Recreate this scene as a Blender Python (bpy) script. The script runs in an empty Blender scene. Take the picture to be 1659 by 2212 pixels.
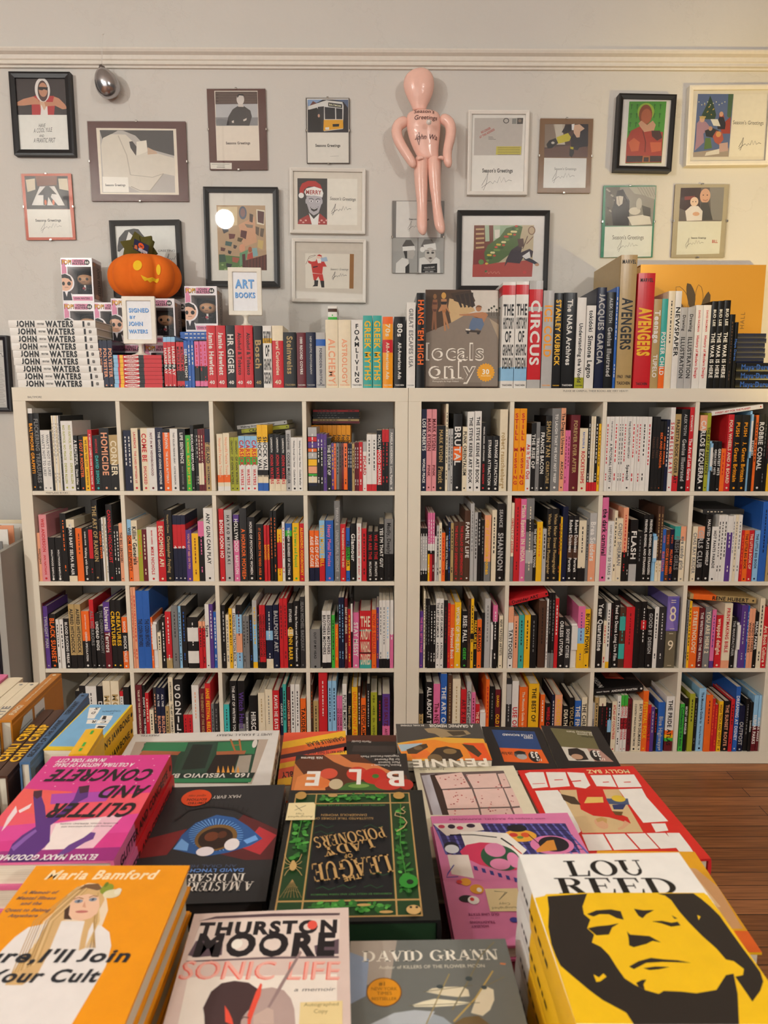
import bpy, math, random, re
from mathutils import Vector, Matrix
random.seed(7)
SC = bpy.context.scene
COL = SC.collection
pi = math.pi

# ---------------------------------------------------------------- camera
def cam_setup():
    pit, yaw, rol = .1502, .0058, .0015
    fw = Vector((math.sin(yaw)*math.cos(pit), math.cos(yaw)*math.cos(pit), -math.sin(pit)))
    rt = Vector((math.cos(yaw), -math.sin(yaw), 0)); up = rt.cross(fw)
    r2 = rt*math.cos(rol)+up*math.sin(rol); u2 = up*math.cos(rol)-rt*math.sin(rol)
    cd = bpy.data.cameras.new('camera'); co = bpy.data.objects.new('camera', cd); COL.objects.link(co)
    m = Matrix((r2, u2, -fw)).transposed().to_4x4(); m.translation = (1.3831, -2.7102, 1.4502)
    co.matrix_world = m
    cd.sensor_fit = 'VERTICAL'; cd.sensor_height = 36; cd.lens = 1534/2212*36
    cd.clip_start = .02; cd.clip_end = 50
    cd.dof.use_dof = True; cd.dof.focus_distance = 2.75; cd.dof.aperture_fstop = cd.lens/2.2
    SC.camera = co
cam_setup()
SC.view_settings.view_transform = 'Standard'; SC.view_settings.look = 'None'
SC.view_settings.gamma = 1; SC.view_settings.exposure = .54; SC.view_settings.use_curve_mapping = False
try:
    SC.cycles.use_denoising = True; SC.cycles.max_bounces = 8; SC.cycles.transparent_max_bounces = 12
except Exception: pass

# ---------------------------------------------------------------- light
def world_setup():
    w = bpy.data.worlds.new('world'); SC.world = w; w.use_nodes = True
    b = w.node_tree.nodes['Background']; b.inputs[0].default_value = (1, .96, .91, 1); b.inputs[1].default_value = WORLD_STRENGTH
WORLD_STRENGTH = .06
world_setup()
LAMPS = [(.17, -2.36, 2.88, 80), (3.4, -4.6, 3.0, 600), (-1.9, -4.4, 3.0, 900)]     # x, y, z, strength; first seen reflected, the two far ones added for brightness
SUN_POWER = 190
def light(name, kind, loc, target, energy, color, **kw):
    d = bpy.data.lights.new(name, kind); d.energy = energy; d.color = color
    for k, v in kw.items(): setattr(d, k, v)
    o = bpy.data.objects.new(name, d); COL.objects.link(o); o.location = loc
    o.rotation_euler = (Vector(target)-Vector(loc)).to_track_quat('-Z', 'Y').to_euler()
    return o
# low golden daylight that comes in through the shop window to the right
light('window_daylight', 'SPOT', (4.2, -2.2, .9), (3.12, .4, 2.16), SUN_POWER, (1, .74, .25), spot_size=math.radians(36), spot_blend=1, shadow_soft_size=.035)
light('shop_window', 'AREA', (-.6, -6.2, 1.7), (1.2, 0, .8), 52, (1, .97, .92), shape='RECTANGLE', size=4.2, size_y=2.5)  # unseen fill light added behind the camera to brighten the shelf fronts

# ---------------------------------------------------------------- materials
def lin(c): return c/12.92 if c <= .04045 else ((c+.055)/1.055)**2.4
PAL = dict(K='161515', W='e4e0d8', R='c8232a', N='141a36', B='2a5fb0', L='8fbfe0', T='3fa79c', G='3fae3c', O='ee6a22', Y='f0b81e',
           P='dd6f9c', M='651a22', U='5a3a86', E='7b7a78', D='2e2d2d', I='e6d8ba', S='b39763', H='4f3426', A='a3a52c', J='f09a0e', Q='48688c', X='bd7620', Z='dd9094', C='3fb4b0', F='e9a27c', V='b4b2ae')
CN = dict(K='black', W='white', R='red', N='navy', B='blue', L='pale blue', T='teal', G='green', O='orange', Y='yellow', P='pink', M='maroon',
          U='purple', E='grey', D='charcoal', I='cream', S='tan', H='brown', A='olive', J='amber', Q='slate blue', X='ochre', Z='salmon pink', C='turquoise', F='peach', V='silver')
MATS = {}
def rgb(c):
    c = PAL.get(c, c)
    if len(c) == 3: c = ''.join(x*2 for x in c)
    return tuple(lin(int(c[i:i+2], 16)/255) for i in (0, 2, 4))
def mat(c, rough=.42, metal=0, var=.06, scale=60, bump=0, emit=0, coat=0):
    key = (c, rough, metal, var, scale, bump, emit, coat)
    if key in MATS: return MATS[key]
    m = bpy.data.materials.new('paint_'+c); m.use_nodes = True
    nt = m.node_tree; p = nt.nodes['Principled BSDF']; r = rgb(c)
    p.inputs['Specular IOR Level'].default_value = .35
    p.inputs['Roughness'].default_value = rough; p.inputs['Metallic'].default_value = metal
    if coat: p.inputs['Coat Weight'].default_value = coat; p.inputs['Coat Roughness'].default_value = .12
    tc = nt.nodes.new('ShaderNodeTexCoord'); n = nt.nodes.new('ShaderNodeTexNoise'); n.inputs['Scale'].default_value = scale
    nt.links.new(tc.outputs['Object'], n.inputs['Vector'])
    mx = nt.nodes.new('ShaderNodeMix'); mx.data_type = 'RGBA'
    mx.inputs['A'].default_value = (*[x*(1-var) for x in r], 1); mx.inputs['B'].default_value = (*[min(1, x*(1+var)) for x in r], 1)
    nt.links.new(n.outputs['Fac'], mx.inputs['Factor']); nt.links.new(mx.outputs['Result'], p.inputs['Base Color'])
    if bump:
        b = nt.nodes.new('ShaderNodeBump'); b.inputs['Strength'].default_value = bump; b.inputs['Distance'].default_value = .004
        nt.links.new(n.outputs['Fac'], b.inputs['Height']); nt.links.new(b.outputs['Normal'], p.inputs['Normal'])
    if emit:
        p.inputs['Emission Color'].default_value = (*r, 1); p.inputs['Emission Strength'].default_value = emit
    MATS[key] = m
    return m
def node_mat(name):
    m = bpy.data.materials.new(name); m.use_nodes = True
    return m, m.node_tree, m.node_tree.nodes['Principled BSDF']
def wall_mat():
    m, nt, p = node_mat('plaster_wall')
    tc = nt.nodes.new('ShaderNodeTexCoord'); L = nt.links.new
    n1 = nt.nodes.new('ShaderNodeTexNoise'); n1.inputs['Scale'].default_value = 1.6; n1.inputs['Detail'].default_value = 4
    n2 = nt.nodes.new('ShaderNodeTexNoise'); n2.inputs['Scale'].default_value = 9; n2.inputs['Detail'].default_value = 6; n2.inputs['Roughness'].default_value = .62
    v = nt.nodes.new('ShaderNodeTexVoronoi'); v.feature = 'DISTANCE_TO_EDGE'; v.inputs['Scale'].default_value = 2.1
    for n in (n1, n2): L(tc.outputs['Object'], n.inputs['Vector'])
    wv = nt.nodes.new('ShaderNodeMix'); wv.data_type = 'VECTOR'; wv.inputs['Factor'].default_value = .25
    L(tc.outputs['Object'], wv.inputs[4]); L(n2.outputs['Color'], wv.inputs[5]); L(wv.outputs[1], v.inputs['Vector'])
    cr = nt.nodes.new('ShaderNodeMapRange'); cr.inputs['From Max'].default_value = .012; L(v.outputs['Distance'], cr.inputs['Value'])
    mx = nt.nodes.new('ShaderNodeMix'); mx.data_type = 'RGBA'
    mx.inputs['A'].default_value = (*rgb('cbc7c0'), 1); mx.inputs['B'].default_value = (*rgb('d6d2ca'), 1)
    L(n1.outputs['Fac'], mx.inputs['Factor']); L(mx.outputs['Result'], p.inputs['Base Color'])
    p.inputs['Roughness'].default_value = .55
    ml = nt.nodes.new('ShaderNodeMath'); ml.operation = 'MULTIPLY'; ml.inputs[1].default_value = .25; L(cr.outputs[0], ml.inputs[0])
    ad = nt.nodes.new('ShaderNodeMath'); ad.operation = 'ADD'; L(n2.outputs['Fac'], ad.inputs[0]); L(ml.outputs[0], ad.inputs[1])
    b = nt.nodes.new('ShaderNodeBump'); b.inputs['Strength'].default_value = .3; b.inputs['Distance'].default_value = .012
    L(ad.outputs[0], b.inputs['Height']); L(b.outputs['Normal'], p.inputs['Normal'])
    return m
def floor_mat():
    m, nt, p = node_mat('plank_floor'); L = nt.links.new
    tc = nt.nodes.new('ShaderNodeTexCoord')
    br = nt.nodes.new('ShaderNodeTexBrick'); br.offset = .37; br.inputs['Scale'].default_value = 1
    br.inputs['Brick Width'].default_value = 1.7; br.inputs['Row Height'].default_value = .062
    br.inputs['Mortar Size'].default_value = .0014; br.inputs['Mortar Smooth'].default_value = .2
    br.inputs['Color1'].default_value = (*rgb('c4824e'), 1); br.inputs['Color2'].default_value = (*rgb('9a602e'), 1); br.inputs['Mortar'].default_value = (*rgb('2a1409'), 1)
    L(tc.outputs['Object'], br.inputs['Vector'])
    mp = nt.nodes.new('ShaderNodeMapping'); mp.inputs['Scale'].default_value = (2.5, 60, 1); L(tc.outputs['Object'], mp.inputs['Vector'])
    n = nt.nodes.new('ShaderNodeTexNoise'); n.inputs['Scale'].default_value = 2; n.inputs['Detail'].default_value = 6; L(mp.outputs[0], n.inputs['Vector'])
    mx = nt.nodes.new('ShaderNodeMix'); mx.data_type = 'RGBA'; mx.blend_type = 'MULTIPLY'; mx.inputs['Factor'].default_value = .8
    cr = nt.nodes.new('ShaderNodeValToRGB'); cr.color_ramp.elements[0].position = .3; cr.color_ramp.elements[0].color = (.35, .3, .28, 1); cr.color_ramp.elements[1].position = .7
    L(n.outputs['Fac'], cr.inputs[0]); L(br.outputs['Color'], mx.inputs['A']); L(cr.outputs[0], mx.inputs['B']); L(mx.outputs['Result'], p.inputs['Base Color'])
    p.inputs['Roughness'].default_value = .45
    b = nt.nodes.new('ShaderNodeBump'); b.inputs['Strength'].default_value = .25; b.inputs['Distance'].default_value = .002; L(br.outputs['Fac'], b.inputs['Height']); b.invert = True
    L(b.outputs['Normal'], p.inputs['Normal'])
    return m
def page_mat():
    m, nt, p = node_mat('book_pages'); L = nt.links.new
    tc = nt.nodes.new('ShaderNodeTexCoord'); mp = nt.nodes.new('ShaderNodeMapping'); mp.inputs['Scale'].default_value = (900, 4, 4); L(tc.outputs['Object'], mp.inputs['Vector'])
    n = nt.nodes.new('ShaderNodeTexNoise'); n.inputs['Scale'].default_value = 1; n.inputs['Detail'].default_value = 2; L(mp.outputs[0], n.inputs['Vector'])
    mx = nt.nodes.new('ShaderNodeMix'); mx.data_type = 'RGBA'; mx.inputs['A'].default_value = (*rgb('b7ab94'), 1); mx.inputs['B'].default_value = (*rgb('f0e8d6'), 1)
    L(n.outputs['Fac'], mx.inputs['Factor']); L(mx.outputs['Result'], p.inputs['Base Color']); p.inputs['Roughness'].default_value = .8
    return m
def glass_mat(name, tint=(1, 1, 1), refl=1.0, rough=.02):
    m = bpy.data.materials.new(name); m.use_nodes = True; nt = m.node_tree; L = nt.links.new
    nt.nodes.remove(nt.nodes['Principled BSDF']); out = nt.nodes['Material Output']
    t = nt.nodes.new('ShaderNodeBsdfTransparent'); t.inputs[0].default_value = (*tint, 1)
    g = nt.nodes.new('ShaderNodeBsdfGlossy'); g.inputs['Roughness'].default_value = rough
    f = nt.nodes.new('ShaderNodeFresnel'); f.inputs['IOR'].default_value = 1.45
    mm = nt.nodes.new('ShaderNodeMath'); mm.operation = 'MULTIPLY'; mm.inputs[1].default_value = refl; L(f.outputs[0], mm.inputs[0])
    mx = nt.nodes.new('ShaderNodeMixShader'); L(mm.outputs[0], mx.inputs[0]); L(t.outputs[0], mx.inputs[1]); L(g.outputs[0], mx.inputs[2]); L(mx.outputs[0], out.inputs[0])
    return m
PAGES = page_mat(); GLASS = glass_mat('frame_glass'); PLASTIC = glass_mat('clear_plastic', (.97, .97, .97), .45, .06)
SHELFM = mat('e3dac6', .4, var=.025, scale=5)

# ---------------------------------------------------------------- mesh helpers
def empty(name, loc=(0, 0, 0), rot=None):
    o = bpy.data.objects.new(name, None); COL.objects.link(o); o.location = loc; o.empty_display_size = .05
    if rot is not None: o.rotation_euler = rot
    return o
def tag(o, label, cat, group=None):
    o['label'] = label; o['category'] = cat
    if group: o['group'] = group
    return o
class MB:
    def __init__(s): s.v = []; s.f = []; s.m = []; s.mats = []; s.sm = []
    def mi(s, m):
        if isinstance(m, str): m = mat(m)
        if m not in s.mats: s.mats.append(m)
        return s.mats.index(m)
    def add(s, vs, fs, m, smooth=False):
        b = len(s.v); k = s.mi(m); s.v += [tuple(x) for x in vs]
        for f in fs: s.f.append([b+i for i in f]); s.m.append(k); s.sm.append(smooth)
    def box(s, x0, y0, z0, x1, y1, z1, m):
        s.add([(x0, y0, z0), (x1, y0, z0), (x1, y1, z0), (x0, y1, z0), (x0, y0, z1), (x1, y0, z1), (x1, y1, z1), (x0, y1, z1)],
              [(3, 2, 1, 0), (4, 5, 6, 7), (0, 1, 5, 4), (1, 2, 6, 5), (2, 3, 7, 6), (3, 0, 4, 7)], m)
    def prism(s, prof, segs, caps=True, smooth=False):
        n = len(prof)                                   # prof is counter-clockwise seen from +z
        for i, (z0, z1, m) in enumerate(segs):
            vs = [(x, y, z0) for x, y in prof]+[(x, y, z1) for x, y in prof]
            fs = [(j, (j+1) % n, n+(j+1) % n, n+j) for j in range(n)]
            if caps and i == 0: fs.append(tuple(range(n-1, -1, -1)))
            if caps and i == len(segs)-1: fs.append(tuple(range(n, 2*n)))
            s.add(vs, fs, m, smooth)
    def rings(s, rs, m, closed=True, caps=True, smooth=True):
        n = len(rs[0]); vs = [p for r in rs for p in r]; fs = []
        for i in range(len(rs)-1):
            for j in range(n if closed else n-1):
                a = i*n+j; b = i*n+(j+1) % n; fs.append((a, b, b+n, a+n))
        if caps: fs.append(tuple(range(n-1, -1, -1))); fs.append(tuple(range((len(rs)-1)*n, len(rs)*n)))
        s.add(vs, fs, m, smooth)
    def lathe(s, prof, m, c=(0, 0, 0), n=24, sx=1, sy=1):
        s.rings([[(c[0]+r*sx*math.cos(2*pi*j/n), c[1]+r*sy*math.sin(2*pi*j/n), c[2]+z) for j in range(n)] for r, z in prof], m)
    def tube(s, pts, rad, m, n=8, flat=1):
        pts = [Vector(p) for p in pts]; rs = []
        rad = rad if isinstance(rad, (list, tuple)) else [rad]*len(pts)
        for i, p in enumerate(pts):
            d = (pts[min(i+1, len(pts)-1)]-pts[max(i-1, 0)]).normalized()
            a = d.cross(Vector((0, 1, 0)));  a = a if a.length > .01 else d.cross(Vector((1, 0, 0)))
            a.normalize(); b = d.cross(a).normalized()
            rs.append([p+a*rad[i]*math.cos(2*pi*j/n)+b*rad[i]*flat*math.sin(2*pi*j/n) for j in range(n)])
        s.rings(rs, m)
    def ball(s, c, rx, ry, rz, m, n=20, k=12):
        s.lathe([(max(.001, math.sin(pi*i/k)), -math.cos(pi*i/k)) for i in range(k+1)], m, (0, 0, 0), n)
        N = n*(k+1); s.v[-N:] = [(c[0]+x*rx, c[1]+y*ry, c[2]+z*rz) for x, y, z in s.v[-N:]]
    def build(s, name, parent=None, loc=None, sub=0, bevel=0):
        me = bpy.data.meshes.new(name); me.from_pydata(s.v, [], s.f)
        for m in s.mats: me.materials.append(m)
        me.polygons.foreach_set('material_index', s.m); me.polygons.foreach_set('use_smooth', s.sm); me.update()
        o = bpy.data.objects.new(name, me); COL.objects.link(o)
        if parent: o.parent = parent
        if loc: o.location = loc
        if bevel:
            b = o.modifiers.new('edge', 'BEVEL'); b.width = bevel; b.segments = 2; b.limit_method = 'ANGLE'
        if sub:
            b = o.modifiers.new('smooth', 'SUBSURF'); b.levels = sub; b.render_levels = sub
        return o
def struct(o): o['kind'] = 'structure'; return o

# ---------------------------------------------------------------- lettering
GLY = {}
def make_glyphs():
    chars = "ABCDEFGHIJKLMNOPQRSTUVWXYZabcdefghijklmnopqrstuvwxyz0123456789'!?&,.:;-/%#()+"
    jobs = []
    for bold in (0, 1, 3):
        for ch in chars:
            c = bpy.data.curves.new('g', 'FONT'); c.body = ch; c.resolution_u = 3; c.offset = .03*min(bold, 1.8)
            o = bpy.data.objects.new('g', c); COL.objects.link(o)
            c2 = bpy.data.curves.new('g', 'FONT'); c2.body = 'H'+ch+'H'; c2.resolution_u = 1
            o2 = bpy.data.objects.new('g', c2); COL.objects.link(o2); jobs.append((bold, ch, o, o2))
    c3 = bpy.data.curves.new('g', 'FONT'); c3.body = 'HH'; o3 = bpy.data.objects.new('g', c3); COL.objects.link(o3)
    bpy.context.view_layer.update(); dg = bpy.context.evaluated_depsgraph_get()
    def ev(o):
        e = o.evaluated_get(dg); me = e.to_mesh(); r = [(v.co.x, v.co.y) for v in me.vertices], [tuple(p.vertices) for p in me.polygons]
        e.to_mesh_clear(); return r
    hh = max(x for x, y in ev(o3)[0])
    for bold, ch, o, o2 in jobs:
        v, f = ev(o); adv = max(x for x, y in ev(o2)[0])-hh
        if ch == 'J': lo = min(y for x, y in v); v = [(x, (y-lo)*.69/(.69-lo)) for x, y in v]
        GLY[bold, ch] = (v, f, adv+.06*min(bold, 1.8))
    cap = max(y for x, y in GLY[0, 'H'][0])
    for bold, ch, o, o2 in jobs:
        for q in (o, o2):
            c = q.data; bpy.data.objects.remove(q); bpy.data.curves.remove(c)
    c = o3.data; bpy.data.objects.remove(o3); bpy.data.curves.remove(c)
    return cap
CAP = make_glyphs()
def serif_glyphs():                                      # roman capitals with thick and thin strokes, built by hand
    H = CAP; T = .17; t = .05; sf = .05
    def bar(x0, y0, x1, y1): return [(x0, y0), (x1, y0), (x1, y1), (x0, y1)]
    def stem(x, w=T): return [bar(x, 0, x+w, H), bar(x-.09, 0, x+w+.09, sf), bar(x-.09, H-sf, x+w+.09, H)]
    def diag(xa, ya, xb, yb, w): return [(xa, ya), (xa+w, ya), (xb+w, yb), (xb, yb)]
    def ring(cx, cy, rx, ry, a0=0, a1=2*pi, n=28, th=.17, tn=.045):
        q = []
        for i in range(n):
            A, B = a0+(a1-a0)*i/n, a0+(a1-a0)*(i+1)/n
            q.append([(cx+rx*math.cos(A), cy+ry*math.sin(A)), (cx+rx*math.cos(B), cy+ry*math.sin(B)),
                      (cx+(rx-th)*math.cos(B), cy+(ry-tn)*math.sin(B)), (cx+(rx-th)*math.cos(A), cy+(ry-tn)*math.sin(A))])
        return q
    G = {}
    arms = [bar(.09, 0, .62, t), bar(.09, H-t, .6, H), [(.55, 0), (.62, 0), (.66, .22), (.62, .22)], [(.52, H), (.6, H), (.61, H-.2), (.58, H-.2)]]
    G['L'] = (stem(.09)+[bar(.09, 0, .62, t), [(.54, 0), (.62, 0), (.68, .24), (.63, .24)]], .72)
    G['O'] = (ring(.42, H/2, .4, H/2+.01), .86)
    G['U'] = ([bar(.1, .25, .1+T, H), bar(.0, H-sf, .36, H), bar(.62, .25, .67, H), bar(.54, H-sf, .76, H)]+ring(.385, .27, .285, .28, pi, 2*pi, 14, .11, .06), .8)
    G['E'] = (stem(.09)+arms+[bar(.2, H/2-t/2, .46, H/2+t/2), bar(.44, H/2-.1, .47, H/2+.1)], .72)
    bowl = ring(.36, H*.74, .27, H*.26, -pi/2, pi/2, 14, .15, .05)+[bar(.2, H-t, .37, H), bar(.2, H*.48, .37, H*.48+t)]
    G['R'] = (stem(.09)+bowl+[diag(.5, 0, .3, H*.49, .19), bar(.45, 0, .74, sf)], .78)
    G['D'] = (stem(.09)+ring(.34, H/2, .42, H/2, -pi/2, pi/2, 18, .16, .05)+[bar(.2, 0, .35, t), bar(.2, H-t, .35, H)], .86)
    G['A'] = ([diag(.05, 0, .34, H, .06), diag(.52, 0, .29, H, .19), bar(.2, .2, .56, .2+t), bar(-.03, 0, .2, sf), bar(.44, 0, .8, sf)], .78)
    G['V'] = ([diag(.31, 0, .04, H, .19), diag(.36, 0, .62, H, .06), bar(-.03, H-sf, .32, H), bar(.52, H-sf, .78, H)], .76)
    G['I'] = (stem(.09), .38)
    G['N'] = ([bar(.1, 0, .15, H), bar(.63, 0, .68, H), diag(.5, 0, .06, H, .2), bar(.0, 0, .25, sf), bar(.53, H-sf, .78, H), bar(-.02, H-sf, .2, H)], .82)
    G['G'] = (ring(.42, H/2, .4, H/2+.01, .22*pi, 1.78*pi, 24)+[bar(.56, 0.05, .73, .33), bar(.48, .3, .82, .35)], .88)
    G['T'] = (stem(.27)+[bar(.0, H-t, .71, H), [(0, H), (0, H-.2), (.03, H-.2), (.1, H-t)], [(.71, H), (.71, H-.2), (.68, H-.2), (.61, H-t)]], .72)
    G['P'] = (stem(.09)+ring(.36, H*.72, .28, H*.28, -pi/2, pi/2, 14, .15, .05)+[bar(.2, H-t, .37, H), bar(.2, H*.44, .37, H*.44+t)], .68)
    G['H'] = (stem(.09)+stem(.56)+[bar(.2, H/2-t/2, .6, H/2+t/2)], .84)
    G['M'] = ([bar(.1, 0, .15, H), bar(.72, 0, .89, H), diag(.40, 0, .06, H, .2), diag(.44, 0, .74, H, .05), bar(.0, 0, .25, sf), bar(.63, 0, .98, sf), bar(0, H-sf, .2, H), bar(.75, H-sf, .98, H)], 1.0)
    G['C'] = (ring(.42, H/2, .4, H/2+.01, .24*pi, 1.76*pi, 24), .8)
    G['Y'] = (stem(.27)[:2]+[diag(.27, H*.4, .03, H, .19), diag(.36, H*.4, .6, H, .06), bar(-.03, H-sf, .3, H), bar(.5, H-sf, .74, H)], .72)
    G['S'] = (ring(.29, H*.74, .24, H*.26, .12*pi, 1.5*pi, 16, .12, .06)+ring(.29, H*.26, .26, H*.26, -.85*pi, .5*pi, 16, .12, .06)+[[(.2, H*.52), (.29, H*.44), (.36, H*.46), (.28, H*.54)]], .6)
    G['B'] = (stem(.09)+ring(.34, H*.75, .24, H*.25, -pi/2, pi/2, 12, .14, .05)+ring(.36, H*.26, .28, H*.26, -pi/2, pi/2, 12, .15, .05)+[bar(.2, H-t, .35, H), bar(.2, H*.5, .36, H*.5+t), bar(.2, 0, .37, t)], .7)
    G['F'] = (stem(.09)+[arms[1], arms[3], bar(.2, H/2-t/2, .46, H/2+t/2)], .66)
    for k, (ps, a) in G.items():
        v = []; f = []
        for p in ps: f.append(tuple(range(len(v), len(v)+len(p)))); v += p
        GLY[2, k] = (v, f, a)
serif_glyphs()
def text_geo(txt, bold=0, gap=0):
    v = []; f = []; x = 0
    for ch in txt:
        if ch == ' ': x += .32+gap; continue
        g = GLY.get((bold, ch)) or GLY.get((1, ch))
        if not g: continue
        b = len(v); v += [(x+p, q) for p, q in g[0]]; f += [tuple(b+i for i in q) for q in g[1]]; x += g[2]+gap
    return v, f, max(x-gap, .001)

# ---------------------------------------------------------------- flat printed artwork on a surface
def pts(s):
    if not isinstance(s, str): return s
    return [tuple(float(a) for a in q.split(',')) for q in s.split()]
def art(mb, items, P, W, H, z0=0.0, dz=.00002):
    """items in unit coordinates of a W x H sheet; P maps (x, y, height above sheet) to a point"""
    k = 0
    for it in items:
        k += 1; z = z0+dz*k; t = it[0]; c = it[-1] if not isinstance(it[-1], dict) else it[-2]
        opt = it[-1] if isinstance(it[-1], dict) else {}
        m = mat(c, opt.get('rough', .4), metal=opt.get('metal', 0)) if isinstance(c, str) else c
        if t == 'r':
            q = [(it[1], it[2]), (it[3], it[2]), (it[3], it[4]), (it[1], it[4])]
            mb.add([P(a*W, b*H, z) for a, b in q], [(0, 1, 2, 3)], m)
        elif t == 'e':
            n = opt.get('n', 28); ro = opt.get('rot', 0); vs = []
            for j in range(n):
                a = it[3]*W*math.cos(2*pi*j/n); b = it[4]*H*math.sin(2*pi*j/n)
                vs.append(P(it[1]*W+a*math.cos(ro)-b*math.sin(ro), it[2]*H+a*math.sin(ro)+b*math.cos(ro), z))
            mb.add(vs, [tuple(range(n))], m)
        elif t == 'p':
            q = pts(it[1])
            if sum(q[i-1][0]*q[i][1]-q[i][0]*q[i-1][1] for i in range(len(q))) < 0: q = q[::-1]
            mb.add([P(a*W, b*H, z) for a, b in q], [tuple(range(len(q)))], m)
        elif t == 'l':                                   # a stroke
            q = [Vector((a*W, b*H)) for a, b in pts(it[1])]; w = it[2]*W/2; vs = []
            for i, p in enumerate(q):
                d = (q[min(i+1, len(q)-1)]-q[max(i-1, 0)]); d = d.normalized() if d.length > 0 else Vector((1, 0)); nrm = Vector((-d.y, d.x))
                vs += [P(*(p-nrm*w), z), P(*(p+nrm*w), z)]
            mb.add(vs, [(2*i, 2*i+2, 2*i+3, 2*i+1) for i in range(len(q)-1)], m)
        elif t == 't':                                   # text, centre, cap height as a share of H
            v, f, adv = text_geo(it[1], opt.get('b', 0), opt.get('gap', 0)); s = it[4]*H/CAP; sx = s
            if 'w' in opt: sx = opt['w']*W/adv
            ro = opt.get('rot', 0); sh = opt.get('sh', 0); al = opt.get('al', 'c'); x0 = {'c': -adv/2, 'l': 0, 'r': -adv}[al]
            vs = []
            for a, b in v:
                a = (a+x0)*sx+sh*(b-CAP/2)*s; b = (b-CAP/2)*s
                vs.append(P(it[2]*W+a*math.cos(ro)-b*math.sin(ro), it[3]*H+a*math.sin(ro)+b*math.cos(ro), z))
            mb.add(vs, f, m)

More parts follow.
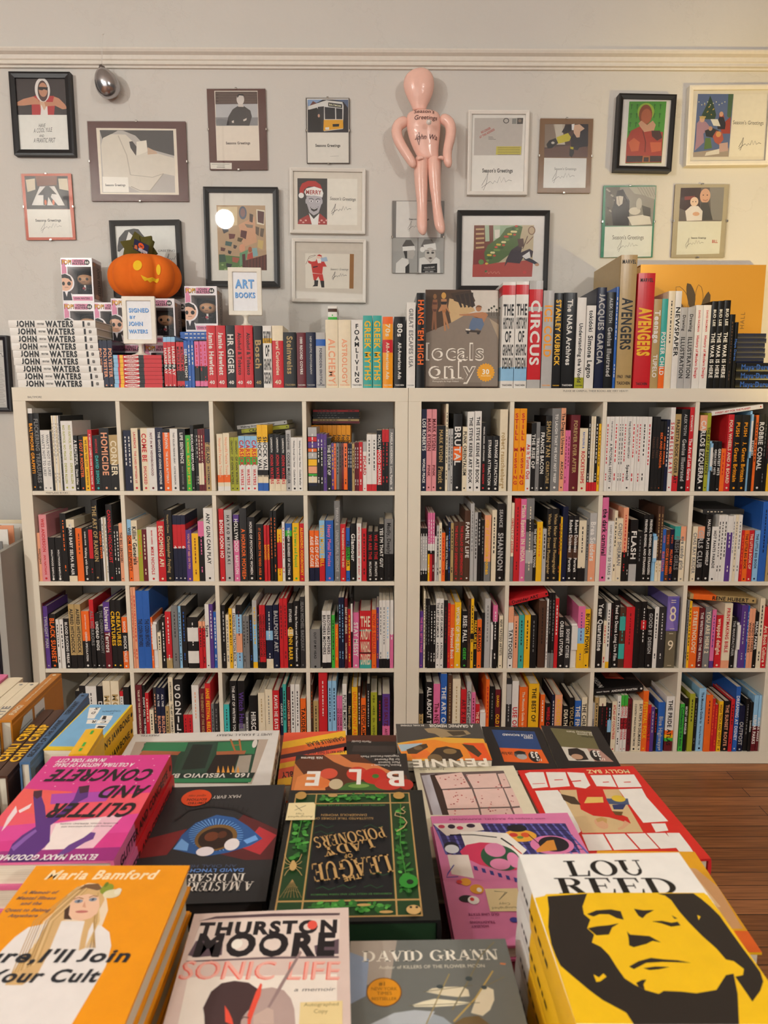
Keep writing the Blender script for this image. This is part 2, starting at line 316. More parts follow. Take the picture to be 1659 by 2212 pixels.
# ---------------------------------------------------------------- books
def parse_spec(spec):
    kind, body, ink = spec[0], spec[1], spec[2]; ink2 = ink; rest = spec[3:]
    if rest.startswith('~'): ink2 = rest[1]; rest = rest[2:]
    bands = []
    for a, b, c, q, n, d in re.findall(r'@(\d+)-(\d+)([A-Z])|([tb])(\d+)([A-Z])', rest):
        if c: bands.append((int(a)/100, int(b)/100, c))
        elif q == 't': bands.append((0, int(n)/100, d))
        else: bands.append((1-int(n)/100, 1, d))
    return kind, body, ink, ink2, bands
def book_mesh(kind, t, h, d, spec, title, root, P=None):
    _, body, ink, ink2, bands = parse_spec(spec)
    rough = {'d': .15, 'a': .25}.get(kind, .38)
    M = lambda c: mat(c, rough)
    cuts = sorted({0.0, 1.0, *[1-x for b in bands for x in b[:2]]})
    segs = []
    for a, b in zip(cuts, cuts[1:]):
        if b-a < 1e-6: continue
        c = body
        for p, q, col in bands:
            if 1-q-1e-6 <= a and b <= 1-p+1e-6: c = col
        segs.append([a*h, b*h, M(c)])
    mb = MB(); bulge = 0
    hard = kind in 'ha' and t > .008
    if kind == 't':
        mb = MB(); c = M(body)
        prof = [(0, 0), (t, 0), (t, d), (0, d)]
        mb.prism(prof, [(0, h, c)])
        y0 = -.012
        mb.box(0, y0, h*.42, t, 0, h*.96, c)
        mb.add([(0, y0-.0002, h*.5), (t, y0-.0002, h*.5), (t, y0-.0002, h*.88), (0, y0-.0002, h*.88)], [(0, 1, 2, 3)], mat('W'))
        mb.build('card', root); return
    if kind == 'd':
        cs = MB(); cs.box(0, .0006, 0, t, d, h, mat('K' if body not in 'BL' else 'B', .2)); cs.build('case', root, bevel=.0012)
        for sgm in segs: sgm[0] = .005+sgm[0]*(h-.01)/h; sgm[1] = .005+sgm[1]*(h-.01)/h
        c = .0007; x0, x1 = -.0003, t+.0003
        prof = [(x0, d-.012), (x0, 0), (x1, 0), (x1, d-.012), (x1-.0002, d-.012), (x1-.0002, c), (x0+.0002, c), (x0+.0002, d-.012)]
        mb.prism(prof, segs); nm = 'sleeve'
    elif hard:
        c = min(.0028, t*.16); bulge = min(.0014, t*.035)
        front = [(t*i/6, -bulge*(1-(2*i/6-1)**2)) for i in range(7)]
        g = .0011
        outer = [(0, d), (0, .011), (g, .008), (g*.2, .003)]+front+[(t-g*.2, .003), (t-g, .008), (t, .011), (t, d)]
        inner = [(t-c, d), (t-c, .0035), (c, .0035), (c, d)]
        mb.prism(outer+inner, segs); nm = 'cover'
        pg = MB(); pg.box(c+.0002, .0045, .003, t-c-.0002, d-.003, h-.0032, mat('16301a', .6) if 'LEAGUE' in title else mat('2a2422', .6) if 'A MASTERP' in title else PAGES); pg.build('pages', root)
    else:
        c = .0006 if t > .004 else .0003
        prof = [(0, d), (0, 0), (t, 0), (t, d), (t-c, d), (t-c, c), (c, c), (c, d)]
        mb.prism(prof, segs); nm = 'cover'
        pg = MB(); pg.box(c+.0001, c+.0002, .0003, t-c-.0001, d-.0008, h-.0005, PAGES); pg.build('pages', root)
    yb = lambda x: -bulge-.0003
    def spine(txt, z1, z0, col, frac=.66, bold=1):
        L = z1-z0; v, f, adv = text_geo(txt, bold)
        s = min(frac*t/CAP, L/adv*1.02); sl = min(max(s, .74*L/adv), s*1.35, L/adv)
        zc = (z0+z1)/2
        mb.add([(lambda x, z: (x, yb(x), z))(t/2+(q-CAP/2)*s, zc+sl*adv/2-p*sl) for p, q in v], f, mat(col, .4))
    def dashes(z1, z0, col, rnd):
        z = z1; w = min(.3*t, .004)
        vs = []; fs = []
        while z > z0+.01:
            l = rnd.uniform(.004, .013)
            n = len(vs)
            for xa, za in ((t/2-w/2, z-l), (t/2+w/2, z-l), (t/2+w/2, z), (t/2-w/2, z)): vs.append((xa, yb(xa), za))
            fs.append((n, n+1, n+2, n+3)); z -= l+rnd.uniform(.003, .007)
        if vs: mb.add(vs, fs, mat(col, .4))
    if title.endswith('#T'):
        title = title[:-2]; v, f, adv = text_geo('TASCHEN', 1); s = .8*t/adv
        mb.add([(t/2+(p-adv/2)*s, yb(t/2), .008+q*s*1.1) for p, q in v], f, mat(ink, .4))
    rnd = random.Random(int(t*1e5)+int(h*1e4)+len(title))
    if title.startswith('^'):
        s = title[1:]; n = len(s); z = h*.95; st = h*.88/n
        for ch in s:
            if ch != ' ':
                v, f, adv = text_geo(ch, 1); sc = min(st*.72/CAP, .72*t/max(adv, .5))
                mb.add([(lambda x, zz: (x, yb(x), zz))(t/2+(p-adv/2)*sc, z-st*.85+q*sc) for p, q in v], f, mat(ink, .4))
            z -= st
    elif title.startswith('='):
        ls = title[1:].split('/'); n = len(ls); hi = .96 if n > 5 else .62; st = h*(.94-.06)/n; z = h*.93
        for w in ls:
            if w:
                v, f, adv = text_geo(w, 1); sx = .84*t/adv if len(w) > 2 else min(.5*t/adv, .6*t/adv); sz = st*.78/CAP
                mb.add([(lambda x, zz: (x, yb(x), zz))(t/2+(p-adv/2)*sx, z-st*.9+q*sz) for p, q in v], f, mat(ink, .4))
            z -= st
    elif title.startswith('*'):
        for seg in title[1:].split(';'):
            w, ab, fr = seg.split('@')
            if w[0] == '-':                              # a word set across the spine
                v, f, adv = text_geo(w[1:], 1); sx = int(fr)/100*t/adv; sz = min(sx*1.5, .05)
                mb.add([(lambda x, z: (x, yb(x), z))(t/2+(p-adv/2)*sx, h*(1-int(ab)/100)+(q-CAP/2)*sz) for p, q in v], f, mat(ink2, .4)); continue
            a, b = (1-int(q)/100 for q in ab.split('-'))
            if w == 'OVAL':
                mb.add([(t/2+t*.43*math.cos(j*pi/12), yb(t/2), h*(a+b)/2+h*(a-b)/2*math.sin(j*pi/12)) for j in range(24)], [tuple(range(24))], mat('W')); continue
            v, f, adv = text_geo(w, 3 if int(fr) > 65 else 1)
            sz = int(fr)/100*t/CAP; sl = (a-b)*h/adv
            mb.add([(lambda x, z: (x, yb(x)-.0002, z))(t/2+(q-CAP/2)*sz, a*h-p*sl) for p, q in v], f, mat(ink if w[:3] != 'HAI' else 'R', .4))
    elif title:
        a, _, b = title.partition('|')
        if a and b:
            big2 = len(b) > len(a) and (a.isupper() or len(a) < 16) and not b[:1].isdigit()
            if b == '40':
                spine(a, h*.88, h*.2, ink, .62); v, f, adv = text_geo(b, 1); s = .6*t/adv
                mb.add([(lambda x, z: (x, yb(x), z))(t/2+(p-adv/2)*s, h*.06+q*s) for p, q in v], f, mat('W' if ink == 'K' else ink, .4))
            elif big2: spine(a, h*.94, h*.68, ink, .42); spine(b, h*.64, h*.12, ink2)
            else: spine(a, h*.94, h*.44, ink); spine(b, h*.40, h*.1, ink2, .5)
        elif a: spine(a, h*.93, h*(.24 if '|' in title else .1), ink)
        else: spine(b, h*.72, h*.06, ink)
        if t > .012 and not any(q > .93 for p, q, c in bands) and h > .1 and b != '40' and kind != 'a':
            r = min(.0045, t*.18)
            mb.add([(t/2+r*math.cos(j*pi/4), yb(t/2), h*.045+r*math.sin(j*pi/4)) for j in range(8)], [tuple(range(8))], mat(ink2, .4))
    elif t > .005 and kind != 'x':
        dashes(h*.9, h*rnd.uniform(.3, .5), ink, rnd)
        if rnd.random() < .7: dashes(h*.24, h*.1, ink, rnd)
    mb.build(nm, root)
KNAME = dict(p='paperback', h='hardcover_book', a='art_book', m='magazine', d='dvd_case', t='shelf_divider')
KCAT = dict(p='book', h='book', a='book', m='magazine', d='dvd', t='divider')
KWORD = dict(p='paperback', h='hardcover', a='art book', m='magazine', d='disc case', t='plastic tab divider')
ORD = 'first second third fourth fifth sixth seventh eighth ninth tenth eleventh twelfth thirteenth fourteenth fifteenth sixteenth seventeenth eighteenth nineteenth twentieth twenty-first twenty-second twenty-third twenty-fourth twenty-fifth twenty-sixth twenty-seventh twenty-eighth twenty-ninth thirtieth'.split()
def book(spec, t, h, d, title, loc, label, group, rot=None):
    k = spec[0]; root = empty('booklet' if k == 'p' and t < .0095 else KNAME[k], loc, rot); tag(root, label, KCAT[k], group)  # thin ones are paperbacks too, named apart by thickness alone
    pivot = []                                          # parts are modelled with the spine's lower left corner at the base
    book_mesh(k, t, h, d, spec, title, root)
    return root

# ================================================================ the room
YW = .405; TOP = 1.512
def room():
    m = MB(); m.box(-4, YW, 0, 7, YW+.12, 3.6, wall_mat()); struct(m.build('wall_back'))
    m = MB(); m.box(-4, -7, -.1, 7, YW+.12, 0, floor_mat()); struct(m.build('floor'))
    m = MB(); m.box(-4, -7, 3.6, 7, YW+.12, 3.7, mat('e6e1d8', .8)); struct(m.build('ceiling'))
    prof = [(0, 0), (-.010, 0), (-.012, .007), (-.020, .010), (-.020, .016), (-.012, .019), (-.012, .026), (-.017, .030), (-.020, .044), (-.032, .052), (-.036, .060), (-.036, .066), (0, .066)]
    m = MB(); m.rings([[(x, YW+y, 2.791+z) for y, z in prof] for x in (-4, 7)], mat('ddd6ca', .45), smooth=False); struct(m.build('trim_1'))
    m = MB(); m.rings([[(x, YW+y, z) for y, z in ((0, 0), (-.018, 0), (-.018, .1), (-.010, .12), (0, .12))] for x in (-4, 7)], mat('d6cfc2', .5), smooth=False); struct(m.build('baseboard_back'))
room()

# ================================================================ bookcases
PW = .3355; SZ = 1.015
def Zs(z0): return 1.49-SZ*(1.49-z0)+.022
def cellx(u, k): x0 = u*1.49+.05+k*(PW+.016); return x0, x0+PW
def cellz(r): z1 = 1.49-.05-r*(PW+.016); return Zs(z1), Zs(z1-PW)
def bookcase(u, label):
    r = tag(empty('bookcase', (u*1.49+.745, .195, 0)), label, 'bookcase')
    ox, oy = u*1.49+.745, .195
    def part(name, x0, y0, z0, x1, y1, z1):
        m = MB(); m.box(x0-ox, y0-oy, z0, x1-ox, y1-oy, z1, SHELFM); m.build(name, r, bevel=.0012)
    X0, X1 = u*1.49+.0006, u*1.49+1.4894; D = .39
    zi, zb = cellz(0)[0], cellz(3)[1]
    part('top_board', X0, 0, zi, X1, D, TOP); part('base_board', X0, 0, 0.0, X1, D, zb)
    part('side_panel', X0, 0, zb, X0+.0494, D, zi); part('side_panel', X1-.0494, 0, zb, X1, D, zi)
    for k in range(3): part('shelf', X0+.0494, .001, cellz(k+1)[0], X1-.0494, D-.002, cellz(k)[1])
    for k in range(4):
        for c in range(3): part('divider', cellx(u, c)[1], .001, cellz(k)[1], cellx(u, c+1)[0], D-.002, cellz(k)[0])
bookcase(0, 'left of two white cube bookcases, topped by the stuffed pumpkin and a white book stack')
bookcase(1, 'right of two white cube bookcases, topped by the gold book box')
ROWN = ['top', 'second', 'third', 'bottom']; CELLN = ['first', 'second', 'third', 'last']
def shelf_text(txt, p, w, h):
    r = tag(empty('shelf_label', p), 'tiny printed shelf label reading %s on the bookcase edge' % ' '.join(txt.split()[:3]), 'label')
    m = MB(); m.box(-w/2-.004, -.0003, -h, w/2+.004, 0, h, SHELFM)
    art(m, [('t', txt, 0, 0, 1, '3a3632', dict(w=1))], lambda a, b, z: (a, -.0006, b), w, h); m.build('strip', r)
shelf_text('BALTIMORE', (0.0859, -0.0006, 1.4760), .053, .007)
shelf_text('MARYLAND BOOKS', (0.1448, -0.0002, 1.1136), .084, .007)
shelf_text('PLEASE BE CAREFUL; THESE BOOKS ARE VERY HEAVY!', (2.1957, -0.0006, 1.5019), .245, .0065)

BOOKS = '''#0 0 0
515 164 313 242 7 hKJt6W BALTIMORE GRAFFITI
682 239 295 206 7 hKE FLICKERING TREASURES
925 171 231 160 8 pWE WHAT'S NOT TO LIKE?|
1106 179 231 171 6 pWE WHAT'S NOT TO LIKE?|
1289 91 226 160 6 pKH 
1385 67 286 225 5 mIE 
1455 59 286 214 6 mWE 
1524 67 286 229 4 mIE 
1594 55 286 240 6 mWE 
1653 59 286 213 8 pDE 
1717 202 266 196 8 pWA NO JUSTICE, NO PEACE|DEVIN ALLEN
1928 233 266 175 6 pWA NO JUSTICE, NO PEACE|DEVIN ALLEN
2175 152 211 155 4 pKW A BEAUTIFUL|Devin Allen
2330 196 209 142 10 pKO I GOT A MONSTER|
2535 175 207 136 8 pYK WE OWN THIS CITY|JUSTIN FENTON
2719 152 233 158 7 pRW A HISTORY LOVER'S GUIDE TO BALTIMORE
2875 268 211 155 10 pKR~C HOMICIDE|DAVID SIMON
3156 355 240 167 8 pKF HOMICIDE|
3515 319 213 144 8 pKIt52S CORNER|
#0 0 1
4079 134 231 163 5 pNW 
4218 143 231 156 4 pNW 
4364 256 239 172 7 pIR LAURENCE|THE LINES BETWEEN US
4625 98 233 166 7 pKK 
4731 247 239 157 5 pIR COME BE|SHUCKED
4981 301 239 176 4 pWM NOT IN MY NEIGHBORHOOD|
5286 280 242 167 7 pNW THE GHOSTS OF JOHNS HOPKINS
5575 260 237 170 4 pOWt6K BROWN|THE BLACK BUTTERFLY
5838 288 237 170 6 pWD THEY KILLED FREDDIE GRAY|JUSTINE BARRON
6134 287 237 167 5 pKW~E LIFE SENTENCE|MARK BOWDEN
6429 188 213 156 4 pGY D. WATKINS|BLACK BOY SMILE
6622 121 251 164 4 pKW BUCKLAND MARYLAND|
6747 62 236 165 10 pKE 
6817 76 236 169 7 pKW 
6896 96 236 170 7 pMI@55-90I 
6995 89 236 158 8 pMI@55-90I 
7091 67 237 175 7 pMR 
7162 196 237 159 8 pSNt22N KENT ISLAND|WATERMEN
#0 0 2
7618 229 218 144 4 pIFb8W@72-85O Nonprofit Female Trouble|
7851 240 221 161 6 pIFb8W@72-85O Nonprofit Female Trouble|
8094 159 205 149 10 pAK CRACKPOT|OF JOHN WATERS
8266 166 205 138 6 pAK CRACKPOT|OF JOHN WATERS
8440 229 210 148 5 pWRt22L@22-38Y@38-52G CARSICK|WATERS
8672 230 210 150 8 pWRt22L@22-38Y@38-52G CARSICK|WATERS
8909 229 210 149 7 pWRt22L@22-38Y@38-52G CARSICK|WATERS
9141 194 252 142 10 pWKt26Y@68-76K@76-88Ib12B SHOCK VALUE
9344 202 252 142 8 pWKt26Y@68-76K@76-88Ib12B SHOCK VALUE
9583 220 217 172 8 hKW~Rb21I LIARMOUTH|JOHN WATERS
9808 216 217 157 8 hKW~Rb21I LIARMOUTH|JOHN WATERS
10035 202 214 168 4 hKW~Rb21I LIARMOUTH|JOHN WATERS
10241 192 232 161 6 pVK EDGEWISE|COOKIE MUELLER
10438 234 205 151 6 pWD Walking through Clear Water|Cookie Mueller
10676 197 205 151 7 pWD Walking through Clear Water|Cookie Mueller
#0 0 3
11092 328 243 150 5 pKW@0-14V@15-22R@23-32U@33-38O@39-49V@50-60Y@61-72F@73-76G@77-87I@88-92N 
11426 117 219 150 5 pKWt25U 
11546 116 219 150 8 pKWt25U 
11667 130 217 142 8 pUE 
11805 162 203 150 4 pKW THE STORY OF|
11971 98 188 135 7 dUY 
12075 72 188 135 5 dOK 
12150 111 188 135 10 dEK 
12267 94 188 135 8 dHK 
12365 76 188 135 10 dMK 
12449 135 188 135 5 dOK 
12601 76 181 124 8 pNW 
12684 76 181 129 4 pNW 
12765 94 181 120 4 pSK 
12863 76 186 121 8 pMW 
12946 76 186 135 4 pMW 
13026 139 188 130 6 pRW 
13170 149 189 150 10 hWRt20V PICARD
13324 189 217 150 7 pWDb12R 
13518 185 217 149 7 pWDb12R 
13707 203 232 150 8 pRWt32Kb10K HOLLYWOOD HORRORS
13915 108 235 150 5 pKRt20R 
14028 139 235 150 4 pKRt20R 
14173 194 238 150 7 hEW PAMELA ANDERSON|Love, Pamela
#1 0 0
15418 185 312 216 5 pNW LOS ROBERTS|WORLD PEACE
15608 189 312 224 5 pZM MARK RYDEN|PINK
15805 185 312 213 10 pZM MARK RYDEN|PINK
15994 334 250 182 8 pKS MARK RYDEN|Pinxit
16337 90 332 248 8 mIK 
16434 95 238 187 10 mVK 
16532 85 239 192 4 mVK 
16633 330 295 234 10 hKW@42-60O BRUTAL|
16986 176 246 165 6 pIK PUNK ORIENTALISM|
17166 253 303 241 5 hWK THE STEVE KEENE ART BOOK
17437 253 305 218 5 hWK THE STEVE KEENE ART BOOK
17696 203 262 179 6 pKW~R FRIENDS, ENEMIES, AND STRANGERS|OLIVER WASOW
17906 239 211 168 7 hKW STRANGE ATTRACTION
18148 246 211 155 5 hKW STRANGE ATTRACTION
18403 289 312 235 7 hIS |robert rauschenberg
#1 0 1
18930 216 315 247 8 hJR ^STILL MISSING
19151 262 315 249 8 hJR ^STILL MISSING
19417 189 218 142 7 pWR As It Turns Out
19613 176 260 174 8 pKW THE RISE OF|
19792 139 264 195 5 pEW TRAVELERS|
19941 194 249 191 7 hKW FRANCIS BACON|
20139 232 288 211 5 hKS SHAUN TAN|CREATURE
20380 335 316 222 7 hEW TO LAUGH THAT WE MAY NOT WEEP
20718 172 317 211 5 pFK The Dragon Universe|ARCADE
20901 95 233 169 7 pPM 
20999 98 233 156 6 pPM 
21102 344 291 209 6 hMS FOREVER EVER AFTER|
21453 312 241 166 7 pIB~R RAYGUNS &|ROCKETSHIPS
21775 85 287 224 4 mKWb12R 
21871 86 286 217 6 mIWb12R 
21974 86 286 236 10 mIWb12R 
22065 108 286 220 10 mKWb12R 
22177 81 258 200 6 mYK 
#1 0 2
22445 123 285 204 5 pWR 
22576 175 285 190 6 pWK THE ART OF GLAMOUR|A PICTORIAL HISTORY
22768 167 285 203 10 pWR 
22938 87 285 196 5 pWK 
23040 87 285 197 8 pWK 
23132 115 285 186 8 pWR 
23251 195 285 200 8 pWK THE ILLUSTRATED HISTORY|Special
23457 135 285 199 10 pWR 
23596 86 285 205 5 pWR 
23694 115 285 197 7 pWR 
23817 207 285 189 8 pWK 
24027 145 285 204 4 pWR 
24239 143 285 201 8 pKH Jason Jazz|
24386 135 285 208 8 pKH Jason Jazz|
24534 123 268 188 10 pKO SEX AND HORROR|
24660 88 268 187 5 pKO SEX AND HORROR|
24761 123 274 194 7 pNW 
24901 175 320 225 10 hWR S H A M E L E S S  A R T
25079 219 295 194 8 pSKb20R FRAZETTA BOOK COVER ART
25302 307 313 230 6 hKV ALEX TOTH|Genius Illustrated
25612 160 321 240 5 hRW DYNAMITE|The Art of Luis Garcia
#1 0 3
26038 267 291 217 10 hKWt20F CARLOS EZQUERRA
26310 143 299 230 10 hAK THE ART OF RESISTANCE
26471 87 192 119 13 tLK 
26562 73 192 138 8 pKW GREATEST HITS|
26649 115 192 132 10 pKW GREATEST HITS|
26768 137 192 141 6 pKW GREATEST HITS|
26908 166 165 115 4 pOR 
27084 223 294 211 5 hRI FOUR WHEELS AND A BOARD
27310 302 292 204 4 hKJ PUSH|J. Grant Brittain
27617 282 292 224 4 hKJ PUSH|J. Grant Brittain
27950 75 307 187 13 tLK 
28029 106 284 220 5 hKW STONED|
28166 103 292 232 10 mOK 
28274 247 296 218 10 hKW ROBBIE CONAL|
28526 95 284 200 10 pKE 
28624 93 284 191 8 pKM 
28721 221 106 120 6 pYK 
#0 1 0
515 30 192 125 8 pFK INNOCENT
548 83 192 135 7 pFK INNOCENT
645 292 264 196 5 hZR WES ANDERSON|IAN NATHAN
941 239 174 127 7 pKW |HOLLYWOOD BABYLON
1183 248 173 126 10 pKW |HOLLYWOOD BABYLON
1464 219 269 188 4 pKO 
1687 308 245 173 6 hKWt13Ib9I MEAN BABY SELMA BLAIR
1999 254 210 157 10 pOH 
2283 237 211 156 4 hKW GABRIEL BYRNE|Walking with Ghosts
2524 153 216 153 5 pKR@5-58R 
2680 231 321 237 7 hKS THE ART OF RANKIN|
2915 108 245 165 10 pKO CINEMA SEWER|
3048 68 253 204 5 mWK 
3120 36 252 195 10 mIK 
3173 54 252 206 7 mWK 
3241 238 304 242 5 hKR CANNIBAL HOLOCAUST|
3482 86 220 151 8 pKW 
3573 123 220 143 8 pKW 
3712 128 230 153 5 pFK THE BIG LEBOWSKI|
#0 1 1
4030 152 245 180 7 pOKt25L WISDOM OF STUPIDITY
4187 224 241 167 7 pIKb40F Killin' Generals|
4415 163 204 136 8 pAO 
4583 183 206 143 8 pMI 
4771 403 215 167 8 hWR MARK HARRIS|MIKE NICHOLS
5192 284 238 177 4 hRI BECOMING AFI|
5479 291 282 199 5 hKS Vampire Cinema|Christopher Frayling
5774 175 261 185 10 pNW@14-50R 4
5959 146 261 194 8 pNW@14-50R 5
6114 165 262 186 7 pNW@14-50R 6
6282 223 204 156 8 hUF YOU'VE GOT RED ON YOU|
6510 252 190 124 8 pYM 
6767 224 238 156 8 pKPt25P 
7007 351 290 207 4 hWK ANY GUN CAN PLAY|
#0 1 2
7587 188 287 194 7 pRW BONG JOON HO|
7796 293 282 216 8 hVK H A Y A O  M I Y A Z A K I|
8146 215 264 181 5 pPWt11U@11-38K HOLLYWOOD|BABYLON
8388 270 289 216 6 hDO |A HORROR MOVIES
8665 298 254 198 10 hKW HOUSE OF PSYCHOTIC WOMEN
9000 285 227 166 10 pKO IT CAME FROM THE VIDEO AISLE
9321 101 223 157 5 pRY EXPOSED
9428 101 222 157 10 pRY EXPOSED
9566 101 280 217 7 mKO 
9696 110 280 233 6 mKO 
9837 179 207 146 4 pYR@25-75R 
10029 101 237 176 5 mWR 
10150 248 229 167 10 pKWt12B@12-22G THE NEW BUSINESS OF ACTING
10426 257 231 171 10 hYG Big Screens and Beyond|
10709 163 230 150 4 pRY ALEJANDRO JODOROWSKY
#0 1 3
11089 179 202 137 6 pOWb27N AGE OF CAGE|
11271 186 201 146 10 pOWb27N AGE OF CAGE|
11476 206 242 172 5 pLYb38R TEEN MOVIE HELL|
11702 317 241 160 10 pBP Heavy Metal Movies|
12064 216 318 242 5 hEV TIFFANY &|UNNATURAL SCIENCE
12294 202 228 151 5 pRI THE BEGINNING OR THE END|
12513 142 212 155 8 pBK@35-60G@60-80Y PREDATOR
12682 211 229 166 10 hKW Glamour|
12927 179 230 152 7 pWR INTO THE UNKNOWN|BODY MURRAY
13120 188 210 148 10 pRK 
13342 225 198 158 4 hKR~W WE ARE THE|MUTANTS
13572 211 198 139 5 hKR~W WE ARE THE|MUTANTS
13802 179 228 166 6 pKW YES I'M THAT GUY|
14009 345 247 183 10 hKDt56E Madly, Deeply|ALAN RICKMAN
#1 1 0
15415 73 211 173 7 mKW@15-80V 
15494 92 211 161 8 mKW@15-80V 
15590 92 211 172 7 mKW@15-80V 
15707 73 271 190 10 pPW@45-55W@55-62Kb40Y 
15784 84 272 191 4 pPW@45-55W@55-62Kb40R 
15876 87 271 184 8 pPW@45-55W@55-62Kb40M 
15973 69 178 102 13 tWK 
16045 94 221 162 8 pVK 
16142 95 233 161 5 pIK 
16242 133 194 135 4 pOR 
16396 96 222 164 7 pKW THE NIGHT IS STILL YOUNG
16501 87 236 159 10 pNB 
16591 108 232 159 6 pSK 
16715 193 237 167 8 hHR THE BALLAD OF DEPENDENCY
16912 216 237 188 7 hHR THE BALLAD OF DEPENDENCY
17133 202 281 203 7 hHW FAMILY LIFE|
17354 143 308 242 10 hVE 
17509 119 274 209 5 mVK 
17636 129 274 208 7 mKV 
17779 119 244 163 7 pKE 
17908 239 263 183 4 pFYb30E city of incurable women
18187 179 283 190 6 pIK 
18386 290 308 219 6 hKV SEANCE|SHANNON
#1 1 1
18930 108 311 229 5 pIRb32E OBJECTS OF DESIRE|
19063 225 328 245 6 hRM 
19296 216 326 241 7 hPI Mitch Epstein IN INDIA|
19516 292 329 250 5 hEI@25-40D@62-78V 
19824 120 225 155 10 pKW THE NIGHT IS STILL YOUNG|
19947 211 237 158 5 pYO 
20172 147 209 144 7 pVK 
20325 203 288 221 7 hKS Vivian Maier Street Photographer
20532 253 288 207 7 hKS Vivian Maier Street Photographer
20808 55 255 207 10 mKO 
20866 65 256 201 6 mYK 
20934 194 297 216 4 hNW |
21164 212 260 187 10 hKW@30-45H@50-65H Robert Doisneau|Portrait
21379 194 260 193 8 hKW@30-45H@50-65H Robert Doisneau|Portrait
21577 280 242 178 4 pIKb22K 
21874 110 249 164 8 pEK 
21988 266 272 185 4 pFWt45V Brea Souders|
#1 1 2
22445 248 332 260 7 hPK the dark carnival|
22701 246 239 170 8 pWE CONEY ISLAND PEOPLE|50 YEARS
22958 121 280 194 10 pIK 
23082 203 250 181 7 pIE CINDY SHERMAN|
23288 190 293 200 5 pKRt60F 
23493 87 193 133 8 pKW 
23594 287 245 173 7 pKWb28V FLASH|
23885 197 200 143 5 pKE 
24095 183 265 191 7 hKW FRIENDS, ENEMIES, AND STRANGERS
24281 176 265 191 5 hKW FRIENDS, ENEMIES, AND STRANGERS
24493 142 188 116 13 tLK 
24639 118 297 211 10 hHSb28I 
24760 101 297 223 7 hHSb28I 
24866 120 208 147 7 pBO TOTO|BLUE COLLAR
24990 159 206 134 6 pHO TOTO|COPS & ROBBERS
25153 138 208 149 4 pNO TOTO|MILITARY MEN
25321 225 219 151 6 pKEt24T FRESH GIRLS
25549 200 219 155 4 pIEt26F eye candy girls
#1 1 3
26021 183 219 156 4 pIE CHAS RAY KRIDER
26236 267 218 147 10 pKVt22F GIRLS CLUB|
26515 246 265 199 7 hKW HALSTED PLAYS HIMSELF|
26768 233 218 162 5 hWK HOT PANTS PARADE|
27005 104 264 193 4 pWK 
27124 112 264 175 6 pWK 
27241 116 264 184 6 pWK 
27366 204 260 189 6 hUWt25W 
27575 87 264 205 6 mWE 
27672 112 264 205 7 mIE 
27787 142 264 215 6 mWE 
27940 100 204 143 4 pRO 
28050 183 204 151 5 pOK THE LITTLE BIG BOOK|
28238 187 204 144 5 pRI THE LITTLE BOOK OF|
28473 213 203 141 10 pLN THE LITTLE BIG BOOK|
28690 277 316 225 7 hBN 
28992 217 143 102 7 pSK 
#0 2 0
515 30 267 205 10 hMW LUGOSI|
556 167 256 185 5 hUV TWILIGHT MAN|
727 267 222 174 10 hKO BLACK SUNSET
1027 116 202 148 4 pWK 
1146 155 201 148 8 pWK 
1330 205 206 142 4 pKW BLOOD SUCKING FREAK
1554 228 264 174 4 pSKb21K ALFRED HITCHCOCK|
1787 233 263 183 6 pSKb21K ALFRED HITCHCOCK|
2035 298 235 163 8 pKW~Wt52O QUENTIN TARANTINO|CINEMA SPECULATION
2375 167 283 189 5 pKEt42R ALL HORRORS|
2546 163 226 179 10 hKW UNDEAD ENDS|
2730 182 256 174 6 pKE THE CINEMA ACADEMY|
2925 251 273 208 4 hMWt45U Universal Terrors|
3180 200 280 206 7 hKY CREATURES|
3392 214 280 212 5 hKY CREATURES|
3625 205 212 142 4 pOW@30-66K SHOCK|SHOCK VALUE
#0 2 1
4030 67 332 259 5 mFR 
4101 111 332 266 7 mFR 
4222 257 318 249 7 hBK *THE COEN@36-55@56;BROTHERS@56-72@56
4483 261 318 247 7 hBK *THE COEN@36-55@56;BROTHERS@56-72@56
4751 70 210 140 8 pOW 
4824 158 189 111 13 tWK 
5016 135 149 100 4 pIK 
5155 171 210 155 8 hKW 
5340 228 234 170 5 pRWb18S 
5597 242 259 205 5 hED 
5849 102 255 166 10 pLK 
5956 205 257 186 10 pKB 
6199 425 210 160 7 hKW@20-47W@66-90W 
6651 135 194 144 4 pRK@0-14F 
6790 108 193 135 8 pRK@0-14F 
6922 154 264 188 4 pWK Sayre|
7079 146 264 172 6 pUW 
7229 129 232 169 10 pBW 
#0 2 2
7569 144 261 175 5 pKV 
7721 126 220 164 8 pIE 
7858 121 247 177 5 pYK 
7983 131 245 175 10 pWK FASHION ILLUSTRATION BOOK
8137 229 261 189 6 pLM@45-75Ft15K 
8394 116 216 145 4 pEK 
8515 135 216 147 4 pEK 
8654 120 220 146 8 pKB 
8783 173 279 200 8 pLYt35Vb9Y 
8977 74 215 154 7 pKE 
9062 112 261 184 4 pRKb10K UNDERSTANDING CARICATURE
9179 112 261 184 4 pRKb10K UNDERSTANDING CARICATURE
9316 266 259 179 6 pNWb15I@40-55L 
9608 219 261 205 5 hNV BALLPOINT ART|
9851 145 286 215 8 hRM 
9999 162 286 222 10 hRM 
10179 215 267 188 8 hKW~Y@40-50I STUDIES|GLENN BARR
10416 229 276 210 6 hKW Writing the Future and the Next Generation
10673 177 294 196 6 pDE JEAN MICHEL BASQUIAT|
#0 2 3
11060 395 161 127 6 hEK OUT OF MY HEAD|
11542 168 237 154 4 pWKb10K BROTHERS MOTHERS|
11713 168 237 163 6 pWKb10K BROTHERS MOTHERS|
11913 126 219 150 8 pGK 
12043 136 180 120 10 pOY 
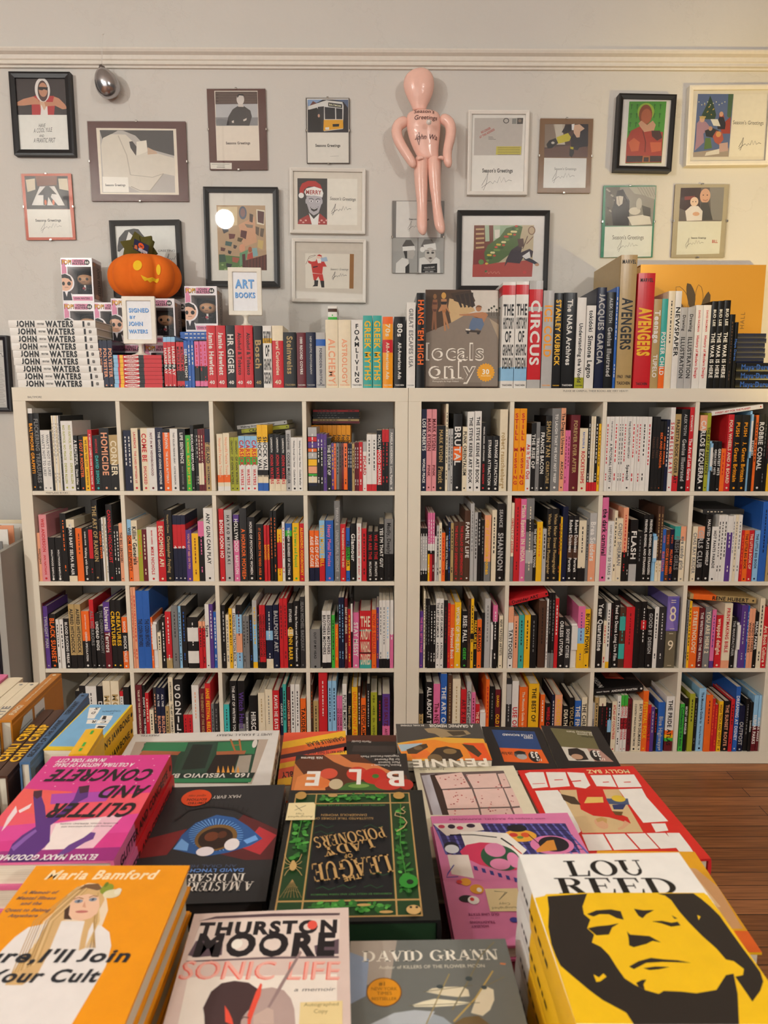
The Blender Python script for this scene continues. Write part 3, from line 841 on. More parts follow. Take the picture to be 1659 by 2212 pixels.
12195 103 291 189 7 pNL 
12302 107 291 202 8 pNL 
12440 112 287 202 4 hMI DIARY OF A GENIUS|SALVADOR DALI
12556 125 243 169 10 pRY 
12685 65 304 185 13 tKK 
12756 244 229 170 10 hPW STAY MESSY
13030 459 237 170 4 hRIb15T@33-35T@72-74K =THE/ANDY/WARHOL/DIARIES
13508 182 242 171 4 pOR NOW IS REVEALED|
13695 98 250 166 10 pUO 
13803 121 280 208 5 pWEb14K 
13930 135 280 197 6 pWEb14K 
14071 145 280 208 6 pWLb14K 
14235 131 280 199 6 pPWt50W 
#1 2 0
15415 131 234 169 8 hUP THE REAL BETTIE PAGE|
15567 65 317 258 10 mIK 
15637 84 286 211 10 pKE 
15725 95 287 195 4 pKE 
15831 103 261 175 5 pKW 
15940 112 261 187 6 pKW 
16057 145 287 207 6 pWK THE ART OF GLAMOUR|A PICTORIAL
16205 150 287 206 4 pWK THE ART OF GLAMOUR|A PICTORIAL
16362 159 280 190 6 pKM 
16526 98 268 181 6 pRO 
16628 164 263 176 5 pOW |Hollywood Book
16801 248 271 209 8 hYW WOMEN OF THE SUN|
17091 230 235 169 7 hKW~G RISE: FALL|GEEK
17324 111 287 206 5 pHK 
17439 112 287 187 4 pYK@50-58K 
17560 136 235 172 7 pKY FREAK LIKE ME|
17701 173 201 146 7 pOK MILBANOS|
17884 112 228 161 10 pKN 
18000 213 287 224 7 hVE 
18237 84 187 111 13 tWK 
18325 165 260 182 4 hKWt26P 
18569 150 216 155 6 pIK NEW TATTOO ARTISTS|
#1 2 1
18930 198 252 169 4 pWKt25F |TATTOOED
19148 192 215 163 7 hFK 
19355 206 219 166 5 hTK 
19583 230 219 157 8 hYK 
19818 253 218 158 6 hKE 
20142 287 276 204 10 hHK 
20457 65 283 230 10 mWM 
20526 109 310 242 8 mKEb20E 
20639 125 311 229 5 mKEb20E 
20779 141 287 213 7 pRW 
20941 230 210 156 6 hKW ORLESS UTOPIA|
21188 235 175 124 5 hDW SOVIET CITIES|
21455 231 182 109 13 tWK 
21689 276 256 174 4 pYUt35P@35-60L 
21973 202 244 174 5 pYK BUTTON POWER|
#1 2 2
22458 261 285 205 8 hKW Year Quarantine|
22723 121 195 143 6 pIR 
22847 129 268 193 4 pWKb10Y 
22984 108 270 187 5 pKM 
23123 235 278 214 10 hKW Feed to Dance Long Live Film
23365 226 250 178 8 hHT@15-38T@60-85T 
23602 331 252 187 6 hRM 
23937 254 273 205 5 hKH 
24204 213 274 197 7 pKW@28-42R 
24436 279 244 189 5 hKV GOOD BY DESIGN|
24737 157 252 196 6 hWK 
24902 283 252 177 7 hDW 
#1 2 3
26010 74 279 188 4 pEK 
26102 96 276 186 7 pYK 
26201 275 253 173 4 pOI STREETNOLOGY|
26509 227 247 181 8 hMW THE WRITING ON THE WALL
26739 252 253 180 4 hEI YOU ARE HERE 2|
27023 161 241 170 6 pPUb12U 
27231 258 218 146 10 pRI wrapped delight|
27492 311 267 197 4 pIRb12F PRINTMAKING BIBLE|
27821 183 211 166 4 hKV THE MANUFACTURER|
28056 118 186 106 13 tWK 
28177 252 259 200 6 hUV 
28433 51 259 205 4 hBW 
28489 117 246 176 4 pFK WINDY STORIES
28617 113 246 178 5 pFK WINDY STORIES
28733 144 231 167 4 hKW MARC PAPER|
28899 192 287 217 7 hIK 
29094 193 252 188 6 hRI |Art Book Culture
#0 3 0
1592 161 261 190 8 pKW 
1758 244 283 184 8 pKE 
2006 427 280 219 10 hWK 
2479 215 282 184 6 pKW DELUSION
2715 290 303 231 7 hIS MODERN
3038 327 304 226 4 hIS MODERN
3375 136 259 207 8 hWEt8R 
3531 219 278 181 5 pKR PUNK
#0 3 1
4030 252 287 213 4 hMI TALES OF THE SAN FRANCISCO CACOPHONY
4285 103 285 189 7 pKW DON'T CALL THE FRENCH
4403 137 254 168 4 pRI 
4545 162 182 127 4 pIK 
4711 114 275 199 10 pDF 
4846 162 274 218 5 hNW~F ALL THE|BUILDINGS
5016 166 274 210 4 hNW~F ALL THE|BUILDINGS
5192 133 197 132 5 pSK 
5331 183 317 219 10 pIK DOMESTIC SCENES|THE ART OF RAMIRO GOMEZ
5528 363 309 222 7 hKW ^GODZILLA
5894 169 160 105 8 pRM 
6079 183 162 117 4 pRM 
6266 280 285 209 7 hWF 
6577 221 271 198 5 hMS THE ENERGY OF THE RIDDLE|
6804 217 292 221 6 hRY JANE FESTIVAL RELOADED
7036 100 207 139 5 pEK 
7141 187 207 153 5 hDE 
#0 3 2
7545 216 205 152 4 pCD 
7810 272 304 206 5 pKW THE ART OF WRITING YOUR NAME
8120 268 304 212 5 pKUb40E Witch Hunt|
8391 130 164 107 10 pEW 
8557 342 241 180 6 hKW |HIRSCHFELD
8931 273 254 190 4 hIS 
9207 297 267 196 7 hIE 
9519 263 263 198 4 hRW KAWS: HE EATS ALONE
9823 97 275 206 5 hNW CASTLES BUILT|
9923 133 289 208 7 pTK 
10096 125 277 217 5 hMF ANOTHER HISTORY
10240 166 289 200 5 pWK 
10424 176 289 191 6 pWK 
10630 213 228 150 8 pOK TAXIDERMY
#0 3 3
11060 61 286 190 8 pHO 
11152 203 219 159 5 pSK 
11374 333 337 251 6 hRW 
11743 148 302 223 8 pLN 
11908 171 304 226 5 pLN 
12100 102 240 177 8 pPM ICE CREAM WORK
12208 102 240 178 6 pPM ICE CREAM WORK
12323 171 290 202 8 pWK FUTURE MEMORY|
12542 143 250 198 6 hKS Not Enough|
12703 227 275 193 10 hYO UNREPENTANT ARTIST
12950 102 281 191 7 pHW 
13075 194 230 182 7 hOK ELASTOPLASM|
13293 153 289 220 10 hKV 
13469 250 253 181 10 pAK ^THE LAND OF CHOCOLATE
13757 148 243 179 6 pKR 
13934 301 247 178 8 pPMt55U JERRY SALTZ|ART IS LIFE
#1 3 0
15415 174 249 172 8 pSKt35K 
15690 280 296 226 10 hKW ALL ABOUT THE BOY
15996 266 290 206 7 pPM |The NEW BLACK
16287 244 333 228 4 pBW THE ART OF|
16562 190 325 237 8 hHS 
16764 316 311 238 6 hIS 
17106 221 266 209 8 hRM ART X FASHION
17348 172 298 196 10 pVK Conflict and Costume|
17539 158 253 187 10 pPM 
17704 158 205 150 5 pRI THE CARTIER|
17883 222 176 105 13 tWK 
18109 135 309 220 6 hOR 
18264 213 277 216 10 hKE 
18495 199 266 181 7 pMY DARIO|OLD BRAND
#1 3 1
18930 207 314 230 6 hDV@8-35V 
19169 258 301 198 8 pWR |USE OF JOY
19459 335 276 192 6 hOI The Monocle Guide to Cosy Homes
19840 407 291 213 4 hYK THE BEST OF|ne
20325 176 244 181 8 pOW 
20534 245 205 147 10 hKR WEIRD CALIFORNIA
20797 113 241 185 10 hNW 
20920 295 241 186 10 hFY ACCIDENTALLY|
21252 222 195 155 7 hKI DEATH ENDS|
21510 199 229 164 10 hKS YOU CAN|
21723 244 219 154 5 pBI THE FINEST|
22010 213 231 154 10 pIK THE CHRISTY|
#1 3 2
22445 81 209 138 7 pVN DARK RIDES
22529 141 233 171 4 pSK 
22693 273 231 168 4 hKMt15I 
22984 83 210 137 8 pKR 
23071 148 208 140 7 pKL@35-60L 
23237 189 215 143 7 pIR ATLAS OF COUNTRIES|
23448 141 238 177 8 pWK 
23592 122 242 173 5 pWRt20G@40-60M GOING TO SLOVENIA
23731 132 241 175 7 pWRt20G@40-60M GOING TO SLOVENIA
23876 154 226 176 8 hMK 
24079 234 219 154 8 pIK COUNTRY WALKS NEAR BALTIMORE
24316 152 220 151 6 pIK DAY TRIPS IN DELMARVA
24485 212 259 190 8 pOY FESTIVAL FOLK
24701 117 202 145 5 pRK WASHINGTON, D.C.
24823 141 193 136 4 pUV 
24993 101 182 133 8 pKR 
25104 273 211 162 6 hBV |Blue Highways
25439 333 235 165 10 hWK@62-70O@70-76Y@76-82Gb18M THE PRIDE ATLAS
#1 3 3
26005 172 204 139 7 pGN Confidentials in the Attic
26191 114 229 166 6 pKW SECRET LOS ANGELES|
26368 203 248 182 6 pAK 
26607 97 228 161 10 pKE 
26740 283 269 212 10 hLN The Monocle Guide to|Building Better Cities
27026 259 243 188 4 hOM 
27304 106 227 162 6 pRO 
27419 114 202 150 6 pRO 
27564 167 216 140 5 pYM HIGH TECH AND HOT POT
27787 252 215 159 8 hKF THE SUNSET ROUTE
28045 141 225 164 4 hRK 
28218 176 278 207 5 pBW DREAMING AT DISNEY
28423 212 196 143 7 hNV |OUTPOST
28679 159 223 168 10 hKE 
28841 110 211 153 5 hKW London
28986 177 240 191 8 hLWb45M |SUBPAR PARKS
29181 107 240 170 8 hLWb45M |SUBPAR PARKS
#0 -1 0
3080 171 176 135 14 dNF POLYESTER
3265 171 176 135 13 dNF POLYESTER
3454 171 176 135 11 dNF POLYESTER
3628 180 176 135 13 dNF POLYESTER
5716 131 191 135 16 dRW@55-65Kt10L HAIRSPRAY
5874 135 191 135 10 dRW@55-65Kt10L HAIRSPRAY
6015 146 191 135 12 dRW@55-65Kt10L HAIRSPRAY
6190 131 173 135 16 dRK@65-88K MULTIPLE MANIACS
6348 130 172 135 10 dRK@65-88K MULTIPLE MANIACS
6486 131 174 135 11 dBW@30-88K SERIAL MOM
6622 105 174 135 13 dBW 
6731 115 174 135 16 dBW 
6890 156 175 135 11 dPR@55-88K 
7049 130 176 135 16 dPR@55-88K 
7197 141 176 135 13 dPR@55-88K 
#0 -1 1
7350 336 228 135 13 aRW Jamie Hewlett|40
7708 350 228 135 12 aRW Jamie Hewlett|40
8070 331 229 172 16 aKW HR GIGER|40
8416 316 229 184 14 aRK Alcohol & Tobacco|40
8742 326 229 174 14 aRK Alcohol & Tobacco|40
9103 326 227 195 14 aKS Bosch|40
9446 321 228 172 16 aWK@20-28Y =THE HISTORY/OF/GRAPHIC/DESIGN
9797 405 228 175 13 aRIt24I Natural Curiosities|40
10213 475 204 175 13 aKS Steinweiss|#T
10713 336 203 156 13 aMW 1000 RECORD COVERS|#T
11061 356 204 154 11 aNV NEW EROTIC PHOTOGRAPHY|#T
11432 351 203 164 11 aVN@12-24B |FORBIDDEN EROTICA#T
11791 465 250 190 14 aIF |ALCHEMY#T
12265 470 250 199 16 aIF |ASTROLOGY#T
12751 436 250 213 16 aWK ^FOAMLIVING#T
13198 341 265 205 12 aTY GREEK MYTHS#T
13560 331 265 221 11 aTY GREEK MYTHS#T
13932 376 261 222 13 aJIt10O@32-50R 70s|All-American Ads#T
14362 416 261 223 12 aKWt10K 80s|All-American Ads#T
14824 327 313 245 13 aWE GREAT ESCAPES USA|#T
#1 -1 0
15195 312 347 289 11 aKO HANG 'EM HIGH|
18386 472 387 319 13 aWK@3-12R@80-93L =/THE/HISTORY/OF/GRAPHIC/DESIGN/#T
18879 472 389 306 14 aWK@3-12R@80-93L =/THE/HISTORY/OF/GRAPHIC/DESIGN/#T
19370 499 392 330 12 aVW@8-24R@28-74R@74-92R CIRCUS
19906 400 357 304 14 aVJ ICE COLD|#T
20315 313 348 272 12 aKY STANLEY KUBRICK|#T
20651 499 349 277 12 aKW The NASA Archives|#T
21174 336 332 277 14 aWKb12A |Understanding the World#T
21527 345 303 261 10 aWK tokidoki|Simone Legno
#1 -1 1
21906 333 368 301 10 aNV JACQUES GARCIA|
22267 343 352 291 16 aKV ALEX TOTH|Genius Illustrated
22614 89 371 319 13 aBW 
22737 599 485 340 16 aSK *-MARVEL@5@86;AVENGERS@32-71@62;-1963  1968@91@90;-TASCHEN@96@84
23401 622 420 340 13 aRY~K *-MARVEL@6@78;AVENGERS@30-72@68;-TASCHEN@96@70
24026 291 327 253 11 aSW Teenage|TUPELO
24330 218 328 276 12 aTWb25O |POSTER CHILD
24554 250 356 306 11 aIK 
24814 227 356 283 11 aWK NEWSPAPER|
25047 246 297 248 10 aVD Drawing|ILLUSTRATION
25302 273 297 250 10 aVD Drawing|ILLUSTRATION
25616 274 306 246 16 aWR DAVID RAIZMAN|History of Modern Design
25894 290 306 252 14 aWR DAVID RAIZMAN|History of Modern Design
26208 213 320 261 13 aKW BUD LEE|THE WAR IS HERE
26426 223 321 255 12 aKW BUD LEE|THE WAR IS HERE
26677 232 324 275 16 aKW BUD LEE|THE WAR IS HERE
26929 186 273 222 16 aKH 
27118 112 244 193 11 aKB Maya Deren|
#0 0 3
11060 92 246 150 165 pJK John Waters|
11162 176 247 150 165 pJK John Waters|
11348 176 247 150 165 pJK John Waters|
11534 176 247 150 165 pJK John Waters|
11720 176 247 150 165 pJK John Waters|
11906 176 247 150 165 pJK John Waters|
12092 176 247 150 165 pJK John Waters|
12278 176 247 150 165 pJK John Waters|
12464 176 247 150 165 pJK John Waters|
#0 -1 1
11762 350 324 150 200 aWG@3-7H@13-17G@18-22H '''
def load_books():
    u = r = c = 0; n = 0; total = {}
    def kindw(s): return {'d': 'disc case', 'm': 'magazine', 't': 'tab divider', 'a': 'art book', 'h': 'hardcover'}.get(s[0], 'paperback')
    for ln in BOOKS.strip().split('\n'):
        if ln[0] == '#': u, r, c = map(int, ln[1:].split()); n = 0; continue
        x, t, h, d, rec, spec, title = ln.split(' ', 6) if ln.count(' ') >= 6 else (ln+' ').split(' ', 6)
        k, body, ink, ink2, bands = parse_spec(spec)
        side = ('left', 'right')[u]
        if r >= 0:
            zb = cellz(r)[1]; where = '%s from left in %s-row %s cubby of %s bookcase' % (ORD[n], ROWN[r], CELLN[c], side)
            grp = 'books in the %s row, %s cubby of the %s bookcase' % (ROWN[r], CELLN[c], side)
            if c > 3 or int(rec) > 100: where = '%s from left in the back row of left bookcase' % ORD[n]
        else:
            zb = TOP; kk = (u, c, k == 'd'); base = total.get(kk, 0); total[kk] = base+1
            if k == 'd': where = '%s standing disc from left on the left bookcase' % ORD[base]
            elif u == 0: where = "%s from left in left bookcase's art row" % ORD[base]
            else:
                q = total.get('R', 0); total['R'] = q+1
                where = "%s from left in right bookcase's art row" % ORD[q]
            grp = ('discs standing' if k == 'd' else 'art books')+' on top of the %s bookcase' % side
        if r < 0 and int(rec) > 100: where = 'standing behind the cream art books on left bookcase'
        bl = [CN[b[2]] for b in bands if b[2] != body]
        desc = CN[body]+' '+kindw(spec)
        if k in 'tm' or not title: desc = (CN[body]+' and '+bl[0] if bl else CN[body])+' '+kindw(spec)
        else: desc += ' with %s lettering' % CN[ink].split()[-1] if not bl else ' banded in %s' % bl[0].split()[-1]
        book(spec, int(t)/1e4, int(h)/1e3, int(d)/1e3, title.strip(), (int(x)/1e4, int(rec)/1e3, zb+.0003), desc+', '+where, grp); n += 1
load_books()

# books lying on their sides: the spine faces the room, the top of the book points left
def lie_rot(a=0): return (Matrix.Rotation(a, 3, 'Y') @ Matrix(((0, 0, -1), (0, 1, 0), (1, 0, 0)))).to_euler()
def lying(spec, t, h, d, title, loc, label, group=None, a=0): return book(spec, t, h, d, title, loc, label, group, lie_rot(a))
LIES = [
('pVK', 0.0155, 0.2003, 0.19, 'Walking through Clear Water|', (1.0116, 0.152, 1.3721), -0.1085, 'white paperback lying tilted on the books in top-row third cubby of left bookcase'),
('pAK', 0.015, 0.1912, 0.19, 'CRACKPOT|', (1.02, 0.15, 1.3554), -0.1039, 'olive paperback lying tilted under the white one in top-row third cubby of left bookcase'),
('hWR', 0.0165, 0.1964, 0.24, 'STREET ART FOR THE PLANET|', (2.8408, 0.012, 1.4377), -0.1442, 'white hardcover lying tilted across the books in top-row last cubby of right bookcase'),
('hRK', 0.022, 0.1588, 0.2, 'Outsider ART|', (2.0518, 0.02, 0.7007), -0.2531, 'red hardcover lying tilted across pastel books in third-row second cubby of right bookcase'),
('hSK@5-40O', 0.0215, 0.2639, 0.26, '|RENE HUBERT', (2.8734, 0.012, 0.6719), 0.0724, 'tan hardcover lying across the books in third-row last cubby of right bookcase'),
('hDI', 0.0195, 0.1598, 0.24, '', (2.8078, 0.03, 1.0277), -0.0006, 'dark hardcover lying across white paperbacks in second-row last cubby of right bookcase'),
('hKW', 0.0265, 0.2026, 0.25, 'NIGHT TRAINS|ANDREW MARTIN', (2.4514, 0.02, 0.3027), -0.0883, 'big black hardcover lying across books in bottom-row third cubby of right bookcase'),
('mMK', 0.0085, 0.1894, 0.14, '', (1.3007, 0.168, 1.3749), -0.0013, 'navy magazine lying flat, sixth from top above the orange back row'),
('mSK', 0.0085, 0.186, 0.14, '', (1.2989, 0.168, 1.3842), -0.0014, 'tan magazine lying flat, fifth from top above the orange back row'),
('mKE', 0.0085, 0.1864, 0.14, '', (1.3008, 0.168, 1.3936), -0.0014, 'black magazine lying flat, fourth from top above the orange back row'),
('mKE', 0.0085, 0.1873, 0.14, '', (1.299, 0.168, 1.4029), -0.0014, 'second black magazine lying flat, third from top above the orange back row'),
('mKE', 0.0085, 0.1876, 0.14, '', (1.3009, 0.168, 1.4118), -0.0014, 'topmost black magazine lying flat, second from top above the orange back row'),
('mRK', 0.0085, 0.1843, 0.14, '', (1.299, 0.168, 1.4206), -0.0014, 'red magazine lying flat, first from top above the orange back row')
]
for spec, t, h, d, title, loc, a, label in LIES:
    ro = lying(spec, t, h, d, title, loc, label, None, a)
    if 'NIGHT' in title:
        m = MB(); art(m, [('t', 'NIGHT', .25, .82, .1, 'W', dict(b=1)), ('t', 'TRAINS', .55, .82, .1, 'W', dict(b=1)), ('p', '.3,.25 .8,.3 .85,.6 .4,.6', 'b8402c'), ('p', '.35,.3 .75,.33 .5,.5', 'e07a5a'), ('p', '.2,.0 .9,.05 .9,.2 .3,.2', '3a2c28')],
                      lambda a_, b_, z: (t+z+.0002, a_, b_), d, h); m.build('cover_print', ro)
for i in range(9):
    dx = (-.020, -.017, -.015, -.0145, -.012, -.0095, -.006, -.003, 0)[8-i]
    lying('hWK', .0268, .322, .236, '*JOHN@10-31@74;POPE OF TRASH@33-41@24;WATERS@43-75@74;I@85-89@66;MUSEUM@91-94@40', (.3455+dx, .008+.001*((i*5) % 3), TOP+.0003+i*.0273),
          'white hardcover with bold black spine lettering, %s from the bottom of the white stack' % ORD[i], 'white hardcovers stacked on the left bookcase')
for i in range(8):
    lying('dRR@0-9L@13-20Y@52-63K', .0138, .19, .135, '*OVAL@23-53@50;HAIRSPRAY@27-49@52', (0.5682+.0006*((i*3) % 4), .012, TOP+.0004+i*.0151),
          'red disc case lying flat, %s from the bottom of the red stack' % ORD[i], 'red disc cases stacked under the small sign')
for i in range(3):
    lying('aKB', .0315, .30, .2, '*Maya Deren@6-46@58;CHOREOGRAPHED FOR CAMERA@6-46@16;FILM@64-78@30', (2.7285+.302, .02, TOP+.0004+i*.0321),
          'black art book with blue title lying flat, %s from the bottom of its stack' % ORD[i], 'black art books with blue titles lying on the right bookcase')
for i in range(6):
    lying('hNK', .0178, .20, .15, '', (2.8475+.002*((i*5) % 3)-.002, .045, TOP+.0975+i*.0183),
          'plain navy cloth hardcover lying flat, %s from the bottom of the navy pile' % ORD[i], 'navy cloth hardcovers piled before the gold box')

# ---------------------------------------------------------------- face-out skater book, gold box
def face_out():
    W, H, t = .277, .362, .018
    p = (1.5551, 0.0600, 1.5157)
    # the upright book turned so that its front cover faces the room, leaning back a little on a clear stand
    r = tag(empty('art_book', (p[0], .055, TOP+.004), (Matrix.Rotation(-.06, 3, 'X') @ Matrix.Rotation(-pi/2, 3, 'Z')).to_euler()), 'face-out art book with a squatting skateboarder on its brown cover', 'book')
    book_mesh('h', t, H, W, 'hHW', '', r)
    Zx = lambda x: (x-220)/620; Zy = lambda y: (950-y)/790
    def PP(s, c): return ('p', ' '.join('%.3f,%.3f' % (Zx(float(q.split(',')[0])), Zy(float(q.split(',')[1]))) for q in s.split()), c)
    def EE(x, y, rx, ry, c): return ('e', Zx(x), Zy(y), rx/620, ry/790, c)
    it = [('r', .01, .005, .995, .995, '7a6a5c'), PP('225,165 830,165 835,380 740,360 560,360 450,440 225,520', 'cfc8bc'), PP('225,165 600,165 640,250 560,330 430,430 225,540', '4a3422'),
          PP('420,230 600,270 640,330 560,360 440,440 410,300', 'c8a878'), PP('430,190 600,165 640,290 610,300 460,250', '3c2a1c'), *[PP('%d,%d %d,%d %d,%d %d,%d' % (470+i*40, 205-i*6, 500+i*40, 200-i*6, 530+i*32, 300, 515+i*32, 305), '2c1e16') for i in range(4)],
          PP('225,510 450,420 560,360 740,365 840,480 840,940 225,940', '86786a'), PP('760,390 840,440 840,560', 'a8957c'), PP('640,345 840,340 840,400 700,372', '6a6258'),
          *[EE(755+i*22, 322-(i % 3)*14, 9, 9, '3a3c2c') for i in range(5)], *[PP('%d,330 %d,330 %d,372 %d,372' % (753+i*22, 757+i*22, 757+i*22, 753+i*22), '4a3c2c') for i in range(5)],
          # two walkers
          EE(298, 215, 15, 20, '8a6038'), PP('280,240 318,240 322,300 310,340 316,480 300,490 292,400 284,490 270,480 280,340 272,300', '8a5a3c'), PP('278,262 318,262 316,280 280,280', '5a3428'), PP('280,318 314,318 308,338 288,338', '5a3428'),
          EE(372, 208, 20, 26, 'c8964a'), PP('350,235 396,235 402,300 430,350 424,352 392,310 388,350 402,400 424,470 412,480 384,410 396,490 378,495 370,400 360,330 330,340 328,330 350,290', 'b07a50'), PP('348,256 400,256 396,280 352,280', '221c1c'), PP('358,322 396,322 388,345 366,345', 'a86a3c'),
          # skater
          EE(668, 310, 24, 26, 'b07850'), PP('640,310 650,290 690,290 700,310 690,300 655,300', '6a4424'), PP('640,345 700,340 730,345 748,362 715,420 700,432 686,422 712,372 700,400 640,400 625,370 540,370 505,366 505,358 560,356', 'b07850'),
          PP('620,385 700,392 716,440 690,490 655,470 620,500 585,480 600,420', '5c6f8c'), PP('560,482 690,490 685,508 560,500', '3a2c22'), EE(580, 508, 12, 9, '221c1a'), EE(668, 512, 12, 9, '221c1a'), PP('560,475 600,478 598,490 562,488', 'e0d8c8'),
          ('t', 'locals', .41, .365, .17, 'f0e8da', dict(w=.83, b=1)), ('t', 'locals', .41, .365, .157, '84776a', dict(w=.80)),
          ('t', 'only', .37, .18, .17, 'f0e8da', dict(w=.66, b=1)), ('t', 'only', .37, .18, .157, '84776a', dict(w=.63)),
          ('t', 'California Skateboarding 1975-1978', .31, .083, .014, 'efe6d6', dict(w=.43)), ('t', 'Photographs by Hugh Holland', .28, .058, .014, 'efe6d6', dict(w=.36)),
          *[('e', .832+.11*math.cos(k*pi/10), .15+.086*math.sin(k*pi/10), .014, .011, 'e8a21c', dict(n=8)) for k in range(20)], ('e', .832, .15, .11, .086, 'e8a21c'), ('t', '30', .832, .158, .048, 'f6efe0', dict(b=1)), ('t', 'POSTERS', .832, .115, .016, 'f6e2b0', dict(w=.13))]
    m = MB(); art(m, it, lambda a, b, z: (t+.0003+z, a, b), W, H, dz=.000015); m.build('cover_print', r)
    s = tag(empty('book_stand', (p[0]+.143, .05, TOP)), 'clear plastic stand under the face-out skater book', 'stand')
    m = MB(); m.box(-.09, -.022, 0, .09, .03, .003, PLASTIC); m.box(-.07, -.022, .003, .07, -.019, .022, PLASTIC); m.build('tray', s)
face_out()
def gold_box():
    p = (2.4616, 0.3400, 1.9355); x0 = p[0]; x1 = 2.9769; z1 = (2.7070, 0.3450, 2.0202)[2]
    r = tag(empty('gift_box', (x0, .335, TOP)), 'large glossy gold book box standing against the wall at the far end', 'book box')
    W, H = x1-x0, z1-TOP
    g = mat('dba040', .25, metal=.35, var=.05, scale=3)
    m = MB(); m.box(0, .004, 0, W, .055, H-.001, g); m.build('tray', r, bevel=.003)
    m = MB(); m.box(-.002, 0, 0, W+.002, .0038, H, g); m.box(-.002, 0, H, W+.002, .057, H+.003, g)
    gx = lambda x: (x-612)/1050; gz = lambda y: (1110-y)/980
    it = []
    for k in range(9):                                   # a fan of feathers, alternately filled
        a = pi*(.98-k*.11); n = 9; L1 = []; L2 = []
        for i in range(n):
            q = i/(n-1); rr = .13+.21*q; w = .10*math.sin(pi*(q*.88+.04))**.8*(.6+.5*q)
            cx, cy = .40+rr*math.cos(a+.25*q)*.78, .50+rr*math.sin(a+.25*q)*1.05
            px_, py_ = -math.sin(a), math.cos(a); L1.append((cx+px_*w*.42, cy+py_*w*.5)); L2.append((cx-px_*w*.42, cy-py_*w*.5))
        poly = L1+L2[::-1]
        if k % 2: it.append(('p', poly, '4a3a22'))
        else: it.append(('l', poly+[poly[0]], .0035, '4a3a22'))
    it += [('t', 'MANLY P. HALL', .845, .42, .034, '6a4c1c', dict(rot=pi/2, gap=.12)), ('t', 'TASCHEN', .935, .36, .016, '6a4c1c', dict(rot=pi/2, gap=.1))]
    art(m, it, lambda a, b, z: (a, -.0003-z, b), W, H); m.build('lid', r)
gold_box()

# ---------------------------------------------------------------- numbered boxes in the third row
def number_box(ch, p, w, h, d, c, ink, label):
    r = tag(empty('slipcase_book', p), label, 'book', 'thick numbered volumes in the third row')
    m = MB(); m.box(0, 0, 0, w, d, h, mat(c, .3))
    art(m, [('t', ch, .5, .62, .26, ink, dict(b=0, w=.62 if ch != '8' else .6)), ('r', .3, .93, .7, .945, ink), ('r', .3, .06, .7, .075, ink)] if ch == '9' else
        [('p', '.05,.05 .7,.05 .4,.5 .1,.9', '8a74b8'), ('p', '.95,.95 .4,.95 .7,.45 .95,.2', '5a56a8'), ('t', ch, .5, .5, .42, ink, dict(w=.6)), ('r', .3, .88, .7, .9, ink), ('r', .3, .82, .7, .84, ink), ('r', .3, .06, .7, .075, ink)],
        lambda a, b, z: (a, -.0002-z, b), w, h); m.build('cover', r, bevel=.0015)
    g = MB(); g.box(.003, .004, h, w-.003, d-.004, h+.0004, PAGES); g.build('pages', r)
number_box('9', (2.5221, .006, cellz(2)[1]+.0003), .041, (2.5348, 0.0060, 0.5605)[2]-cellz(2)[1]-.001, .19, '6f6650', 'I', 'thick brown volume with a large numeral nine, right end of third-row third cubby')
number_box('8', (2.5199, .003, (2.5348, 0.0060, 0.5605)[2]+.0008), .047, .142, .21, '6f60a6', 'I', 'thick purple volume with a large numeral eight, on top of the numeral nine')

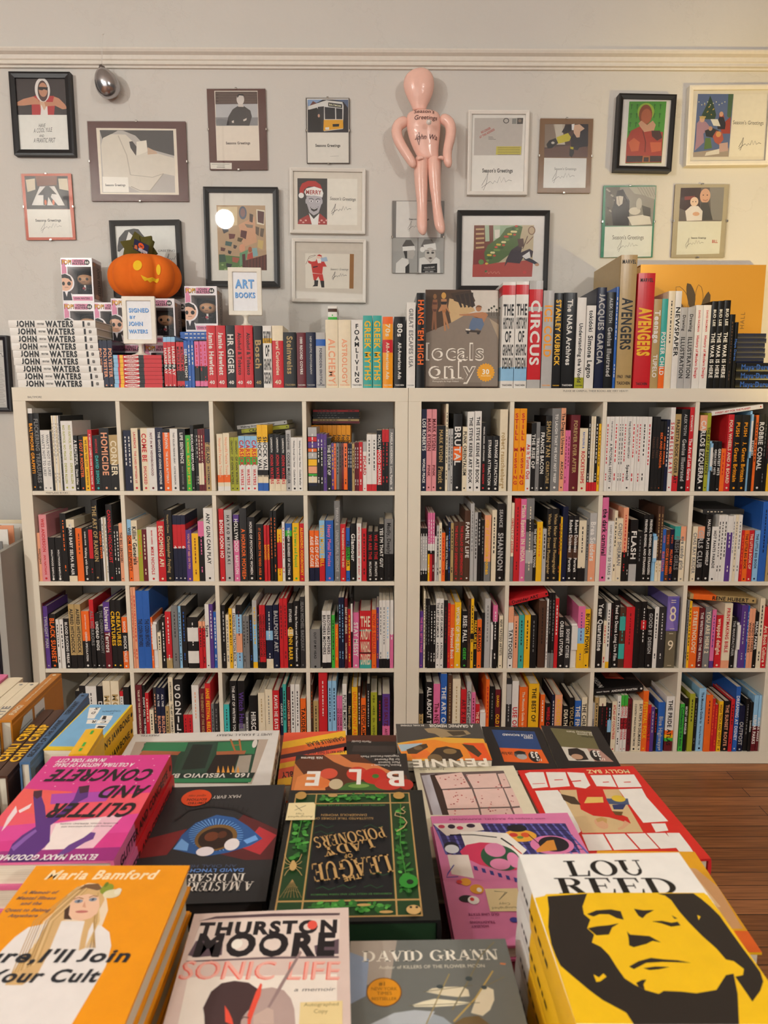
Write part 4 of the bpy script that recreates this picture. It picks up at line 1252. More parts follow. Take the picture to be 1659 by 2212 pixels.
# ================================================================ boxed figures
def figure_box(name_label, loc, w=.125, h=.172, d=.096):
    r = tag(empty('boxed_figure', loc), name_label, 'boxed toy', 'boxed vinyl figures around the stuffed pumpkin')
    wt = mat('ece8ea', .25); pk = mat('d98aa8', .25)
    m = MB(); m.box(0, 0, .8*h, w, d, h, wt); m.box(0, 0, 0, w, d, .18*h, wt); m.box(0, 0, .18*h, .2*w, d, .8*h, wt)
    m.box(.2*w, d-.002, .18*h, w, d, .8*h, mat('4a4648', .3)); m.box(w-.0015, .30*d, .18*h, w, d-.002, .8*h, mat('6a5a54', .3)); m.box(.96*w, 0, .18*h, w, .004, .8*h, wt)
    F = [('r', .02, .80, .14, .97, 'd98aa8'), ('r', .02, .19, .17, .8, 'd98aa8'), ('r', .36, .835, .8, .965, 'd98aa8'), ('e', .84, .9, .085, .06, '221f20'), ('t', '66', .84, .9, .055, 'W', dict(b=1)),
         ('t', 'JOHN', .57, .928, .05, '221f20', dict(b=1)), ('t', 'WATERS', .57, .868, .05, '221f20', dict(b=1, w=.42)), ('t', 'POP!', .19, .9, .1, '221f20', dict(b=1, w=.33)), ('t', 'POP!', .19, .905, .085, 'e8a81c', dict(b=1, w=.29)),
         ('r', .24, .035, .96, .13, 'd98aa8'), ('t', 'JOHN WATERS', .62, .085, .042, '221f20', dict(b=1, w=.5)),
         ('e', .13, .44, .27, .21, 'ece8ea'), ('p', '0,.2 .3,.2 .34,.02 0,.02', 'ece8ea'), ('e', .1, .44, .25, .185, 'e2b498'), ('p', '0,.62 .12,.64 .28,.58 .33,.48 .3,.47 .22,.53 .1,.55 0,.54', '26221f'), ('e', .23, .42, .06, .045, '1a1818'), ('e', .05, .42, .045, .045, '1a1818'), ('l', '.08,.335 .2,.335', .012, '4a302a'), ('p', '.02,.24 .26,.24 .31,.04 .02,.04', '26242c'), ('p', '.08,.24 .18,.24 .13,.12', 'ece8ea')]
    F = [q for q in F]
    art(m, F, lambda a, b, z: (max(0.0005, a), -.0006-z, b), w, h, dz=.00002)
    S = [('r', .05, .08, .95, .92, '8a7468'), ('t', 'JOHN WATERS', .62, .5, .16, '3a302c', dict(rot=-pi/2, w=1.15, b=1)), ('r', .12, .84, .35, .91, 'b87a4a'), ('e', .4, .14, .2, .06, 'c89a80')]
    art(m, S, lambda a, b, z: (w+.0004+z, a, b), d, h)
    m.build('carton', r, bevel=.0008)
    f = MB(); cx, cy = .62*w, .5*d; hz = .56*h
    f.ball((cx, cy, hz), .27*w, .26*d, .135*h, mat('cf9f78', .35)); f.ball((cx, cy+.006, hz+.028*h+.006), .275*w, .26*d, .12*h, mat('2a2422', .4))
    for s in (-1, 1): f.ball((cx+s*.11*w, cy-.245*d, hz-.012*h), .042*w, .012*d, .03*h, mat('141213', .2), 12, 8)
    f.box(cx-.05*w, cy-.265*d, hz-.075*h, cx+.05*w, cy-.25*d, hz-.068*h, mat('3a2620'))
    f.rings([[(cx+a*math.cos(j*pi/5), cy+b*math.sin(j*pi/5), z) for j in range(10)] for z, a, b in ((.19*h, .1*w, .1*d), (.3*h, .12*w, .11*d), (.42*h, .13*w, .12*d))], mat('24222a'))
    f.box(cx-.03*w, cy-.135*d, .3*h, cx+.03*w, cy-.11*d, .42*h, mat('W'))
    for s in (-1, 1): f.tube([(cx+s*.12*w, cy, .41*h), (cx+s*.17*w, cy-.1*d, .34*h), (cx+s*.1*w, cy-.22*d, .33*h)], .035*w, mat('24222a'), 6)
    f.ball((cx, cy-.24*d, .335*h), .05*w, .05*d, .03*h, mat('b8505a')); f.build('figure', r)
    p = MB(); p.box(.2*w, .0012, .18*h, .96*w, .0018, .8*h, PLASTIC); p.box(w-.0012, .004, .18*h, w-.0006, .30*d, .8*h, PLASTIC); p.build('window_pane', r)
def all_boxes():
    hA = .1725
    xa = 0.1024; xa2 = 0.1022; xb = 0.2233; xc = 0.3354; xe = 0.4564; xg = 0.6235
    for i in range(3):
        figure_box('boxed vinyl figure in pink and white carton, %s of the leftmost three-high column' % ('bottom', 'middle', 'topmost')[i], ((xa2, xa2, xa)[i], .262, TOP+.0005+i*hA))
    for i in range(2):
        figure_box('boxed vinyl figure %s, second column from left behind the disc cases' % ('at the bottom', 'on top')[i], (xb, .264, TOP+.0005+i*hA))
        figure_box('boxed vinyl figure %s, left of the signed-by sign under the pumpkin' % ('at the bottom', 'on top')[i], (xc, .152, TOP+.0005+i*hA))
        figure_box('boxed vinyl figure %s, right of the signed-by sign under the pumpkin' % ('at the bottom', 'on top')[i], (xe, .152, TOP+.0005+i*hA))
        figure_box('boxed vinyl figure %s, behind the box right of the sign' % ('at the bottom', 'on top')[i], (xe+.022, .256, TOP+.0005+i*hA-(.006*i if 0 else 0)))
    figure_box('boxed vinyl figure hidden under the rightmost one, behind the discs', (xg, .152, TOP+.0005))
    for i in range(3):
        lying('dBW', .0147, .19, .135, '', (xg+.165, .152, TOP+.1735+i*.0151), 'blue disc case lying flat under the rightmost boxed figure, %s from bottom' % ORD[i], 'blue disc cases under the rightmost box')
    figure_box('rightmost boxed vinyl figure, standing beside the red art books', (xg, .15, TOP+.2195))
all_boxes()

# ---------------------------------------------------------------- stuffed pumpkin
def pumpkin():
    c = (0.4582, 0.1900, 1.9316); zb = TOP+.3465; rx, ry = .141, .125; hh = .17
    r = tag(empty('plush_pumpkin', (c[0], .195, zb)), 'orange stuffed pumpkin with a yellow embroidered smiling face, sitting on the figure boxes', 'stuffed toy')
    om = mat('e8701a', .85, var=.1, scale=25, bump=.25)
    n, k = 96, 28; rs = []
    for i in range(k+1):
        a = pi*i/k; rr = max(.001, math.sin(a)**.62); z = -math.cos(a)
        ring = []
        for j in range(n):
            t = 2*pi*j/n; lobe = abs(math.sin(4*(t+1.75)))**.6; f = 1-.17*(1-lobe)*math.sin(a)**.5
            dip = -.16*math.exp(-(rr/.28)**2)*(1 if z > 0 else -1)
            ring.append((rx*rr*f*math.cos(t), ry*rr*f*math.sin(t), hh/2+hh/2*(z*.98+dip)))
        rs.append(ring)
    m = MB(); m.rings(rs, om, caps=False); o = m.build('body', r)
    from mathutils.bvhtree import BVHTree
    bv = BVHTree.FromPolygons([Vector(v) for v in m.v], m.f)
    sx = .000372
    def on(x, y): return (x-865)*sx, hh*.5+(215-y)*sx
    def patch(poly, nm, mt):
        mm = MB(); vs = []; fs = []
        cx = sum(p[0] for p in poly)/len(poly); cy = sum(p[1] for p in poly)/len(poly); L = 5; n_ = len(poly)
        for l in range(L+1):
            for p in poly:
                x, z = on(cx+(p[0]-cx)*l/L, cy+(p[1]-cy)*l/L)
                hit = bv.ray_cast(Vector((x, -1, z)), Vector((0, 1, 0)))[0]
                vs.append((x, (hit.y if hit else -.02)-.0022, z))
        for l in range(L):
            for j in range(n_): fs.append((l*n_+j, l*n_+(j+1) % n_, (l+1)*n_+(j+1) % n_, (l+1)*n_+j))
        mm.add(vs, fs, mt); mm.build(nm, r)
    ym = mat('f0c422', .7); el = lambda x, y, a, b: [(x+a*math.cos(2*pi*j/24), y+b*math.sin(2*pi*j/24)) for j in range(24)]
    patch(el(897, 153, 47, 52), 'eye', ym); patch(el(1083, 180, 22, 54), 'eye', ym)
    patch([(930, 248), (960, 268), (990, 275), (1030, 262), (1058, 275), (1085, 265), (1078, 290), (1060, 312), (1030, 296), (1005, 315), (985, 296), (962, 306), (945, 285)], 'mouth', ym)
    m = MB(); m.tube([(.005, 0, hh*.9), (.02, .0, hh+.03), (.032, .004, hh+.055)], [.024, .017, .013], mat('5a5624', .85, bump=.2), 10); m.build('stem', r)
    lf = MB(); L = [(-.07, .0), (-.062, .035), (-.075, .06), (-.04, .066), (-.025, .095), (.0, .075), (.028, .08), (.03, .045), (.045, .02), (.01, -.004), (-.03, -.008)]
    L = [(x*1.2-.008, z*1.1) for x, z in L]; f = [(x, .02, hh*.93+z) for x, z in L]; b = [(x, .032, hh*.93+z) for x, z in L]; q = len(L)
    lf.add(f+b, [tuple(range(q)), tuple(range(2*q-1, q-1, -1))]+[(i, q+i, q+(i+1) % q, (i+1) % q) for i in range(q)], mat('57511f', .85, bump=.2))
    for d_ in ((-.05, .05), (-.02, .085), (.02, .07)): lf.tube([(-.01, .019, hh*.93+.01), (d_[0], .019, hh*.93+d_[1])], .0012, mat('38350f'), 5)
    lf.build('leaf', r)
    t = MB(); W, H = .062, .04
    art(t, [('r', 0, 0, 1, 1, '1e2348'), ('e', .5, .62, .2, .27, 'e0581c'), ('t', 'ee', .5, .62, .2, '1e2348', dict(b=1)), ('p', '.05,.1 .3,.12 .22,.5 .08,.45', 'c8703c'), ('r', .35, .08, .95, .36, 'cfccd4'), ('r', .4, .14, .9, .18, '3a3a4a'), ('r', .4, .26, .9, .29, '3a3a4a')],
        lambda a, b, z: ((a-W/2)*.88+(b-H/2)*.25, -.03-.3*(b-H/2)-z*4, hh+.022+(b-H/2)*.9-(a-W/2)*.42), W, H)
    t.box(-.0004, -.03, hh-.01, .0004, -.029, hh+.02, mat('W')); t.build('tag', r)
pumpkin()

# ---------------------------------------------------------------- small standing signs
def sign(label, loc, lines, rot=0):
    r = tag(empty('sign_stand', loc, (0, 0, rot)), label, 'sign'); W, H, b, z0 = .126, .176, .017, .044
    w = mat('e9e3d4', .3)
    m = MB(); x = W/2; y0, y1 = -.007, .007
    o = [(-x, 0), (x, 0), (x, H), (-x, H)]; i_ = [(-x+b, b), (x-b, b), (x-b, H-b), (-x+b, H-b)]
    vs = [(a, y, z0+c) for y in (y0, y1) for pr_ in (o, i_) for a, c in pr_]
    fs = []
    for k in range(4):
        n = (k+1) % 4; fs += [(k, n, 4+n, 4+k), (8+k, 12+k, 12+n, 8+n), (k, 8+k, 8+n, n), (4+k, 4+n, 12+n, 12+k)]
    m.add(vs, fs, w); m.build('frame', r, bevel=.0025)
    p = MB(); p.box(-x+b, -.001, z0+b, x-b, .001, z0+H-b, mat('e9ebee', .4))
    art(p, lines, lambda a, c, z: (a-x+b, -.0013-z, z0+b+c), W-2*b, H-2*b); p.build('paper', r)
    m = MB(); m.lathe([(.034, 0), (.034, .003), (.022, .006), (.010, .014), (.0075, .028), (.009, .040), (.02, z0+.001)], w, n=28); m.build('foot', r)
bl = '2f6fc0'; sb = '1d4a86'
def bigtext(t, u, v, h, w): return [('t', t, u+.012, v-.009, h, sb, dict(b=1, w=w)), ('t', t, u, v, h, '6fa8e2', dict(b=1, w=w))]
sign('small white sign reading signed, standing on the red disc stack', (0.4678, .075, TOP+.1217), bigtext('SIGNED', .5, .76, .1, .84)+bigtext('BY', .22, .58, .07, .24)+bigtext('JOHN', .36, .41, .1, .58)+bigtext('WATERS', .44, .21, .09, .78))
sign('small white sign reading art books, standing on red spines', (0.8697, .09, (0.8809, 0.0120, 1.7406)[2]+.0015), bigtext('ART', .5, .70, .21, .78)+bigtext('BOOKS', .5, .41, .13, .84), .05)

# ================================================================ wall: frames, doll, ornament
FRAMES=[
(0.0152,2.6101,-0.0018,0.2451,0.3147,0.030,0.022,'1d1b1c',0,'black framed card of a tattooed person in a red hooded vest',[
('r',0,0,1,1,'e6e4dc'),
('p','.061,.944 .913,.945 .916,.5 .069,.497','2e2426'),
('p','.33,.71 .443,.74 .493,.623 .513,.499 .321,.498','b8262a'),
('p','.583,.726 .704,.726 .718,.653 .684,.499 .523,.499','b8262a'),
('p','.451,.711 .562,.711 .584,.506 .482,.498','d8b090'),
('p','.483,.623 .527,.55 .583,.616 .583,.499 .462,.498','e6e0da'),
('p','.073,.643 .197,.688 .361,.718 .438,.681 .473,.623 .352,.623 .19,.607 .079,.607','c88a68'),
('p','.912,.574 .831,.566 .714,.609 .552,.601 .536,.653 .677,.653 .703,.719 .782,.697 .876,.625','c88a68'),
('e',0.519,0.798,0.1245,0.1433,'e6dfd8'),
('e',0.524,0.784,0.0844,0.1243,'4a2c24'),
('e',0.529,0.798,0.0723,0.0847,'c28a6a'),
('p','.452,.834 .612,.828 .601,.791 .54,.806 .518,.791 .459,.798','1a1414'),
('t','HAVE',0.476,0.37,0.0443,'3a3836',{'sh': 0.2,'w': 0.111}),
('t','A COOL YULE',0.486,0.314,0.0503,'3a3836',{'sh': 0.2,'w': 0.306,'rot': 0.067}),
('t','AND',0.46,0.245,0.0296,'3a3836',{'sh': 0.2,'w': 0.081}),
('t','A FRANTIC FIRST',0.501,0.191,0.0535,'3a3836',{'sh': 0.2,'w': 0.356,'rot': 0.021})]),
(0.3895,2.4354,0.0012,0.4010,0.3094,0.012,0.000,'55302a',1,'wide brown clip frame holding a grey photo of a bandaged face lying down',[
('r',0,0,1,1,'5a312b'),
('p','.087,.919 .899,.91 .901,.084 .093,.092','e8dcc8'),
('p','.121,.892 .869,.89 .864,.112 .115,.11','b9b2aa'),
('p','.121,.892 .869,.89 .87,.575 .601,.666 .482,.825 .36,.885','4a4745'),
('p','.121,.892 .31,.89 .143,.778','4a4745'),
('p','.127,.702 .15,.794 .233,.842 .308,.84 .383,.837 .454,.749 .485,.581 .586,.62 .698,.605 .872,.544 .871,.321 .752,.352 .605,.127 .504,.119 .393,.189 .133,.288','d9d0c0'),
('p','.416,.749 .448,.756 .489,.688 .478,.574 .426,.673','3c3634'),
('p','.491,.749 .592,.768 .599,.627 .484,.574','e6dece'),
('p','.601,.681 .687,.628 .698,.6 .598,.589','c8a88c'),
('l','.307,.824 .384,.581 .412,.335',0.01,'b8ae9e'),
('l','.412,.335 .637,.305 .752,.352',0.0075,'b8ae9e'),
('l','.412,.189 .505,.135 .606,.135 .752,.352',0.0088,'a89e90'),
('p','.124,.312 .385,.305 .388,.116 .123,.118','efe9dd'),
('t','Seasons Greetings',0.252,0.207,0.0279,'3a3632',{'b': 1,'w': 0.208})]),
(0.0095,2.2574,0.0105,0.2054,0.2612,0.012,0.000,'c8624a',1,'small salmon bordered card with a dark suit laid on a white bed',[
('r',0,0,1,1,'cf6a50'),
('p','.061,.967 .927,.962 .921,.466 .057,.471','2c2222'),
('p','.276,.962 .715,.959 .697,.826 .303,.815','7a4228'),
('p','.079,.912 .265,.929 .26,.764 .097,.728','d8ccb0'),
('p','.732,.926 .916,.925 .923,.742 .741,.771','d8ccb0'),
('p','.351,.81 .647,.813 .827,.522 .162,.529','e6e2da'),
('p','.475,.818 .536,.814 .683,.688 .586,.698 .557,.652 .692,.522 .593,.527 .507,.653 .47,.524 .397,.533 .412,.681 .301,.681','1e1c24'),
('e',0.445,0.57,0.0247,0.0407,'d8602c',{'n': 10}),
('e',0.603,0.569,0.0247,0.0407,'d8602c',{'n': 10}),
('p','.057,.471 .928,.462 .942,.038 .053,.043','ece8dd'),
('t','Seasons Greetings',0.472,0.3,0.0371,'3a3632',{'b': 1,'w': 0.52}),
('l','.309,.161 .371,.231 .412,.294 .375,.183 .329,.112 .306,.139 .432,.205 .464,.179 .492,.208 .525,.186 .568,.252 .585,.191 .627,.245 .644,.194 .689,.216 .73,.207',0.006,'5a5852')]),
(0.4103,2.0491,0.0147,0.2906,0.3069,0.030,0.020,'2b2927',0,'black framed drawing with bushy dark hair, partly hidden behind the stuffed pumpkin',[
('r',0,0,1,1,'e4e3dc'),
('p','.088,.672 .114,.782 .208,.876 .332,.898 .401,.89 .449,.826 .522,.746 .508,.667 .388,.7 .325,.796 .259,.86 .196,.702 .169,.575 .084,.608','3c3b39'),
('p','.1,.592 .193,.67 .221,.575 .157,.416 .094,.384','cfcdc6'),
('t',"SEASON'S GREETING",0.662,0.607,0.0255,'4a4a48',{'w': 0.491}),
('l','.759,.473 .794,.523 .817,.568 .798,.488 .771,.437 .758,.457 .831,.504 .851,.484 .866,.507 .886,.49 .91,.538 .922,.493 .945,.531 .957,.496 .983,.512 1,.505',0.006,'5a5852')]),
(0.7998,2.5599,0.0065,0.2378,0.3101,0.012,0.000,'55302a',1,'tall brown clip frame, grey photo of a person with folded arms before a brick wall',[
('r',0,0,1,1,'5c352c'),
('p','.127,.977 .864,.976 .869,.116 .128,.117','e4d8c8'),
('p','.143,.967 .858,.965 .855,.55 .136,.549','b9b8b8'),
('p','.143,.967 .858,.965 .858,.816 .139,.813','4c3830'),
('l','.157,.948 .855,.946',0.0052,'8a7466'),
('l','.197,.928 .854,.927',0.0052,'8a7466'),
('l','.154,.909 .853,.907',0.0052,'8a7466'),
('l','.195,.889 .852,.888',0.0052,'8a7466'),
('l','.152,.87 .851,.869',0.0052,'8a7466'),
('l','.193,.85 .851,.849',0.0052,'8a7466'),
('l','.15,.831 .85,.83',0.0052,'8a7466'),
('p','.131,.653 .859,.651 .855,.55 .136,.549','8a8888'),
('p','.315,.554 .351,.66 .429,.75 .526,.794 .63,.787 .733,.734 .755,.659 .704,.548','3b3534'),
('e',0.567,0.872,0.0649,0.0688,'d9cfc6'),
('p','.511,.921 .553,.941 .616,.936 .643,.896 .615,.914 .552,.92 .517,.887','2c2624'),
('p','.522,.812 .61,.812 .619,.779 .525,.782','d0c5bb'),
('p','.602,.622 .666,.644 .66,.617 .611,.602','d8cdc2'),
('p','.408,.607 .444,.617 .444,.584 .411,.584','d8cdc2'),
('t','Seasons Greetings',0.504,0.335,0.0304,'4a3c34',{'b': 1,'w': 0.422}),
('p','.01,.092 .383,.088 .379,.01 .014,.015','e2dccf'),
('l','.036,.072 .344,.071',0.0064,'8a8478'),
('l','.131,.053 .258,.053',0.0064,'8a8478'),
('l','.119,.035 .261,.034',0.0085,'6a6458')]),
(0.8086,2.1359,-0.0034,0.3065,0.3931,0.032,0.021,'201f1e',0,'large black frame with a wide white mat around a busy green and brown painted scene',[
('r',0,0,1,1,'dcd7cc'),
('p','.167,.824 .823,.823 .829,.168 .172,.167','b79a78'),
('p','.183,.808 .447,.809 .441,.625 .178,.6','d8c49a'),
('p','.457,.626 .675,.713 .7,.454 .516,.403','cf9f7c'),
('p','.702,.786 .817,.775 .805,.627 .706,.639','e0d8c0'),
('p','.718,.772 .808,.76 .797,.639 .719,.656','5a3230'),
('e',0.519,0.749,0.0528,0.0662,'5a6272'),
('e',0.519,0.751,0.033,0.0441,'8a6a66'),
('p','.61,.743 .659,.731 .648,.651 .607,.663','54443c'),
('p','.54,.638 .656,.626 .646,.596 .572,.601','8a7c6a'),
('p','.489,.576 .571,.564 .552,.484 .478,.508','5a2c28'),
('p','.688,.614 .738,.602 .727,.516 .686,.54','6a5a4a'),
('p','.754,.596 .804,.59 .785,.504 .744,.516','6a5a4a'),
('p','.718,.479 .792,.467 .773,.38 .707,.404','c9b070'),
('p','.232,.588 .315,.594 .323,.563 .255,.538','3a3a3c'),
('p','.322,.539 .413,.533 .395,.49 .328,.483','6a3430'),
('p','.445,.502 .519,.49 .485,.453 .435,.465','5a4a2a'),
('p','.278,.464 .368,.452 .35,.409 .268,.421','41615a'),
('p','.209,.402 .275,.39 .257,.359 .207,.365','5a3028'),
('p','.384,.428 .434,.415 .408,.384 .38,.393','4a3a34'),
('p','.307,.371 .357,.359 .339,.328 .306,.34','2c2a28'),
('p','.181,.327 .48,.304 .509,.169 .178,.167','5b7a40'),
('p','.181,.327 .264,.328 .278,.253 .186,.246','3b5540'),
('p','.363,.303 .463,.291 .428,.241 .361,.253','a85a44'),
('p','.278,.24 .361,.228 .334,.191 .276,.203','2a2c2a'),
('e',0.227,0.221,0.0167,0.0088,'9ab070',{'n': 10}),
('e',0.262,0.175,0.0167,0.0088,'9ab070',{'n': 10}),
('e',0.299,0.179,0.0167,0.0088,'9ab070',{'n': 10}),
('e',0.336,0.183,0.0167,0.0088,'9ab070',{'n': 10}),
('e',0.373,0.187,0.0167,0.0088,'9ab070',{'n': 10}),
('e',0.409,0.191,0.0167,0.0088,'9ab070',{'n': 10}),
('e',0.446,0.195,0.0167,0.0088,'9ab070',{'n': 10}),
('e',0.483,0.199,0.0167,0.0088,'9ab070',{'n': 10}),
('e',0.499,0.391,0.0399,0.0423,'d89a78'),
('p','.464,.341 .582,.379 .545,.254 .46,.204','6a9a70'),
('e',0.607,0.379,0.0266,0.0299,'a85a34',{'n': 10}),
('p','.572,.329 .639,.354 .646,.28 .562,.279','b84a3a'),
('p','.632,.391 .699,.398 .713,.317 .646,.304','8ab0b0'),
('p','.529,.266 .83,.33 .829,.168 .526,.179','6a3a2c'),
('l','.562,.267 .559,.173',0.0083,'3a2018'),
('l','.605,.277 .602,.173',0.0083,'3a2018'),
('l','.649,.287 .646,.173',0.0083,'3a2018'),
('l','.693,.297 .689,.173',0.0083,'3a2018'),
('l','.736,.307 .733,.174',0.0083,'3a2018'),
('l','.78,.318 .776,.174',0.0083,'3a2018'),
('l','.823,.328 .819,.174',0.0083,'3a2018'),
('p','.497,.329 .539,.335 .542,.179 .501,.179','5a2420')]),
(1.1699,2.5563,0.0016,0.1777,0.2503,0.012,0.000,'4a4640',1,'small dark edged card with a yellow fronted bus on its upper half',[
('r',0,0,1,1,'55504a'),
('p','.023,.991 .976,.993 .971,.012 .017,.011','e3ddd2'),
('p','.036,.977 .97,.978 .965,.478 .033,.477','2a2a30'),
('p','.036,.977 .387,.977 .048,.856','8aa2c4'),
('p','.162,.955 .301,.903 .076,.875','6a3a34'),
('p','.611,.977 .97,.978 .969,.848 .863,.941','5a6a86'),
('p','.048,.875 .471,.968 .835,.941 .862,.885 .844,.531 .392,.493 .384,.847 .047,.824','d9d6d0'),
('p','.047,.819 .258,.856 .265,.483 .04,.511','16161a'),
('p','.272,.866 .413,.875 .406,.483 .27,.483','2a2c30'),
('p','.512,.935 .829,.907 .828,.848 .511,.875','1b1b1e'),
('t','BALTIMORE',0.669,0.89,0.026,'e6e2c0',{'b': 1,'w': 0.277,'rot': -0.13}),
('p','.427,.866 .665,.851 .668,.68 .432,.68','23262c'),
('p','.688,.848 .834,.837 .832,.68 .691,.68','23262c'),
('p','.404,.67 .846,.671 .853,.54 .392,.502','e2a51c'),
('p','.605,.605 .76,.609 .751,.568 .61,.564','1c1c1e'),
('p','.435,.553 .526,.558 .525,.521 .44,.519','e8e4da'),
('e',0.292,0.732,0.0253,0.0261,'c8a088',{'n': 10}),
('p','.235,.698 .339,.698 .35,.493 .223,.492','141418'),
('t','Seasons Greetings',0.494,0.278,0.0415,'2c2a28',{'b': 1,'w': 0.58}),
('l','.541,.112 .74,.116',0.0057,'a09a90')]),
(1.1659,2.2818,-0.0102,0.3115,0.2566,0.022,0.013,'dfdad0',0,'white framed card of a grinning face under a red and white fur trimmed hat',[
('r',0,0,1,1,'ded5c6'),
('p','.099,.849 .494,.85 .491,.143 .1,.146','3a3836'),
('p','.494,.85 .893,.851 .893,.144 .491,.141','ebe5d8'),
('p','.176,.593 .152,.677 .16,.77 .242,.812 .339,.81 .403,.755 .428,.681 .339,.726 .241,.725 .184,.677','b82a26'),
('p','.128,.695 .16,.77 .192,.696 .151,.602 .127,.62','b82a26'),
('e',0.148,0.587,0.0357,0.0412,'efece6'),
('p','.189,.64 .217,.696 .322,.726 .42,.69 .442,.625 .428,.56 .322,.586 .216,.584','efece6'),
('t','MERRY',0.312,0.638,0.0598,'a8342c',{'b': 1,'w': 0.208,'rot': -0.016}),
('p','.216,.575 .322,.59 .423,.569 .416,.456 .378,.324 .313,.282 .256,.332 .224,.453','b9b4b8'),
('e',0.216,0.5,0.013,0.0413,'b9b4b8',{'n': 10}),
('e',0.419,0.498,0.013,0.0413,'b9b4b8',{'n': 10}),
('e',0.281,0.501,0.0228,0.015,'efecec',{'n': 10}),
('e',0.367,0.497,0.0228,0.015,'efecec',{'n': 10}),
('e',0.281,0.501,0.0098,0.0112,'26242a',{'n': 10}),
('e',0.367,0.497,0.0098,0.0112,'26242a',{'n': 10}),
('l','.249,.538 .289,.544 .314,.526',0.0081,'26242a'),
('l','.338,.523 .367,.542 .403,.531',0.0081,'26242a'),
('p','.265,.416 .321,.389 .379,.422 .357,.361 .313,.342 .281,.364','2c2828'),
('l','.276,.402 .321,.38 .37,.407',0.0065,'efecec'),
('p','.1,.146 .117,.216 .24,.294 .313,.153','a8302c'),
('p','.491,.143 .484,.232 .395,.315 .337,.144','a8302c'),
('p','.248,.322 .313,.229 .387,.315 .37,.141 .288,.142','eceae4'),
('e',0.141,0.203,0.0147,0.0132,'e0a8a0',{'n': 10}),
('e',0.174,0.174,0.0147,0.0132,'e0a8a0',{'n': 10}),
('e',0.207,0.205,0.0147,0.0132,'e0a8a0',{'n': 10}),
('e',0.386,0.177,0.0147,0.0132,'e0a8a0',{'n': 10}),
('e',0.419,0.208,0.0147,0.0132,'e0a8a0',{'n': 10}),
('e',0.452,0.178,0.0147,0.0132,'e0a8a0',{'n': 10}),
('e',0.484,0.209,0.0147,0.0132,'e0a8a0',{'n': 10}),
('t',"Season's Greetings",0.702,0.543,0.0487,'2c2a28',{'sh': 0.2,'w': 0.345,'rot': -0.023}),
('l','.55,.338 .584,.406 .605,.467 .59,.36 .564,.289 .55,.316 .625,.381 .647,.357 .662,.387 .685,.365 .708,.431 .722,.371 .745,.422 .76,.375 .786,.396 .812,.389',0.006,'5a5852')]),
(1.1689,2.0046,-0.0121,0.3101,0.2555,0.022,0.013,'dfdad0',0,'white framed card of a figure in a red suit and boots drawing a bow',[
('r',0,0,1,1,'d2c8b9'),
('p','.176,.775 .832,.774 .832,.226 .18,.224','e4dccd'),
('p','.779,.775 .835,.774 .832,.226 .775,.226','9a6a36'),
('p','.25,.642 .316,.653 .341,.721 .399,.722 .432,.645 .469,.569 .416,.568 .407,.451 .275,.468','c8362c'),
('p','.275,.459 .412,.448 .429,.345 .383,.334 .353,.412 .316,.343 .291,.352','c8362c'),
('p','.3,.352 .353,.349 .346,.256 .274,.251 .299,.284','2a2422'),
('p','.379,.344 .432,.345 .436,.238 .396,.237','2a2422'),
('e',0.363,0.711,0.0331,0.0424,'e8c8b4'),
('p','.33,.692 .396,.693 .391,.625 .349,.621','eee8e0'),
('p','.333,.74 .366,.763 .402,.741 .399,.726','c8362c'),
('p','.383,.702 .465,.723 .482,.656 .399,.645','a8bcd0'),
('l','.316,.749 .234,.728 .184,.602',0.005,'6a4a34'),
('l','.217,.69 .32,.743',0.0033,'6a4a34'),
('p','.217,.661 .275,.642 .25,.603 .214,.632','c8362c'),
('p','.28,.565 .346,.576 .346,.563 .283,.546','1c1818'),
('t',"Season's Greetings",0.641,0.531,0.0329,'4a463e',{'sh': 0.3,'w': 0.245}),
('l','.54,.396 .565,.448 .581,.493 .572,.412 .552,.359 .54,.378 .597,.428 .613,.408 .625,.432 .641,.417 .658,.465 .67,.419 .686,.46 .698,.424 .718,.441 .738,.434',0.006,'5a5852')]),
(1.5415,2.1419,-0.0011,0.2166,0.2881,0.012,0.000,'6f6d6a',1,'grey clip frame with two booking photos of a person in a fur trimmed hat',[
('r',0,0,1,1,'75726e'),
('p','.079,.994 .932,.996 .935,.498 .073,.496','dedad3'),
('t','Seasons Greetings',0.518,0.751,0.0236,'2c2a28',{'b': 1,'w': 0.389}),
('l','.301,.622 .346,.678 .373,.727 .356,.639 .321,.581 .302,.603 .4,.656 .431,.636 .45,.661 .481,.643 .508,.697 .53,.646 .558,.689 .58,.65 .613,.669 .648,.662',0.006,'5a5852'),
('p','.007,.489 .492,.49 .491,0 .005,0','a8a6a0'),
('p','.509,.49 1,.492 1,0 .51,0','a8a6a0'),
('p','.202,.386 .267,.462 .362,.463 .434,.386 .435,.344 .202,.343','55524e'),
('p','.202,.368 .434,.381 .449,.323 .21,.305','e8e6e0'),
('e',0.406,0.335,0.0427,0.0273,'e8e6e0',{'n': 10}),
('p','.257,.309 .423,.326 .445,.258 .401,.198 .294,.206','b9b4ac'),
('p','.221,.309 .293,.309 .294,.206 .258,.206','3c3936'),
('p','.069,0 .08,.137 .198,.215 .318,.189 .339,0','e2dfd8'),
('p','.259,.086 .337,.138 .339,0 .26,0','2c2a28'),
('p','.565,.387 .623,.472 .765,.472 .837,.387 .838,.353 .565,.352','6a6763'),
('p','.605,.395 .837,.421 .857,.328 .625,.327','e8e6e0'),
('e',0.589,0.33,0.0475,0.0376,'e8e6e0'),
('e',0.74,0.259,0.1046,0.0995,'c9c3ba'),
('e',0.697,0.284,0.0285,0.0137,'3a3634',{'n': 10}),
('e',0.787,0.285,0.0285,0.0137,'3a3634',{'n': 10}),
('l','.661,.313 .715,.31',0.0095,'3a3634'),
